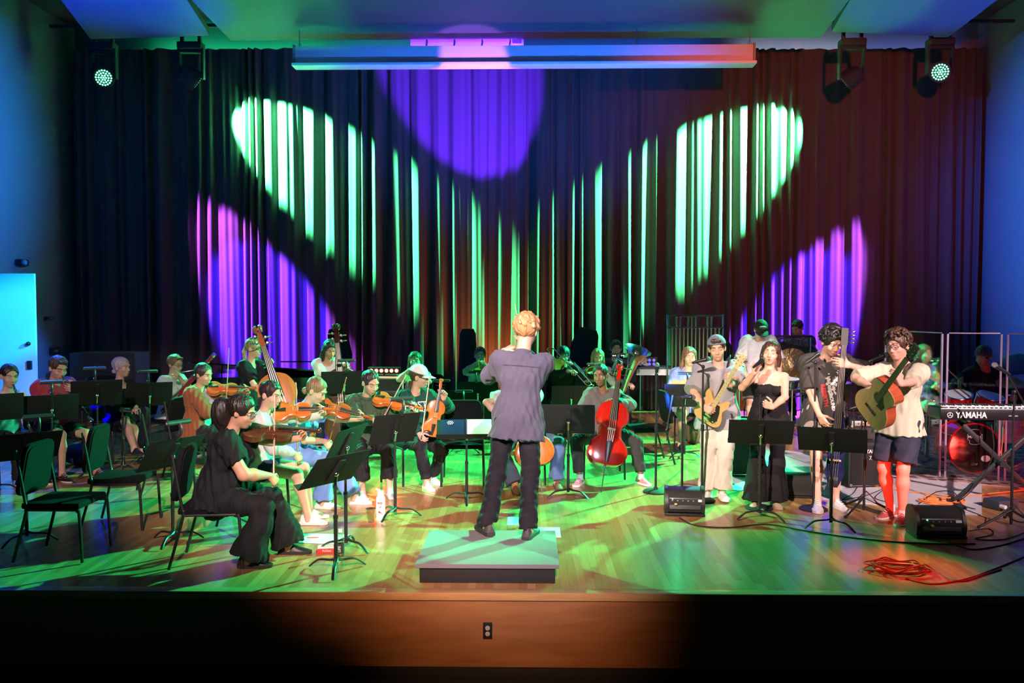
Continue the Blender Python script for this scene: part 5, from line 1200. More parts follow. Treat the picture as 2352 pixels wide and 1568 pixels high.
# white cap, green sweater, viola upright on the knee
loc = V((G(952, 10.0).x, 10.0, 0)); fa = 150
seatat(loc, fa, 'black orchestra chair under the woman in the white cap')
vb = D(990, 1002, 9.62); vt = D(1014, 868, 9.72); yv = (vt - vb).normalized()
vmx = fryz(vb, yv, V((.25, -1, .1)))
neckp = vb + yv * .46; frg = D(968, 1008, 9.55); tp_ = D(985, 880, 9.62)
fz = person('woman in a white cap and dark green FROST sweatshirt holding a viola upright', loc, fa, H=1.70, lean=2, head=(-50, 10, 0), hair='lowpony', hc=BRH, sk=SKL, cup=((.82, .80, .80), False),
    L=LC(loc, fa, neckp + V((.05, .04, -.04))), Ld=V((-.1, .35, .9)), Ln=V((.7, .5, 0)), cL=.65, pL=(-.9, -.1, -.7), Rr=LC(loc, fa, frg + V((-.02, .05, .03))), Rd=V((-.1, .8, -.5)), Rn=V((-.8, 0, -.3)), cR=.6,
    top=dict(c=(.015, .085, .06), sleeve=1.93, hem=-.07, e=.024, loose=1.3), bot=dict(c=(.022, .02, .024), end=1.9), feet=dict(lace=WHITE), fL=V((-.16, .15, .085)), fR=V((.03, .42, .085)), vox=.0068)
bowed('large orange brown viola standing on the knee of the woman in the white cap', 'viola', vmx, k=1.14, name='viola', varn=VARN, group=None)
bow('bow held upright by the woman in the white cap', frg, tp_ + (tp_ - frg) * .12, V((-.3, -1, 0)))
sh = [o for o in kids(fz['o']) if o.name.startswith('shirt')][0]; T_ = fz['T']
for tx, sz, x, z in (('FROST', .100, .055, .385), ('SCHOOL OF MUSIC', .038, .055, .322)):
    b = MB(); b.text(tx, sz, None, 0, .0015); decal(b, frame(T_(x, .32, z), -fz['rt'], fz['up'], fz['fw']), sh, 'lettering', mat('print_white', (.78, .80, .80), .7))

# ---- wind players at the far left
loc = V((G(14, 9.95).x, 9.95, 0)); fa = 118; seatat(loc, fa, 'black orchestra chair under the woman at the left edge')
wind_player('woman in a grey tank top with an oboe at the left edge', loc, fa, lambda m_: clarinet('black oboe held by the woman in the grey tank top', m_, .62, 'oboe', 'oboe'), H=1.74, head=(12, 12, 0), hair='lowpony', hc=DKH, sk=SKL, dirn=(-.12, .36, -.95), mo=None,
    top=dict(c=(.30, .30, .34), sleeve=0, hem=-.04, neck=.085, ndeep=.02, e=.008), bot=dict(c=(.02, .02, .03), flare=.03), feet=dict(c=BLK), vox=.0078)
loc = V((G(122, 10.45).x, 10.45, 0)); fa = 122; seatat(loc, fa, 'black orchestra chair under the man in the red shirt')
wind_player('man in a dark red t-shirt and black shorts playing a clarinet', loc, fa, lambda m_: clarinet('black clarinet played by the man in the red shirt', m_, .66), H=1.86, sex='m', hz=.55, head=(2, 20, 0), hair='short', hc=(.06, .035, .025), sk=SKL, eyes='shut', dirn=(-.30, .42, -.86),
    top=dict(c=(.36, .025, .045), sleeve=.9, hem=-.07, e=.03, loose=1.4), bot=dict(c=(.014, .014, .016), kind='shorts', end=.72), feet=dict(c=mat('maroon_shoe', (.1, .015, .02), .6), lace=WHITE, kind='sneaker'), fR=V((.2, .50, .085)), fL=V((-.16, .62, .085)), vox=.0072)
loc = V((G(272, 11.3).x, 11.3, 0)); fa = 122; seatat(loc, fa, 'black orchestra chair under the blonde woman with crossed legs')
person('blonde woman in a black dress sitting with crossed legs and hands on her knee', loc, fa, H=1.72, lean=4, head=(-20, 2, 0), hair='lowbun', hc=(.42, .36, .44), sk=SKL, L=V((.02, .40, .72)), Rr=V((.08, .34, .70)), Ld=V((.3, .9, -.1)), Rd=V((-.4, .8, -.05)), Ln=V((0, 0, -1)), Rn=V((0, 0, -1)), cL=.3, cR=.3,
    top=dict(c=BLKC, sleeve=1.6, hem=-.05, neck=.085, ndeep=.03, e=.012), bot=dict(c=BLKC, kind='skirt', end=.35), feet=dict(c=BLK, s=RUB, kind='sandal'), fR=V((-.05, .50, .085)), fL=V((.20, .62, .26)), kneeL=(.9, 1, .9), kneeR=(.1, 1, .3), vox=.0075)
loc = V((G(392, 12.0).x, 12.0, 0)); fa = 112; seatat(loc, fa, 'black orchestra chair under the bassoon player in white')
by_ = (D(492, 814, 11.5) - D(404, 910, 11.75)).normalized(); BSM = fryz(D(492, 814, 11.5) - by_ * .63, by_, V((-.35, -.8, .5)))
wind_player('person in a white t-shirt and glasses playing a bassoon', loc, fa, lambda m_: bassoon('dark red bassoon slanting up to the right of the player in white', BSM), H=1.72, head=(2, 10, 0), hair='short', hc=(.16, .11, .05), sk=SKL, glasses=True,
    dirn=(-.2, -.0, -1), Lg=.35, Rg=.05, mo=V((.22, .30, 1.12)), top=dict(c=(.66, .70, .68), sleeve=.6, hem=-.05, e=.025, loose=1.3), bot=dict(c=(.03, .03, .04)), feet=dict(c=BLK), vox=.0085)
# clarinet standing on its peg
q = P(284, 1075); t = clarinet('black clarinet standing upright on its peg on the floor', M.Translation(V((q.x, q.y, .74))) @ M.Rotation(R(-90), 4, 'X'), .70, group='clarinets and oboe in the woodwind row')
b = MB(); 
for i in range(5): a = i * 2 * PI / 5; b.tube([(0, 0, .05), (.12 * math.cos(a), .12 * math.sin(a), .006)], .006, 6)
b.cyl((0, 0, .02), (0, 0, .2), .008); t = thing('instrument_peg', 'small black folding peg under the standing clarinet', 'instrument stand', (q.x, q.y, 0)); b.build('legs', BLK, t)

# ---- double basses
def bass(label, foot, top, nrm, varn, k=3.02):
    y = (V(top) - V(foot)).normalized(); base = V(foot) + y * .18
    return bowed(label, 'double bass', fryz(base, y, nrm), k=k, wk=.92, depth=.2, varn=varn, name='double_bass', chin=False, endpin=.18, machine=True, thick=.75)
loc = V((G(572, 11.3).x, 11.3, 0)); fa = 108
ft = V((G(690, 10.75).x, 10.75, 0)); tp = D(592, 762, 11.15)
bass('orange brown double bass held by the blonde woman in black', ft, tp, V((.30, -.9, .2)), VARNB)
d_ = (tp - ft).normalized(); hp = ft + d_ * ((tp - ft).length * .80)
st = thing('bass_stool', 'tall black stool behind the blonde bass player', 'stool', V(loc)); MB().lathe([(.001, .66), (.16, .66), (.17, .69), (.16, .72), (.001, .73)], n=24).build('seat', FAB, st)
for i in range(4): a = R(45 + 90 * i); MB().tube([(.1 * math.cos(a), .1 * math.sin(a), .66), (.19 * math.cos(a), .19 * math.sin(a), .01)], .012, 8).build('leg', BLK, st)
person('blonde woman with ponytail and glasses in black playing the orange double bass', loc, fa, H=1.68, hz=.80, lean=4, head=(-6, 6, 0), hair='ponytail', hc=(.40, .27, .14), sk=SKL, glasses=True, L=LC(loc, fa, D(618, 838, 11.1)), Ld=V((.1, .5, .6)), Ln=V((.9, .2, -.3)), cL=.55, pL=(-.8, .2, -.8),
    Rr=LC(loc, fa, D(628, 935, 10.95)), Rd=V((0, .8, -.6)), cR=.5, top=dict(c=(.012, .012, .016), sleeve=.8, hem=-.06, e=.02, ndeep=.03), bot=dict(c=(.015, .015, .02)), feet=dict(c=BLK), fL=V((-.14, .45, .085)), fR=V((.14, .45, .085)), vox=.0078)
loc = V((G(752, 12.1).x, 12.1, 0)); fa = 160
ft = V((G(800, 11.7).x, 11.7, 0)); tp = D(777, 785, 12.0)
bass('dark double bass held by the woman in the white t-shirt', ft, tp, V((.1, -1, .15)), VARNK, k=2.85)
person('woman with dark hair in a white t-shirt and navy trousers playing a dark double bass', loc, fa, H=1.62, sit=False, hz=.80, gz=-.0, lean=6, head=(-14, 24, 0), hair='longback', hc=DKH, sk=SKM_, L=LC(loc, fa, D(785, 845, 11.9)), Ld=V((-.7, .3, .5)), Ln=V((.2, -.9, 0)), cL=.5, pL=(-.9, 0, -.6), Rr=LC(loc, fa, D(770, 960, 11.85)), Rd=V((-.5, .6, -.5)), cR=.5,
    top=dict(c=(.74, .72, .70), sleeve=.55, hem=.03, e=.012, neck=.09, ndeep=.02), bot=dict(c=(.015, .02, .05), waist=.14), feet=dict(c=BLK), vox=.0085)

# ---- back row winds
def brassman(label, px, Y, fa, H, mo_, dirn, hl, hr, mk, **kw):
    loc = V((G(px, Y).x, Y, 0)); seatat(loc, fa, 'black orchestra chair under the ' + kw.pop('who')); mx = mxo(loc, fa)
    im = fryz(V(mo_), V(dirn).normalized(), V(kw.pop('nrm', (0, 0, 1)))); mk(mx @ im)
    return person(label, loc, fa, H=H, L=V(hl), Rr=V(hr), **kw)
brassman('woman with wavy brown hair playing a trumpet behind the white cap', 955, 12.9, 178, 1.70, (0, .235, 1.235), (.05, 1, -.35), (-.04, .36, 1.10), (.05, .42, 1.12), lambda m_: trumpet('silver trumpet played by the woman with wavy brown hair', m_, SILVER), who='woman with wavy brown hair',
    Ld=V((.8, .4, .3)), Rd=V((-.8, .4, .3)), cL=.7, cR=.5, pL=(-.8, .1, -.7), pR=(.8, .1, -.7), head=(0, 4, 0), hair='wavy', hc=(.14, .07, .03), sk=SKL, top=dict(c=(.40, .42, .42), sleeve=.6, hem=-.05), bot=dict(c=(.03, .03, .04)), feet=dict(c=BLK))
brassman('man with glasses in a pale shirt playing a brass trumpet left of the conductor', 1103, 13.9, 178, 1.74, (0, .24, 1.25), (.05, 1, -.28), (-.05, .38, 1.14), (.05, .44, 1.15), lambda m_: trumpet('brass trumpet played by the man with glasses', m_), who='trumpet player with glasses',
    Ld=V((.8, .4, .3)), Rd=V((-.8, .4, .3)), cL=.7, cR=.5, pL=(-.9, .1, -.6), pR=(.9, .1, -.6), sex='m', head=(0, 0, 0), hair='short', hc=DKH, sk=SKL, glasses=True, top=dict(c=(.60, .62, .55), sleeve=.6, hem=-.05, e=.02), bot=dict(c=(.03, .03, .04)), feet=dict(c=BLK))
brassman('man with a dark mop of hair in black playing a trombone', 1292, 13.7, 172, 1.80, (0, .24, 1.28), (-.25, 1, -.42), (-.06, .36, 1.16), (.0, .62, 1.06), lambda m_: trombone('brass trombone played by the man in black', m_), who='trombone player',
    nrm=(.0, .42, 1), Ld=V((.7, .5, .2)), Rd=V((-.5, .8, 0)), cL=.6, cR=.5, sex='m', head=(8, 12, 0), hair='mop', hc=(.015, .013, .013), sk=SKL, top=dict(c=(.014, .014, .016), sleeve=1.9, hem=-.05, e=.02), bot=dict(c=(.32, .30, .30)), feet=dict(c=BLK))
brassman('woman with long blonde hair playing a horn behind a lit music stand', 1372, 13.9, 180, 1.70, (.0, .23, 1.19), (.2, 1, -.6), (-.08, .34, 1.0), (.22, .25, .85), lambda m_: horn('brass horn in the lap of the blonde woman', m_ @ M.Translation((.06, .26, -.08)) @ M.Rotation(R(35), 4, 'X')), who='woman with long blonde hair',
    head=(0, 8, 0), hair='long', hc=(.38, .26, .12), sk=SKL, top=dict(c=(.30, .32, .30), sleeve=1.9, hem=-.05), bot=dict(c=(.03, .03, .04)), feet=dict(c=BLK))
loc = V((G(1413, 14.6).x, 14.6, 0)); fa = 180; seatat(loc, fa, 'black orchestra chair under the tuba player')
person('man with dark hair behind the tuba, one arm around it', loc, fa, H=1.82, sex='m', hz=.58, head=(0, 6, 0), hair='short', hc=(.02, .015, .015), sk=SKL, L=LC(loc, fa, D(1470, 835, 14.3)), Ld=V((-.8, .4, .2)), Rr=LC(loc, fa, D(1440, 880, 14.25)), pL=(-.9, -.1, .2), top=dict(c=(.07, .07, .09), sleeve=.5, hem=-.05, e=.02), bot=dict(c=(.03, .03, .04)), feet=dict(c=BLK))
tq = D(1414, 902, 14.15); tm = M.Translation(tq) @ M.Rotation(R(17), 4, 'Y') @ M.Rotation(R(18), 4, 'X') @ M.Rotation(R(155), 4, 'Z') @ M.Translation((-.1, 0, -.05))
tuba('silver tuba with its bell tilted up to the right', tm @ M.Scale(1.0, 4))

# ---- cellos
def cello(label, foot, top, nrm, varn, k=2.08):
    y = (V(top) - V(foot)).normalized(); base = V(foot) + y * .30
    return bowed(label, 'cello', fryz(base, y, nrm), k=k, wk=1.0, depth=.12, varn=varn, name='cello', chin=False, endpin=.30, thick=1.1)
loc = V((G(1385, 10.35).x, 10.35, 0)); fa = 180; seatat(loc, fa, 'black orchestra chair under the cellist in grey')
ft = P(1381, 1130); tp = D(1422, 842, 10.1)
cello('glossy red cello between the knees of the woman in grey', ft, tp, V((.05, -1, .3)), VARNR)
nk = ft + (tp - ft) * .72
person('woman with braided dark hair in a grey top sitting with the red cello', loc, fa, H=1.68, lean=3, head=(24, 6, 6), hair='lowpony', hc=(.015, .012, .012), sk=SKD, L=LC(loc, fa, nk + V((.0, .05, -.02))), Ld=V((.7, .5, .3)), Ln=V((.2, .5, -.6)), cL=.5, pL=(-1, .1, -.4), Rr=V((.22, .34, .62)), Rd=V((-.1, .9, -.2)), cR=.6, pR=(.9, -.1, -.4),
    top=dict(c=(.13, .12, .13), sleeve=1.93, hem=-.06, e=.026, loose=1.3), bot=dict(c=(.05, .048, .052), end=1.86, e=.018), feet=dict(c=mat('pink_shoe', (.75, .28, .38), .6), lace=WHITE, sock=(.7, .7, .7)), fL=V((-.40, .42, .085)), fR=V((.30, .46, .085)), tL=-30, tR=22, kneeL=(-1, 1, .3), kneeR=(1, 1, .3), vox=.0072)
loc = V((G(1198, 10.0).x, 10.0, 0)); fa = 172; seatat(loc, fa, 'black orchestra chair hidden behind the conductor')
ft = P(1246, 1132); ft2 = ft; tp = D(1188, 850, 9.9)
cello('orange cello half hidden behind the conductor', ft, tp, V((.1, -1, .25)), VARN)
person('person in a white and green shirt and blue jeans behind the conductor', loc, fa, H=1.72, lean=4, head=(0, 12, 0), hair='short', hc=BRH, sk=SKL, L=LC(loc, fa, D(1206, 910, 9.9)), Rr=LC(loc, fa, D(1150, 960, 9.7)), pR=(1, .2, .1), pL=(-.3, 0, -.9), top=dict(c=(.60, .62, .58), sleeve=.7, hem=-.06, e=.03, loose=1.4), bot=dict(c=(.10, .16, .34), e=.02, flare=.03), feet=dict(c=mat('brown_shoe', (.2, .11, .06), .7), s=mat('brown_sole', (.1, .06, .04), .8)), fL=V((-.36, .32, .085)), fR=V((.14, .52, .085)), kneeL=(-1, 1, .3), kneeR=(1, 1, .3), vox=.008)

# ---- the band on the right
loc = V((G(1580, 12.8).x, 12.8, 0)); fa = 178; seatat(loc, fa, 'black orchestra chair under the guitarist in the tie dye shirt')
person('person with wavy hair in a blue and white tie dye shirt holding a guitar', loc, fa, H=1.80, hz=.56, sex='m', head=(0, 4, 0), hair='wavy', hc=(.16, .08, .04), sk=SKL, L=V((-.32, .35, .95)), Rr=V((.14, .28, .84)), Ld=V((.3, .5, .5)), Rd=V((-.6, .5, -.2)), cL=.6,
    top=dict(c=mat('tie_dye', (.22, .32, .72), .85, var=.95, vscale=9), sleeve=.7, hem=-.05, e=.025), bot=dict(c=(.38, .33, .27), kind='shorts', end=.8, e=.02), feet=dict(c=BLK), fL=V((-.18, .5, .085)), fR=V((.2, .46, .085)))
guitar('pale electric guitar in the lap of the person in tie dye', mxo(loc, fa) @ fryz((.30, .26, .78), V((-1, .12, .38)), V((.05, 1, .1))), 'electric')
def standfeet(pxl, pxr, loc, fa, h=.085): return LC(loc, fa, P(*pxl) + V((0, .08, h))), LC(loc, fa, P(*pxr) + V((0, .08, h)))
# electric guitar man
loc = V((P(1640, 1135).x, 9.45, 0)); loc.x = G(1650, 9.45).x; fa = 186
g0 = D(1622, 962, 9.22); gm = fryz(g0, D(1704, 822, 8.72) - g0, V((-.35, -1, .1)))
gn = lambda d: gm @ V((0, d, 0))
person('man in a backwards grey cap, grey t-shirt and pale trousers playing an electric guitar', loc, fa, H=1.72, sex='m', sit=False, hz=.88, B=1.08, lean=0, head=(6, 10, 6), hair='short', hc=BRH, sk=SKL, eyes='shut', cup=((.16, .19, .26), True), brow=True,
    L=LC(loc, fa, gn(.56) + V((.03, .03, -.05))), Ld=V((.1, .3, .8)), Ln=V((.6, -.3, .2)), cL=.6, pL=(-.9, -.1, -.7), Rr=LC(loc, fa, gn(.16) + V((-.10, -.02, .02))), Rd=V((-.8, .3, -.4)), Rn=V((0, -.9, 0)), cR=.5, pR=(.9, -.2, -.4),
    fL=LC(loc, fa, G(1660, 9.15) + V((0, 0, .085))), fR=LC(loc, fa, G(1628, 9.25) + V((0, 0, .085))), tL=-8, tR=18, top=dict(c=(.34, .33, .36), sleeve=.95, hem=-.16, e=.035, loose=1.5, wf=30), bot=dict(c=(.62, .57, .50), flare=.035, e=.022, wr=.014, end=1.98), feet=dict(lace=WHITE), vox=.0068)
guitar('natural wood electric guitar held up by the man in the backwards cap', gm @ M.Translation((0, -.03, 0)), 'electric')
b = MB(); q = [LC(loc, fa, gn(.0)), V((-.02, .20, 1.22)), V((-.10, .08, 1.47)), V((-.10, -.09, 1.45)), V((.05, -.20, 1.2))]; b.tube([mxo(loc, fa) @ p for p in bez(q, 5)], .026, 6, flat=.25); tag(b.build('guitar_strap', MATTE), 'black strap over the shoulder of the man in the backwards cap', 'strap', 'guitar straps')
# singer
loc = V((0, 9.0, 0)); loc.x = G(1766, 9.0).x; fa = 192
mp = D(1752, 826, 8.66)
person('woman with long brown hair in a strapless black jumpsuit singing into a microphone', loc, fa, H=1.66, sit=False, hz=.865, lean=-2, head=(10, -4, -6), hair='longback', hc=(.05, .022, .014), sk=SKL, eyes='shut', mouth='open',
    Rr=LC(loc, fa, D(1733, 856, 8.68)), Rd=V((-.35, .15, .9)), Rn=V((-.5, -.75, .2)), cR=.75, pR=(.8, .2, -.9), L=LC(loc, fa, D(1775, 935, 8.62)), Ld=V((.85, .35, .35)), Ln=V((.1, -.9, .2)), cL=.75, pL=(-.9, -.2, -.5),
    fL=LC(loc, fa, G(1784, 8.85) + V((0, 0, .085))), fR=LC(loc, fa, G(1738, 8.85) + V((0, 0, .085))), tL=-14, tR=10, top=dict(c=(.012, .011, .013), sleeve=0, cut=.385, neck=0, hem=-.04, e=.024), wr=.007, bot=dict(c=(.012, .011, .013), flare=.075, e=.018, end=2.03, wr=.012), feet=dict(c=mat('tan_shoe', (.5, .38, .27), .6), s=mat('tan_sole', (.4, .3, .22), .7)), vox=.0064)
g = thing('microphone', 'black microphone at the mouth of the singer in black', 'microphone', mp, 0, 'microphones'); mic_body(g, V((0, 0, 0)), D(1722, 850, 8.52) - mp)
# bassist with upright electric bass
loc = V((0, 9.0, 0)); loc.x = G(1893, 9.0).x; fa = 184
by = 8.62; b0 = D(1912, 1115, by); b1 = D(1940, 760, by + .05); bd = (b1 - b0).normalized(); bmx = fryz(b0, bd, V((-.25, -1, .1))); BL_ = (b1 - b0).length
t = thing('electric_upright_bass', 'slim dark electric upright bass in front of the man in the dark t-shirt', 'double bass', mx=bmx)
MB().prism([(-.04, 0), (.05, 0), (.10, .12), (.085, .3), (.06, .45), (.07, .62), (.05, .74), (-.04, .74), (-.06, .62), (-.045, .45), (-.07, .3), (-.08, .12)], -.045, .02).build('body', mat('blue_black_lacquer', (.015, .018, .07), .2, coat=.8), t)
b = MB(); b.rings([[(-wd, y, .045), (-wd * .6, y, .06), (wd * .6, y, .06), (wd, y, .045)] for y, wd in ((.38, .045), (BL_ - .14, .026))]); b.build('fingerboard', mat('grey_fingerboard', (.05, .045, .05), .3), t)
b = MB(); b.tube([(0, .70, .02), (0, BL_ - .12, .03)], [.03, .024], 10); b.build('neck', VARNK, t); b = MB(); b.rings([[(-.032, y, z), (.032, y, z), (.032, y, z + .04), (-.032, y, z + .04)] for y, z in ((BL_ - .14, .02), (BL_ + .03, -.0))]); hd = b.build('headstock', BLK, t)
for i in range(4): b = MB(); b.cyl((.03, BL_ - .11 + .035 * i, .02), (.075, BL_ - .11 + .035 * i, .02), .006, n=8); b.ell((.085, BL_ - .11 + .035 * i, .02), (.016, .012, .006)); b.build('tuning_peg', SILVER, hd)
MB().box((0, .26, .05), (.11, .012, .07), bev=.004).build('bridge', MAPLE, t); MB().box((0, .04, .03), (.09, .10, .04), bev=.008).build('tailpiece', BLK, t)
for i in range(4): x = -.03 + i * .02; MB().tube([(x, .06, .05), (x, .26, .092), (x * .6, BL_ - .14, .068)], .0024, 5).build('string', STRING, t)
b = MB(); b.cyl((0, 0, 0), (0, -b0.z / bd.z + .01, 0), .007); b.build('endpin', STEEL, t)
b = MB(); b.tube([(.07, .5, -.02), (.22, .52, -.06), (.24, .62, -.06)], .008, 8); b.build('body_brace', BLK, t)
ps = person('man with curly dark hair in a dark printed t-shirt playing the upright electric bass', loc, fa, H=1.86, sex='m', sit=False, hz=.95, lean=4, head=(-16, 26, 0), hair='curly', hc=(.015, .012, .012), sk=SKL, brow=False,
    L=LC(loc, fa, D(1950, 838, 8.62)), Ld=V((.95, .2, .25)), Ln=V((.1, -.9, -.1)), cL=[.35, .3, .4, .5], pL=(-1, .1, -.35), Rr=LC(loc, fa, D(1884, 962, 8.62)), Rd=V((-.45, .25, -.85)), Rn=V((-.7, -.5, .2)), cR=.35, pR=(.9, -.2, -.5),
    fL=LC(loc, fa, G(1922, 8.8) + V((0, 0, .085))), fR=LC(loc, fa, G(1881, 8.72) + V((0, 0, .085))), tL=-22, tR=12, top=dict(c=(.055, .052, .05), sleeve=.98, hem=-.12, e=.028, loose=1.2, wf=30), bot=dict(c=(.42, .34, .33), kind='shorts', end=.92, e=.026), feet=dict(c=SHOEW, lace=WHITE), vox=.0066)
sh = [o for o in kids(ps['o']) if o.name.startswith('shirt')][0]; T_ = ps['T']
for tx, sz, x, z, rot, m_ in (('REBIRTH', .06, .035, .18, 80, mat('print_red', (.55, .04, .04), .8)), ('UNDERGROUND', .045, -.02, .20, 80, mat('print_grey', (.6, .58, .56), .8))):
    b = MB(); b.text(tx, sz, None, 0, .003); decal(b, frame(T_(x, .35, z), -ps['rt'], ps['up'], ps['fw']) @ M.Rotation(R(-rot), 4, 'Z'), sh, 'print', m_)
rn = random.Random(4); b = MB()
for i in range(40): x, z, r_ = rn.gauss(-.07, .035), rn.gauss(.27, .07), rn.uniform(.006, .018); k0 = len(b.v); b.add([(-x + r_ * math.cos(a) * rn.uniform(.6, 1.3), z - .27 + r_ * math.sin(a) * rn.uniform(.6, 1.3), 0) for a in [j * PI / 3 for j in range(6)]], [tuple(range(6))])
decal(b, frame(T_(0, .35, .27), -ps['rt'], ps['up'], ps['fw']), sh, 'print', mat('print_grey2', (.55, .53, .52), .8))
# acoustic guitarist
loc = V((0, 8.35, 0)); loc.x = G(2068, 8.35).x; fa = 226
g0 = D(1996, 956, 8.16); g1 = D(2092, 824, 7.48); gm = fryz(g0, g1 - g0, V((-.80, -.62, .05)))
gd = (g1 - g0).normalized()
pa = person('man with curly hair in a cream t-shirt and dark shorts playing an acoustic guitar', loc, fa, H=1.80, sex='m', sit=False, hz=.925, lean=-1, head=(6, 8, 4), hair='curly', hc=(.07, .032, .018), sk=SKL, eyes='shut', glasses=True,
    L=LC(loc, fa, g0 + gd * .62 + V((.05, .07, -.07))), Ld=V((.15, .35, .9)), Ln=V((.8, -.1, .1)), cL=[.5, .45, .4, .35], pL=(-.7, -.4, -.9), Rr=LC(loc, fa, D(2003, 890, 8.15)), Rd=V((-.55, .45, -.6)), Rn=V((-.2, -.9, 0)), cR=.45, pR=(.9, .1, .1),
    fL=LC(loc, fa, G(2078, 8.22) + V((0, 0, .085))), fR=LC(loc, fa, G(2050, 8.45) + V((0, 0, .085))), tL=-14, tR=8, top=dict(c=(.60, .57, .42), sleeve=.95, hem=-.10, e=.024, loose=1.1, wf=30), bot=dict(c=(.045, .045, .075), kind='shorts', end=.88, e=.028, wr=.012), feet=dict(c=mat('red_shoe', (.5, .10, .09), .6), s=mat('cream_sole', (.75, .65, .58), .6), lace=WHITE, sock=(.8, .8, .8)), vox=.0064)
guitar('brown acoustic guitar played by the man in the cream t-shirt', gm)
b = MB(); q = [V((.06, .20, 1.02)), V((-.08, .16, 1.33)), V((-.14, .04, 1.52)), V((-.13, -.11, 1.46)), V((.04, -.22, 1.2)), V((.12, -.20, 1.05))]; b.tube([mxo(loc, fa) @ p for p in bez(q, 5)], .03, 6, flat=.2); tag(b.build('guitar_strap', MATTE), 'wide black strap over the cream t-shirt', 'strap', 'guitar straps')
# cap man at the percussion, second percussionist, drummer
loc = V((G(1738, 14.1).x, 14.1, 0)); fa = 184
person('man in a black cap and pale grey t-shirt bending over the percussion', loc, fa, H=1.86, sex='m', sit=False, hz=.95, B=1.12, lean=10, head=(-4, 32, 0), hair='short', hc=BRH, sk=SKL, eyes='shut', cup=((.015, .015, .015), False), L=V((-.28, .38, 1.0)), Rr=V((.25, .38, .98)), Ld=V((.2, .6, -.6)), Rd=V((-.2, .6, -.6)),
    top=dict(c=(.46, .46, .52), sleeve=.95, hem=-.12, e=.035, loose=1.5), bot=dict(c=(.12, .10, .09), kind='shorts', end=.95, e=.03), feet=dict(c=BLK), vox=.0085)
loc = V((G(1838, 15.4).x, 15.4, 0)); fa = 214
person('dark haired percussionist in blue standing behind the gong', loc, fa, H=1.82, sex='m', sit=False, hz=.93, lean=6, head=(10, 24, 0), hair='short', hc=DKH, sk=SKT, L=V((-.1, .4, 1.15)), Rr=V((.2, .35, 1.1)), top=dict(c=(.02, .03, .14), sleeve=.9, hem=-.1, e=.03), bot=dict(c=(.02, .02, .04)), feet=dict(c=BLK), vox=.009)
loc = V((G(2262, 12.1).x, 12.1, 0)); fa = 196
stl = thing('drum_stool', 'round black drum stool under the drummer', 'stool', V(loc)); MB().lathe([(.001, .46), (.17, .46), (.18, .5), (.17, .535), (.001, .54)], n=24).build('seat', FAB, stl)
for i in range(3): a = R(30 + 120 * i); MB().tube([(0, 0, .3), (.24 * math.cos(a), .24 * math.sin(a), .012)], .012, 8).build('leg', CHROME, stl)
MB().cyl((0, 0, .12), (0, 0, .47), .016).build('post', CHROME, stl)
dr = person('drummer with dark hair in a black sweatshirt behind the clear screen', loc, fa, H=1.80, sex='m', hz=.62, lean=3, head=(38, 16, 0), hair='mop', hc=(.03, .016, .012), sk=SKT, Rr=LC(loc, fa, D(2204, 888, 11.75)), Rd=V((.2, .3, .9)), Rn=V((-.9, .2, 0)), cR=.75, pR=(.9, .1, -.6), L=V((-.24, .46, .86)), Ld=V((.1, .9, -.2)), cL=.7,
    top=dict(c=(.014, .013, .03), sleeve=1.93, hem=-.05, e=.03, loose=1.3), bot=dict(c=(.02, .02, .03)), feet=dict(c=BLK), vox=.008)
def drumstick(label, a, b_):
    y = (V(b_) - V(a)); t = thing('drumstick', label, 'drumstick', mx=fryz(a, y, V((0, -1, 0))), group='drumsticks'); MB().tube([(0, -.09, 0), (0, .24, 0), (0, .29, 0)], [.0095, .008, .0045], 8).build('shaft', MAPLE, t); MB().ell((0, .30, 0), (.007, .011, .007)).build('tip', MAPLE, t)
drumstick('pale drumstick raised in the right hand of the drummer', dr['mx'] @ (dr['WR'] + V((-.02, .03, .06))), D(2170, 842, 11.6)); drumstick('drumstick in the lowered left hand of the drummer', dr['mx'] @ (dr['WL'] + V((.0, .08, .0))), dr['mx'] @ (dr['WL'] + V((.15, .40, .04))))
# ================================================================ empty chairs
chair('empty black chair nearest the camera at the left front', V((-3.78, 7.0, 0)), 90)
chair('empty black chair behind the nearest one, clarinet standing beyond it', V((-3.76, 7.98, 0)), 86)
chair('empty black chair facing away beside the brown jacket violinist', V((G(382, 9.4).x, 9.4, 0)), 62)
chair('empty black chair behind the conductor score stand', V((G(1060, 9.7).x, 9.95, 0)), 178)
chair('empty chair with a curved back right of the grey cellist', V((G(1487, 11.3).x, 11.3, 0)), 262)
chair('empty black chair by the piano behind the blonde woman', V((G(230, 13.4).x, 13.4, 0)), 160)
chair('empty black chair behind the wavy haired trumpet player', V((G(985, 13.6).x, 13.7, 0)), 180)
# ================================================================ music stands
def ST(lab, bx, by, face, cy, **k):
    """base pixel on the floor, pixel height of the desk centre"""
    p = P(bx, by); h = D(bx, cy, p.y).z; return stand('black music stand ' + lab, p, face, h=h, **k)
ST('at the front, desk tilted towards the woman in black', 772, 1312, 303, 1078, tilt=50, leg0=10)
ST('holding an open score beside the front stand', 795, 1262, 284, 1020, tilt=62, sheet=2, leg0=40)
ST('in front of the olive green violinist', 908, 1188, 322, 984, tilt=64, lamp=.03, w_=.50)
ST('between the conductor and the two cellists', 1305, 1142, 4, 962, tilt=74)
ST('with lamp between the two violists in front of the empty chair', 398, 1246, 300, 1040, tilt=55, lamp=-.02)
ST('in front of the man in red', 122, 1112, 325, 936, tilt=68, lamp=.0)
ST('in front of the blonde woman with crossed legs', 226, 1092, 330, 902, tilt=70, lamp=-.02)
ST('in front of the bassoon player in white', 346, 1062, 330, 905, tilt=70, lamp=-.02)
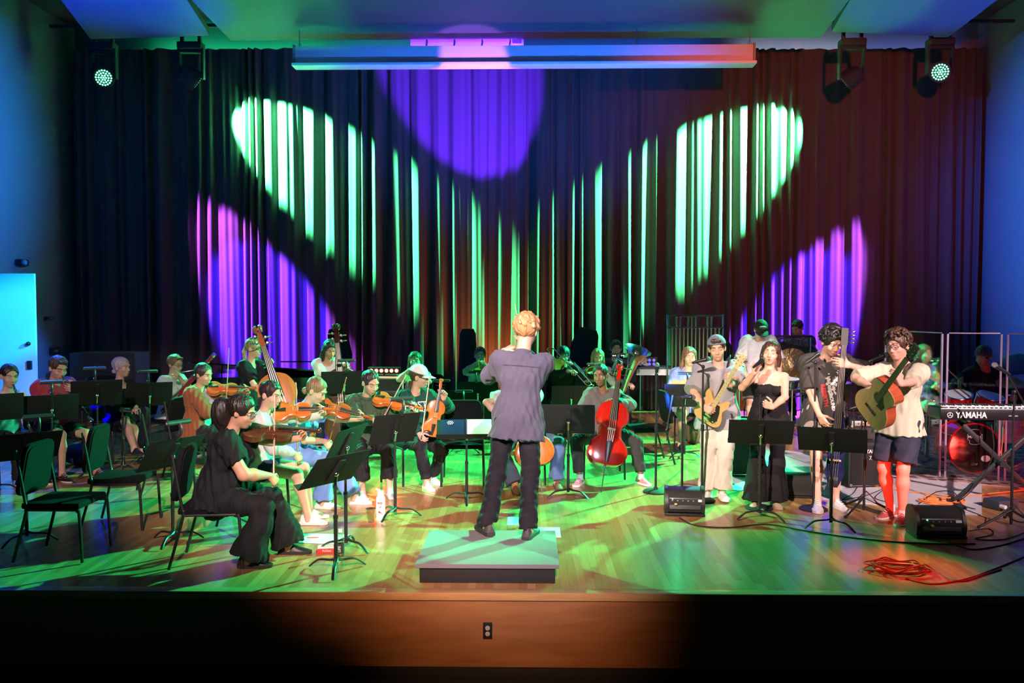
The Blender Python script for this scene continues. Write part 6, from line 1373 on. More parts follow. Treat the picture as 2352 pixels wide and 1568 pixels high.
ST('cut by the left edge of the picture', -8, 1130, 325, 935, tilt=66)
ST('with lamp behind the nearest empty chair', 62, 1246, 318, 1025, tilt=50, lamp=.08)
ST('in front of the woman in the white t-shirt', 792, 1050, 340, 878, tilt=70, w_=.62, lamp=.02)
ST('in front of the trumpet player with glasses', 1098, 1010, 2, 900, tilt=76, w_=.62, lamp=-.02)
ST('left of the trumpet player stand, lamp switched off', 1008, 1030, 355, 922, tilt=74, w_=.62, lamp=.04)
ST('wide and empty behind the conductor score', 1066, 1040, 358, 948, tilt=78, w_=.86, lamp=.0, lit=False)
ST('with lit lamp in front of the blonde horn player', 1362, 1000, 2, 880, tilt=76, lamp=.02, lit=True)
ST('with lit lamp in front of the tuba player', 1422, 985, 2, 855, tilt=76, lamp=-.02, lit=True)
ST('in front of the trombone player', 1312, 1030, 0, 912, tilt=80)
ST('in front of the singer in black', 1745, 1192, 10, 992, tilt=50, w_=.6, sheet=1)
ST('in front of the upright bass player', 1908, 1214, 22, 1010, tilt=48, w_=.6, sheet=1)
ST('left of the electric guitar man, lamp above', 1572, 1052, 2, 908, tilt=72, lamp=.02)
# conductor's own stand: nearly flat with an open binder
p = P(1072, 1152); hh = D(1072, 985, p.y).z; t = stand('wide low music stand holding the open score at the conductor', p, 176, h=hh, tilt=28, w_=.62)
mxs = mxo(p, 176) @ M.Translation((0, 0, hh)) @ M.Rotation(R(62), 4, 'X')
bd = thing('score_binder', 'open score binder with dark left page on the conductor stand', 'binder', mx=mxs)
MB().box((-.13, .012, .0), (.26, .010, .30), None, bev=.003).build('page_block', PAPER, bd); MB().box((.14, .012, .0), (.26, .008, .30), None, bev=.003).build('cover', mat('navy_cover', (.01, .02, .07), .4), bd)
b = MB()
for i in range(6): a = i * PI / 3; b.tube([(.17 + .022 * math.cos(a) + .012 * math.cos(q * PI / 4), .018, .09 + .022 * math.sin(a) + .012 * math.sin(q * PI / 4)) for q in range(8)], .0018, 4, True)
b.build('emblem', WHITE, bd)
MB().box((0, .014, .0), (.012, .014, .31)).build('spine_rings', STEEL, bd)
# ================================================================ microphone stands
def MS(lab, bx, by, mpx=None, aim=None, kind='round', h=None, hy=None, dy=0):
    p = P(bx, by); H_ = h if h else D(bx, hy, p.y).z; m_ = D(mpx[0], mpx[1], p.y - dy) if mpx else None
    return mic_stand('black ' + lab, p, m_, aim, h=H_, kind=kind)
MS('round based microphone stand without boom right of the grey cellist', 1506, 1130, (1509, 838), V((0, .2, -1)), hy=860)
MS('round based microphone stand before the electric guitar man', 1612, 1150, (1626, 824), V((-1, 0, -.25)), hy=842)
MS('short round based microphone stand left of the electric guitar man', 1566, 1155, (1592, 912), V((-1, 0, -.02)), hy=916)
MS('round based microphone stand held by the singer in black', 1743, 1168, None, None, hy=905)
MS('round based microphone stand before the upright bass player', 1868, 1170, (1883, 810), V((-.8, 0, -.6)), hy=832)
MS('tripod microphone stand with boom before the acoustic guitarist', 1984, 1178, (2034, 815), V((-1, .1, -.42)), kind=100, hy=965)
MS('tripod microphone stand with boom at the right edge', 2322, 1210, (2284, 838), V((1, 0, -.62)), kind=70, hy=900)
MS('low tripod microphone stand aimed at the acoustic guitar', 1972, 1105, (1985, 930), V((-.8, 0, -.2)), kind=20, hy=990)
# coiled cable around the singer's stand
b = MB(); p = P(1743, 1168); zt = D(1743, 905, p.y).z
b.tube([(p.x + .022 * math.cos(i * .55), p.y + .022 * math.sin(i * .55), .1 + (zt - .1) * i / 120) for i in range(121)], .005, 5); tag(b.build('cable', RUB), 'black cable wound around the microphone stand of the singer', 'cable', 'cables lying on the stage')
MB_ = None
# ================================================================ monitors, amplifiers
wedge('black floor monitor on bare boards below the electric guitar man', P(1577, 1186) + V((0, .14, 0)), 186, .38)
wedge('black floor monitor at the right front with a yellow cable plug', P(2165, 1238) + V((0, .14, 0)), 182, .43)
wedge('black floor monitor behind the singer on the pale rug', P(1833, 1148) + V((0, .2, 0)), 10, .46)
pp = P(1996, 1122); A1 = amp('black guitar amplifier with lettering on the pale rug, green lit head behind it', pp + V((0, .16, 0)), 172, .52, .50, txt=('KATANA', .055, .02, .415))
b = MB(); mx = frame((.0, .1495, .345), (-1, 0, 0), (0, 0, 1), (0, 1, 0)); b.tube([mx @ V(q) for q in ((-.018, .018, 0), (.018, .018, 0), (.014, -.018, 0), (.004, -.022, 0))], .003, 5); b.tube([mx @ V(q) for q in ((.0, .018, 0), (-.004, -.004, 0), (-.018, -.022, 0))], .003, 5); b.build('emblem', mat('logo_white', (.7, .7, .7), .4), A1)
GP = mat('green_panel', (.35, .5, .45), .35, .3)
pp = P(1998, 1080); amp('grey grilled guitar amplifier with a pale control panel behind the black one', pp + V((0, .12, 0)), 178, .55, .62, txt=('Fender', .07, .16, .46), panel=GP, grill=mat('silver_cloth', (.07, .07, .07), .8, bump=.6, bscale=500))
pp = P(1706, 1098); amp('tall dark amplifier between the electric guitar man and the singer', pp + V((0, .2, 0)), 180, .42, .66)
b = MB(); 
# laptop stand and small mixer by the drum screen are left dark
# ================================================================ rugs
def rug(name, lab, pts, m_, th=.008):
    b = MB(); b.prism([(p.x, p.y) for p in pts], .001, th); o = b.build(name, m_); return tag(o, lab, 'rug')
RG = mat('pale_rug', (.60, .58, .62), .95, bump=.6, bscale=160, var=.22, vscale=3.2)
rug('pale_rug', 'pale patterned rug under the band, coiled orange cable on it', [P(1605, 1118), P(2255, 1184), P(2255, 1100), P(1770, 1030), P(1690, 1032)], RG)
def persian():
    m, nt, b = _nt('persian_rug'); N = nt.nodes; L = nt.links; tc = N.new('ShaderNodeTexCoord'); v = N.new('ShaderNodeTexVoronoi'); v.inputs['Scale'].default_value = 9; L.new(tc.outputs['Object'], v.inputs[0])
    r = N.new('ShaderNodeValToRGB'); e = r.color_ramp.elements; e[0].color = (.12, .02, .03, 1); e[0].position = .2; e[1].color = (.42, .30, .26, 1); e[1].position = .55; k = e.new(.38); k.color = (.05, .05, .09, 1); L.new(v.outputs[0], r.inputs[0]); L.new(r.outputs[0], b.inputs['Base Color']); b.inputs['Roughness'].default_value = .95; return m
rug('patterned_rug', 'dark red patterned rug under the drum kit', [P(2040, 1094), P(2420, 1130), P(2420, 1010), P(2060, 1000)], persian(), .016)
# ================================================================ clear drum screen
ACR = thin_glass('acrylic', (.93, .95, .97), .05); ACE = mat('acrylic_edge', (.22, .20, .30), .25, emit=None)
def screen_panel(lab, a, b_, H_=1.70):
    a, b_ = V(a), V(b_); t = thing('drum_screen_panel', lab, 'acrylic screen', ((a + b_) / 2), 0, 'clear acrylic panels before the drum kit'); c = (a + b_) / 2; d = (b_ - a); L_ = d.length; u = d.normalized(); mx = fryz(V((0, 0, 0)), V((0, 0, 1)), u.cross(V((0, 0, 1))) * 1)
    mx = frame((0, 0, 0), u, V((0, 0, 1)).cross(u), (0, 0, 1))
    MB().box((0, 0, H_ / 2 + .02), (L_ - .04, .008, H_), mx).build('pane', ACR, t)
    for s in (-1, 1): MB().box((s * (L_ / 2 - .02), 0, H_ / 2 + .01), (.022, .022, H_ + .0), mx, bev=.003).build('edge_post', ACE, t)
    MB().box((0, 0, H_ + .02), (L_ - .06, .012, .014), mx, bev=.003).build('top_edge', ACE, t)
    for s in (-1, 1): MB().box((s * L_ * .3, 0, .018), (.05, .3, .012), mx).build('foot', ACR, t)
s0, s1, s2, s3 = G(2030, 11.4), P(2160, 1098), P(2297, 1106), G(2440, 9.9)
screen_panel('clear acrylic panel left of the bass drum, behind the acoustic guitarist', s0, s1); screen_panel('clear acrylic panel right in front of the bass drum', s1 + V((.03, 0, 0)), s2); screen_panel('clear acrylic panel cut by the right edge', s2 + V((.03, 0, 0)), s3)
# ================================================================ drum kit
REDL = mat('red_lacquer', (.45, .01, .015), .18, coat=.9); HEADM = mat('drum_head', (.75, .75, .72), .5); BHEAD = mat('black_drum_head', (.015, .012, .014), .06, coat=1.0)
def shell(t, c, ax, r, L_, m_, hoop, head1, head2, lugs=6):
    mx = rotm(ax); mx = M.Translation(c) @ mx.to_3x3().to_4x4()
    MB().lathe([(r, -L_ / 2), (r, L_ / 2)], mx, 36, ).build('shell', m_, t)
    for s, hm_ in ((-1, head1), (1, head2)):
        MB().tube([mx @ V((r * 1.03 * math.cos(a), r * 1.03 * math.sin(a), s * L_ / 2)) for a in [k * PI / 20 for k in range(40)]], .011, 8, True).build('hoop', hoop, t)
        MB().lathe([(.001, s * (L_ / 2 + .004)), (r, s * (L_ / 2 + .002))], mx, 36, cap=False).build('drum_head', hm_, t)
    for i in range(lugs): a = 2 * PI * (i + .5) / lugs; b = MB(); b.tube([mx @ V((r * 1.07 * math.cos(a), r * 1.07 * math.sin(a), z)) for z in (-L_ / 2, L_ / 2)], .004, 6); b.box((r * 1.03 * math.cos(a), r * 1.03 * math.sin(a), 0), (.02, .02, .05), mx, bev=.005); b.build('lug', CHROME, t)
    return mx
def drum(lab, c, ax, r, L_, legs=None, name='tom_drum', m_=None, group='drums of the red kit', hoop=None, h1=None, h2=None):
    t = thing(name, lab, 'drum', V(c), 0, group); mx = shell(t, V((0, 0, 0)), ax, r, L_, m_ or REDL, hoop or CHROME, h1 or HEADM, h2 or HEADM)
    if legs:
        for i in range(3): a = R(90 + 120 * i); MB().tube([((r + .02) * math.cos(a), (r + .02) * math.sin(a), 0), ((r + .05) * math.cos(a), (r + .05) * math.sin(a), -c[2] + .025)], .008, 8).build('leg', CHROME, t)
    return t, mx
bc = D(2221, 1030, 10.75); RB = .29; bc.z = RB + .03
t, mx = drum('large red bass drum with black front head and crest behind the screen', bc, V((-.08, -1, 0)), RB, .42, name='bass_drum', h1=HEADM, h2=BHEAD, hoop=REDL)
LW = mat('drum_print', (.6, .6, .6), .5)
fx = frame(V((0, 0, 0)) + V((-.08, -1, 0)).normalized() * .2165, (1, -.08, 0), (0, 0, 1), (-.08, -1, 0))
b = MB(); b.text('MAPEX', .05, fx @ M.Translation((0, .14, 0)), .0008, .001)
for s in (-1, 1): b.tube([fx @ M.Translation((0, .14, 0)) @ V(q) for q in bez([(-.085, s * .03, 0), (-.06, s * .045, 0), (-.06, s * .075, 0), (-.03, s * .09, 0), (.03, s * .09, 0), (.06, s * .075, 0), (.06, s * .045, 0), (.085, s * .03, 0)], 3)], .0022, 4)
for s in (-1, 1): b.tube([fx @ V((s * .085, .17, 0)), fx @ V((s * .085, .11, 0))], .0022, 4)
b.build('emblem', LW, t)
MB().ell((0, 0, 0), (.055, .04, .003), fx @ M.Translation((.13, -.12, 0))).build('port_hole_ring', HEADM, t)
b = MB(); b.tube([fx @ V(q) for q in ((-.03, -.20, 0), (-.035, -.18, 0), (-.015, -.19, 0), (0, -.172, 0), (.015, -.19, 0), (.035, -.18, 0), (.03, -.20, 0))], .0025, 4, True); b.build('crown_mark', LW, t)
for s in (-1, 1): MB().tube([(s * .24, -.12, -.12), (s * .36, -.2, -bc.z + .02)], .009, 8).build('spur', CHROME, t)
d1 = D(2200, 922, 11.0); drum('red rack tom left above the bass drum', d1, V((-.1, -.35, 1)), .15, .2); d2 = D(2270, 926, 11.05); drum('red rack tom right above the bass drum', d2, V((.1, -.35, 1)), .15, .2)
q = G(2330, 11.4); drum('white marbled floor tom at the right edge', (q.x, q.y, .48), V((0, 0, 1)), .2, .42, legs=True, m_=mat('marble_shell', (.5, .48, .47), .4, var=.9, vscale=8)); q = G(2152, 11.7); drum('red snare drum left of the kit', (q.x, q.y, .66), V((0, -.1, 1)), .17, .14, legs=True)
CYM = mat('cymbal_bronze', (.42, .30, .13), .3, 1.0, bump=.15, bscale=60)
def cymbal(lab, px, py, Y, r, tx=0, ty=0):
    c = D(px, py, Y); t = thing('cymbal', lab, 'cymbal', (c.x, Y, 0), 0, 'cymbals of the drum kit'); mx = M.Translation((0, 0, c.z)) @ M.Rotation(R(tx), 4, 'X') @ M.Rotation(R(ty), 4, 'Y')
    MB().lathe([(.006, .024), (.03, .022), (.05, .008), (.055, .004), (r * .6, -.008), (r, -.022), (r, -.024), (r * .6, -.011), (.05, .001), (.006, .0)], mx, 36, cap=False).build('plate', CYM, t)
    MB().cyl((0, 0, .1), (0, 0, c.z + .04), .009).build('stand_pole', CHROME, t)
    for i in range(3): a = R(60 + 120 * i); MB().tube([(0, 0, .35), (.26 * math.cos(a), .26 * math.sin(a), .015)], .009, 8).build('leg', CHROME, t)
cymbal('large ride cymbal left of the raised drumstick', 2130, 868, 11.5, .26, 18, 12); cymbal('cymbal tilted low behind the acoustic guitarist', 2085, 880, 12.0, .24, 15, 20); cymbal('cymbal at the right edge beside the drummer', 2335, 872, 11.6, .25, 12, -14); cymbal('hi-hat cymbal behind the middle screen panel', 2185, 885, 11.9, .17, 2, 4)
# ================================================================ keyboard on an X stand
ky = 8.75; ka = D(2166, 952, ky); kz = ka.z; L_ = 1.34
t = thing('digital_piano', 'black digital piano with white maker lettering on an X stand', 'keyboard', (ka.x + L_ / 2, ky + .16, kz), R(-4))
MB().box((0, 0, 0), (L_, .34, .115), bev=.012).build('case', mat('keyboard_case', (.015, .012, .015), .3), t)
MB().box((0, -.166, .052), (L_ - .01, .012, .02), bev=.004).build('trim_strip', STEEL, t)
b = MB(); b.box((0, .07, .062), (L_ - .14, .14, .02), bev=.002); b.build('white_keys', mat('ivory_keys', (.8, .8, .78), .3), t); b = MB(); rn = 0
for i in range(52):
    if i % 7 in (0, 1, 3, 4, 5): b.box((-L_ / 2 + .085 + i * .0232, .035, .078), (.012, .09, .016), bev=.002)
b.build('black_keys', EBONY, t)
b = MB()
for i in range(26): b.box((-L_ / 2 + .1 + i * .044, -.11, .062), (.018, .016, .012), bev=.002)
b.build('buttons', mat('button_white', (.6, .6, .6), .4), t)
kx = frame((-L_ / 2 + .30, -.1715, -.008), (1, 0, 0), (0, 0, 1), (0, -1, 0)); b = MB(); b.text('YAMAHA', .085, kx, .001, .0022, sx=.85); b.tube([kx @ V((-.205 + .026 * math.cos(a), .026 * math.sin(a), 0)) for a in [k * PI / 12 for k in range(24)]], .003, 5, True)
for i in range(3): a = R(90 + 120 * i); b.tube([kx @ V((-.205, 0, 0)), kx @ V((-.205 + .024 * math.cos(a), .024 * math.sin(a), 0))], .003, 5)
b.build('maker_lettering', mat('key_print', (.8, .8, .8), .4), t)
b = MB(); b.text('CP88', .075, frame((L_ / 2 - .28, -.1715, -.012), (1, 0, 0), (0, 0, 1), (0, -1, 0)), .001, .0); b.build('model_lettering', mat('key_print2', (.6, .6, .6), .4), t)
for x in (.0, .06, .2): MB().box((x, -.171, -.01), (.03, .006, .012)).build('socket', GREY, t)
t = thing('keyboard_stand', 'black X shaped stand under the digital piano', 'keyboard stand', (ka.x + L_ / 2, ky + .16, 0), R(-4))
for s in (-1, 1): MB().box((0, 0, 0), (.045, .035, 1.22), M.Translation((0, s * .03, (kz - .07) / 2 + .01)) @ M.Rotation(s * R(46), 4, 'Y'), bev=.006).build('leg', BLK, t)
for s in (-1, 1):
    MB().box((s * .44, 0, .018), (.05, .46, .03), bev=.008).build('floor_bar', BLK, t); MB().box((s * .40, 0, kz - .075), (.045, .36, .028), bev=.006).build('support_arm', BLK, t)
MB().cyl((0, -.07, (kz - .07) / 2), (0, .07, (kz - .07) / 2), .035).build('hub', BLK, t)
# ================================================================ percussion at the back
q = D(1597, 722, 14.6); t = thing('tubular_bells', 'rack of long brass tubular bells behind the tie dye guitarist', 'tubular bells', (q.x, 14.6, 0)); W2 = .46; zt = q.z - .03
for s in (-1, 1): MB().cyl((s * W2, 0, .04), (s * W2, 0, zt + .03), .016).build('frame_post', CHROME, t); MB().box((s * W2, 0, .03), (.06, .55, .04), bev=.01).build('foot', BLK, t)
for z, y in ((zt, .09), (zt - .19, -.05)): MB().cyl((-W2, y, z), (W2, y, z), .014).build('cross_rail', BLK, t)
BT = mat('bell_brass', (.55, .46, .22), .22, 1.0)
for i in range(13): x = -W2 + .07 + i * (2 * W2 - .14) / 12; MB().cyl((x, -.05, .62 + .025 * i), (x, -.05, zt - .21), .017).build('bell_tube', BT, t); MB().cyl((x, -.05, zt - .215), (x, -.05, zt - .195), .021).build('tube_cap', CHROME, t)
for i in (1, 2, 4, 5, 6, 9, 10): x = -W2 + .10 + i * (2 * W2 - .14) / 12; MB().cyl((x, .09, .75 + .02 * i), (x, .09, zt - .02), .017).build('bell_tube', BT, t); MB().cyl((x, .09, zt - .025), (x, .09, zt - .005), .021).build('tube_cap', CHROME, t)
q = D(1818, 840, 14.9); t = thing('gong', 'large bronze gong with dark rim in a frame behind the singer', 'gong', (q.x, 14.9, 0)); GB = mat('gong_bronze', (.55, .40, .20), .35, 1.0, bump=.6, bscale=26); r = .46; gz_ = q.z - .02
fr_ = frame((0, 0, gz_), (1, 0, 0), (0, 0, 1), (0, -1, 0)); MB().lathe([(.001, .035), (.06, .03), (.1, .01), (r * .7, .0), (r * .7, -.012), (.001, -.012)], fr_, 40).build('face', GB, t); MB().lathe([(r * .7, .002), (r, .0), (r, -.07), (r * .94, -.07), (r * .94, -.015), (r * .7, -.01)], fr_, 40, cap=False).build('rim', mat('gong_rim', (.03, .03, .035), .4, .6), t)
b = MB(); b.tube([(r * 1.12 * math.cos(a), .0, gz_ + r * 1.12 * math.sin(a)) for a in [k * 2 * PI / 36 for k in range(36)]], .014, 8, True); b.build('frame_ring', BLK, t); MB().box((0, 0, gz_ - r * 1.12 - .1), (.05, .05, .3)).build('post', BLK, t); MB().box((0, 0, .02), (.9, .4, .04), bev=.01).build('foot', BLK, t); MB().box((0, 0, (gz_ - r * 1.12) / 2), (.05, .05, gz_ - r * 1.12)).build('lower_post', BLK, t)
q = D(1822, 772, 14.75); t = thing('wind_chimes', 'long dark bar of hanging chimes above the gong', 'bar chimes', (q.x, 14.75, 0)); MB().box((0, 0, q.z), (.62, .05, .035), bev=.006).build('bar', BLK, t); MB().cyl((.29, 0, .04), (.29, 0, q.z), .012).build('pole', CHROME, t); MB().box((.29, 0, .02), (.3, .3, .03)).build('foot', BLK, t)
for i in range(22): MB().cyl((-.28 + i * .025, 0, q.z - .03 - .0), (-.28 + i * .025, 0, q.z - .08 - .005 * i), .004, n=6).build('chime', SILVER, t)
q = G(1737, 13.5); t = thing('percussion_table', 'wooden trap table with small percussion before the man in the black cap', 'table', (q.x, 13.5, 0)); MB().box((.1, 0, .86), (.9, .45, .04), bev=.01).build('table_top', MAPLE, t)
for x in (-.3, .5):
    for y in (-.18, .18): MB().cyl((x, y, 0), (x, y, .85), .014).build('leg', CHROME, t)
q = G(1730, 13.5); tag(MB().box((q.x - .16, 13.5, .888), (.36, .28, .016), bev=.004).build('sheet_board', mat('teal_board', (.3, .55, .48), .5)), 'pale board lying on the trap table under the cap man', 'board')
q = G(1808, 13.3); drum('shallow snare drum with white head left of the gong', (q.x, 13.3, .86), V((0, -.12, 1)), .18, .13, legs=True, name='snare_drum', m_=CHROME, group=None)
q = G(1775, 14.3)
for px, Y, r_, lab in ((1700, 14.6, .30, 'copper kettle drum left of the man in the black cap'), (1905, 14.2, .33, 'copper kettle drum behind the upright bass player')):
    q = G(px, Y); t = thing('timpani', lab, 'kettle drum', (q.x, Y, 0), 0, 'kettle drums at the back'); MB().lathe([(.05, .28), (r_ * .6, .34), (r_ * .92, .5), (r_, .78)], None, 32).build('bowl', mat('copper', (.6, .25, .12), .3, 1), t); MB().lathe([(.001, .79), (r_, .785)], None, 32, cap=False).build('drum_head', HEADM, t); MB().tube([((r_ + .01) * math.cos(k * PI / 16), (r_ + .01) * math.sin(k * PI / 16), .785) for k in range(32)], .012, 8, True).build('hoop', CHROME, t)
    for i in range(3): a = R(30 + 120 * i); MB().tube([(r_ * .9 * math.cos(a), r_ * .9 * math.sin(a), .55), (r_ * 1.05 * math.cos(a), r_ * 1.05 * math.sin(a), .02)], .014, 8).build('leg', BLK, t)
# table with pale front edge behind the tuba
q = G(1500, 14.9); t = thing('folding_table', 'table with a pale edge behind the tuba and the bells', 'table', (q.x, 14.9, 0)); MB().box((0, 0, .98), (1.1, .5, .04), bev=.008).build('table_top', mat('table_dark', (.03, .04, .07), .5), t); MB().box((0, -.25, .92), (1.1, .02, .10)).build('front_edge', mat('pale_edge', (.55, .58, .62), .5), t)
for x in (-.5, .5):
    for y in (-.2, .2): MB().cyl((x, y, 0), (x, y, .96), .02).build('leg', mat('pale_leg', (.5, .52, .6), .4, .3), t)
BLL = mat('blue_led', (.1, .1, .4), .4, emit=(.16, .12, .9), estr=1.2)
led_bar('dim violet led bar standing on the table behind the tuba', V((G(1486, 14.8).x, 14.8, 1.0)), 182, 4, BLL, rows=2)
# ---- grand piano
q0, q1 = G(462, 13.6), G(812, 13.3); PL = q1.x - q0.x; t = thing('grand_piano', 'black grand piano behind the bass players, lid raised', 'piano', (q0.x, 13.1, 0)); LAC = mat('piano_lacquer', (.008, .008, .010), .08, coat=1.0)
po = bez([(PL, 0, 0), (PL, 1.35, 0), (PL * .72, 1.35, 0), (PL * .5, 1.1, 0), (PL * .3, .85, 0), (PL * .08, .8, 0), (0, .55, 0), (0, .2, 0), (.12, .02, 0), (PL * .5, 0, 0), (PL, 0, 0)], 5)[:-1]; po = [(p.x, p.y) for p in po]
MB().prism(po, .62, .95).build('body', LAC, t)
lz = M.Translation((0, 1.0, .99)) @ M.Rotation(R(-9), 4, 'X') @ M.Translation((0, -1.0, 0)) @ M.Translation((0, 0, .02)); b = MB(); b.prism([(x * 1.0 - .03, y) for x, y in po], 0, .022, lz @ M.Rotation(R(3.6), 4, 'Y')); b.build('lid', LAC, t)
for x, y in ((PL - .2, .15), (PL - .2, 1.15), (.3, .35)): MB().tube([(x, y, .62), (x, y, .06)], [.06, .035], 12).build('leg', LAC, t); MB().lathe([(.02, 0), (.03, .0), (.03, .06), (.02, .06)], M.Translation((x, y, 0)), 12).build('caster', BRASS, t)
MB().box((PL + .08, .68, .70), (.22, 1.3, .06), bev=.01).build('key_bed', LAC, t); MB().box((PL + .10, .68, .74), (.14, 1.2, .02)).build('white_keys', PAPER, t); MB().cyl((.4, .3, .95), (.45, .2, 1.12), .010).build('lid_prop', LAC, t)
MB().box((PL * .63, .8, 1.30), (.75, .03, .02), M.Translation((0, 0, -.16))).build('music_rest', LAC, t)
# dark cabinet and boxes at the back left
q = G(255, 15.2); t = thing('upright_cabinet', 'tall dark equipment cabinet against the drape behind the blonde woman', 'cabinet', (q.x, 15.2, 0)); MB().box((0, 0, .62), (1.15, .6, 1.2), bev=.02).build('body', MATTE, t); MB().box((0, -.305, .62), (1.05, .012, 1.05), bev=.003).build('front_panel', BLK, t)
for i in range(3): MB().cyl((-.1 + i * .06, -.312, 1.0), (-.1 + i * .06, -.325, 1.0), .010).build('knob', CHROME, t)
# road case with red led bar on top
q = G(888, 12.9); t = thing('road_case', 'black rack road case with pale metal edges behind the olive green violinist', 'flight case', (q.x, 12.9, 0)); MB().box((0, 0, .53), (.56, .56, .92), bev=.01).build('body', MATTE, t)
for z in (.075, .985): MB().box((0, 0, z), (.585, .585, .028), bev=.004).build('edge_trim', mat('alu_trim', (.6, .58, .5), .35, .8), t)
for sx in (-1, 1):
    for sy in (-1, 1): MB().box((sx * .28, sy * .28, .53), (.024, .024, .92), bev=.003).build('corner_trim', mat('alu_trim2', (.5, .5, .48), .35, .8), t); MB().lathe([(.02, 0), (.035, .0), (.035, .06), (.02, .06)], M.Translation((sx * .22, sy * .22, 0)), 12).build('caster', RUB, t)
for z in (.3, .45, .6, .75): MB().box((0, -.285, z), (.46, .01, .10), bev=.003).build('rack_unit', GREY if z == .6 else BLK, t)
led_bar('glowing red led bar on top of the road case', V((q.x - .02, 12.8, 1.0)), 182, 6, REDLED, energy=60, rows=1)
led_bar('red led bar on the floor facing the drum kit', V((5.72, 8.35, 0)), -12, 6, REDLED, rows=2, energy=90)
speaker_tall('tall dark loudspeaker left of the trumpet player with glasses', G(1076, 15.6), 180, 1.62, .34); speaker_tall('dark loudspeaker tilted on a pole behind the white t-shirt bass player', G(790, 14.9), 170, .62, .36, 1.05, 12)
speaker_tall('dark loudspeaker tilted behind the trombone player', G(1330, 15.4), 184, .70, .46, .95, -14); speaker_tall('dark loudspeaker low beside the kettle drum at the back right', G(1690, 15.7), 190, .9, .4, .55, 20)
q = G(2340, 13.6); t = thing('equipment_cover', 'dark rounded cover behind the right edge screen', 'cover', (q.x, 13.6, 0)); MB().ell((0, 0, .62), (.55, .4, .68)).build('cover', MATTE, t); MB().box((0, 0, .3), (.9, .6, .58), bev=.03).build('crate', MATTE, t)
q = G(1915, 13.4); t = thing('instrument_case', 'dark blue instrument case lying behind the band', 'case', (q.x, 13.4, 0)); MB().box((0, 0, .16), (.9, .4, .30), bev=.06).build('shell', mat('blue_case', (.02, .03, .2), .5), t)
for s in (-1, 1): MB().box((s * .25, -.205, .16), (.05, .02, .04)).build('latch', CHROME, t)
# ================================================================ small things on the floor
tag(MB().box((0, 0, 0), (.46, .30, .003), M.Translation(P(732, 1237) + V((0, 0, .003))) @ M.Rotation(R(-6), 4, 'Z')).build('sheet_music', PAPER), 'loose white sheets on the floor by the foot of the woman in black', 'sheet music')
q = P(718, 1237); tag(MB().cyl((q.x - .05, q.y, .010), (q.x + .05, q.y + .01, .010), .0045, n=8).build('pencil', mat('red_pencil', (.7, .05, .05), .5)), 'red pencil lying on the loose sheets', 'pencil')
for nm, x0_, x1_ in (('sheet', 1166, 1222), ('sheet', 1222, 1290)):
    a, b_ = P(x0_, 1212), P(x1_, 1242 if x0_ > 1200 else 1214); c = (a + b_) / 2
    if x0_ > 1200: tag(MB().box((c.x, c.y + .06, .003), (b_.x - a.x, .34, .003), M.Identity(4)).build('sheet_music', PAPER), 'white sheet on the floor behind the right corner of the podium', 'sheet music')
    else: tag(MB().box((c.x, c.y + .26, .003), (.24, .30, .003)).build('sheet_music', PAPER), 'pale sheet on the floor behind the feet of the conductor', 'sheet music')
q = P(758, 1270); t = thing('rosin_box', 'small red and white box on the floor under the front music stand', 'box', q + V((0, .03, 0)), R(8)); MB().box((0, 0, .02), (.22, .075, .038), bev=.003).build('lower_box', mat('red_box', (.7, .04, .04), .5), t); MB().box((.0, .005, .046), (.21, .07, .014), bev=.002).build('lid', PAPER, t); b = MB(); b.text('Pelikan', .025, frame((-.03, -.0385, .022), (1, 0, 0), (0, 0, 1), (0, -1, 0)), .0006); b.build('lettering', WHITE, t)
CLR = thin_glass('clear_plastic', (.86, .92, .90), .14)
q = P(780, 1280); t = thing('water_bottle', 'clear plastic water bottle standing at the foot of the front stands', 'bottle', q + V((0, .03, 0))); MB().lathe([(.028, 0), (.032, .01), (.032, .13), (.030, .15), (.014, .19), (.013, .205)], None, 20).build('body', CLR, t); MB().lathe([(.0145, .2), (.0145, .222), (.001, .222)], None, 16).build('cap', WHITE, t); MB().lathe([(.0328, .03), (.0328, .11)], None, 20, cap=False).build('paper_label', mat('black_label', (.03, .03, .035), .5), t)
b = MB(); b.text('LIFE', .03, frame((0, -.0335, .07), (0, 0, 1), (-1, 0, 0), (0, -1, 0)), .0006); b.build('lettering', WHITE, t)
q = P(851, 1201); t = thing('plastic_cup', 'clear plastic cup beside the white bottle on the floor', 'cup', q + V((0, .04, 0))); MB().lathe([(.001, .003), (.030, .0), (.046, .125), (.048, .128), (.044, .124), (.028, .006)], None, 24, cap=False).build('cup', CLR, t); MB().lathe([(.049, .126), (.05, .132), (.03, .134), (.001, .134)], None, 24).build('cup_lid', CLR, t)
q = P(873, 1195); t = thing('drinks_bottle', 'tall white drinks bottle with red print beside the plastic cup', 'bottle', q + V((0, .045, 0))); MB().lathe([(.001, 0), (.042, .0), (.044, .01), (.044, .21), (.03, .235), (.001, .24)], None, 24).build('body', mat('bottle_white', (.85, .83, .80), .35), t); MB().lathe([(.032, .225), (.034, .25), (.030, .275), (.001, .28)], None, 20).build('lid', WHITE, t); MB().tube([(-.0, 0, .27), (-.02, 0, .285), (-.045, 0, .29)], .010, 8).build('spout', WHITE, t)
RP = mat('red_print', (.7, .04, .05), .5); b = MB(); b.text('RISE', .026, frame((0, -.045, .165), (1, 0, 0), (0, 0, 1), (0, -1, 0)), .0006, .001); b.text('UP', .022, frame((0, -.045, .125), (1, 0, 0), (0, 0, 1), (0, -1, 0)), .0006, .001); b.add([(-.02, -.0452, .075), (.03, -.0452, .06), (-.01, -.0452, .095)], [(0, 1, 2)]); b.build('print', RP, t)
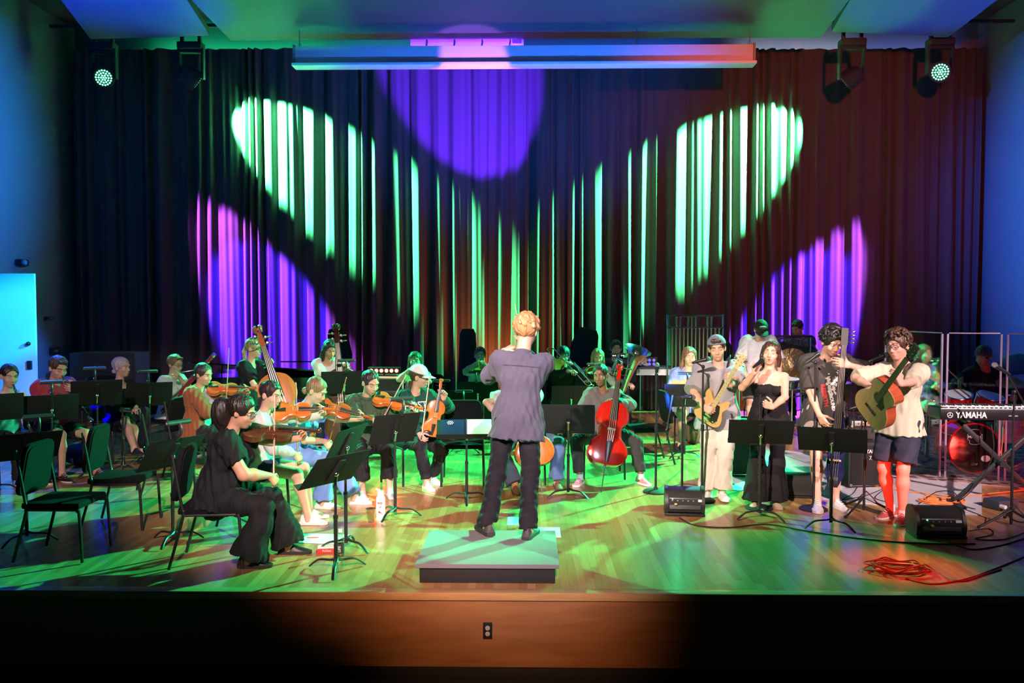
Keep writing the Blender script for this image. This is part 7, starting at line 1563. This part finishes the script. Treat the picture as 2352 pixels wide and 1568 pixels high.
q = P(165, 1075); t = thing('backpack', 'dark blue bag lying under the chair of the man in red', 'bag', q + V((0, .2, 0))); b = SDF(.012, wr=.012, wf=20); b.ell((0, 0, .14), (.2, .15, .14)); soft(b, 'bag_body', cm((.02, .03, .09), .8), t); MB().tube(bez([(-.1, -.1, .2), (-.05, -.18, .26), (.06, -.17, .22)], 5), .010, 6).build('strap', RUB, t)
q = P(1590, 1030); t = thing('backpack', 'brown rucksack hanging by the chair of the tie dye guitarist', 'bag', q + V((.1, .5, 0))); b = SDF(.012, wr=.014, wf=20, seed=4); b.ell((0, 0, .17), (.15, .13, .17)); soft(b, 'bag_body', cm((.14, .10, .07), .85), t); MB().tube(bez([(-.08, -.08, .28), (-.02, -.14, .34), (.06, -.1, .28)], 5), .010, 6).build('strap', RUB, t)
q = P(2310, 1172); t = thing('cable_box', 'small dark cable box with a white plug at the right edge', 'box', q + V((0, .1, 0)), R(20)); MB().box((0, 0, .05), (.26, .2, .1), bev=.02).build('body', mat('blue_grey', (.04, .05, .08), .5), t); MB().cyl((-.11, -.1, .05), (-.11, -.16, .05), .02).build('plug', WHITE, t)
# ================================================================ cables
ORC = mat('orange_cable', (.85, .22, .05), .5); RDC = mat('red_cable', (.35, .02, .015), .45)
c = P(2165, 1155); coil('orange cable coiled in a heap on the pale rug', (c.x, c.y), .21, .13, 9, ORC, .0065, 3); 
cable('orange cable running along the rug to the right edge', floorpts([(2010, 1120), (2060, 1128), (2120, 1135), (2200, 1142), (2290, 1135), (2352, 1128)], .016), ORC, .006)
c = P(2060, 1312); coil('red cable coiled in a loose heap on the bare front boards', (c.x, c.y), .22, .15, 6, RDC, .0055, 7, tail=floorpts([(2130, 1300), (2200, 1335), (2260, 1320), (2300, 1308)]), hh=.09)
cable('red cable trailing to the right edge on the front boards', floorpts([(2080, 1330), (2140, 1342), (2220, 1330), (2290, 1305), (2352, 1280)]), RDC, .005)
cable('long black cable across the front of the band', floorpts([(1560, 1190), (1600, 1208), (1680, 1212), (1760, 1205), (1850, 1220), (1950, 1235), (2050, 1245), (2150, 1250), (2240, 1250)], .006), RUB, .006)
cable('black cable looping right of the right front monitor', floorpts([(2225, 1220), (2270, 1215), (2280, 1228), (2240, 1238), (2300, 1240), (2352, 1225)]), RUB, .005)
cable('black cable from the right front monitor to the edge', floorpts([(2180, 1245), (2230, 1262), (2290, 1255), (2352, 1238)]), RUB, .005)
cable('thin black cable looped beside the short microphone stand', floorpts([(1560, 1160), (1535, 1125), (1570, 1112), (1610, 1118), (1600, 1128), (1550, 1125)]), RUB, .004)
cable('black cable from the electric guitar man towards the singer', floorpts([(1625, 1150), (1665, 1140), (1700, 1130), (1725, 1122)], .014), RUB, .004)
cable('black cable curling beside the black amplifier', floorpts([(1975, 1110), (1960, 1135), (1935, 1150), (1990, 1140), (2030, 1125), (2010, 1145), (2034, 1155)], .014), RUB, .004)
cable('black cable arching on the rug behind the orange coil', [tuple(P(2110, 1160)[:2]) + (.014,), tuple(P(2150, 1145)[:2]) + (.07,), tuple(P(2190, 1150)[:2]) + (.09,), tuple(P(2210, 1165)[:2]) + (.03,), tuple(P(2240, 1172)[:2]) + (.014,)], RUB, .005)
kp = D(2277, 975, 8.7); cable('black cable hanging from the digital piano', [tuple(kp), (kp.x + .01, kp.y - .03, .6), (kp.x - .03, kp.y + .1, .3), (kp.x - .12, kp.y + .3, .05), tuple(P(2215, 1125)[:2]) + (.014,), tuple(P(2205, 1150)[:2]) + (.014,)], RUB, .005)
cable('thin black cable on the boards right of the grey cellist', floorpts([(1520, 1010), (1500, 1025), (1520, 1030), (1545, 1022), (1560, 1030), (1590, 1040)]), RUB, .004)
cable('black cable at the far right behind the keyboard stand', floorpts([(2300, 1150), (2330, 1165), (2318, 1185), (2345, 1200), (2390, 1190)]), RUB, .006)
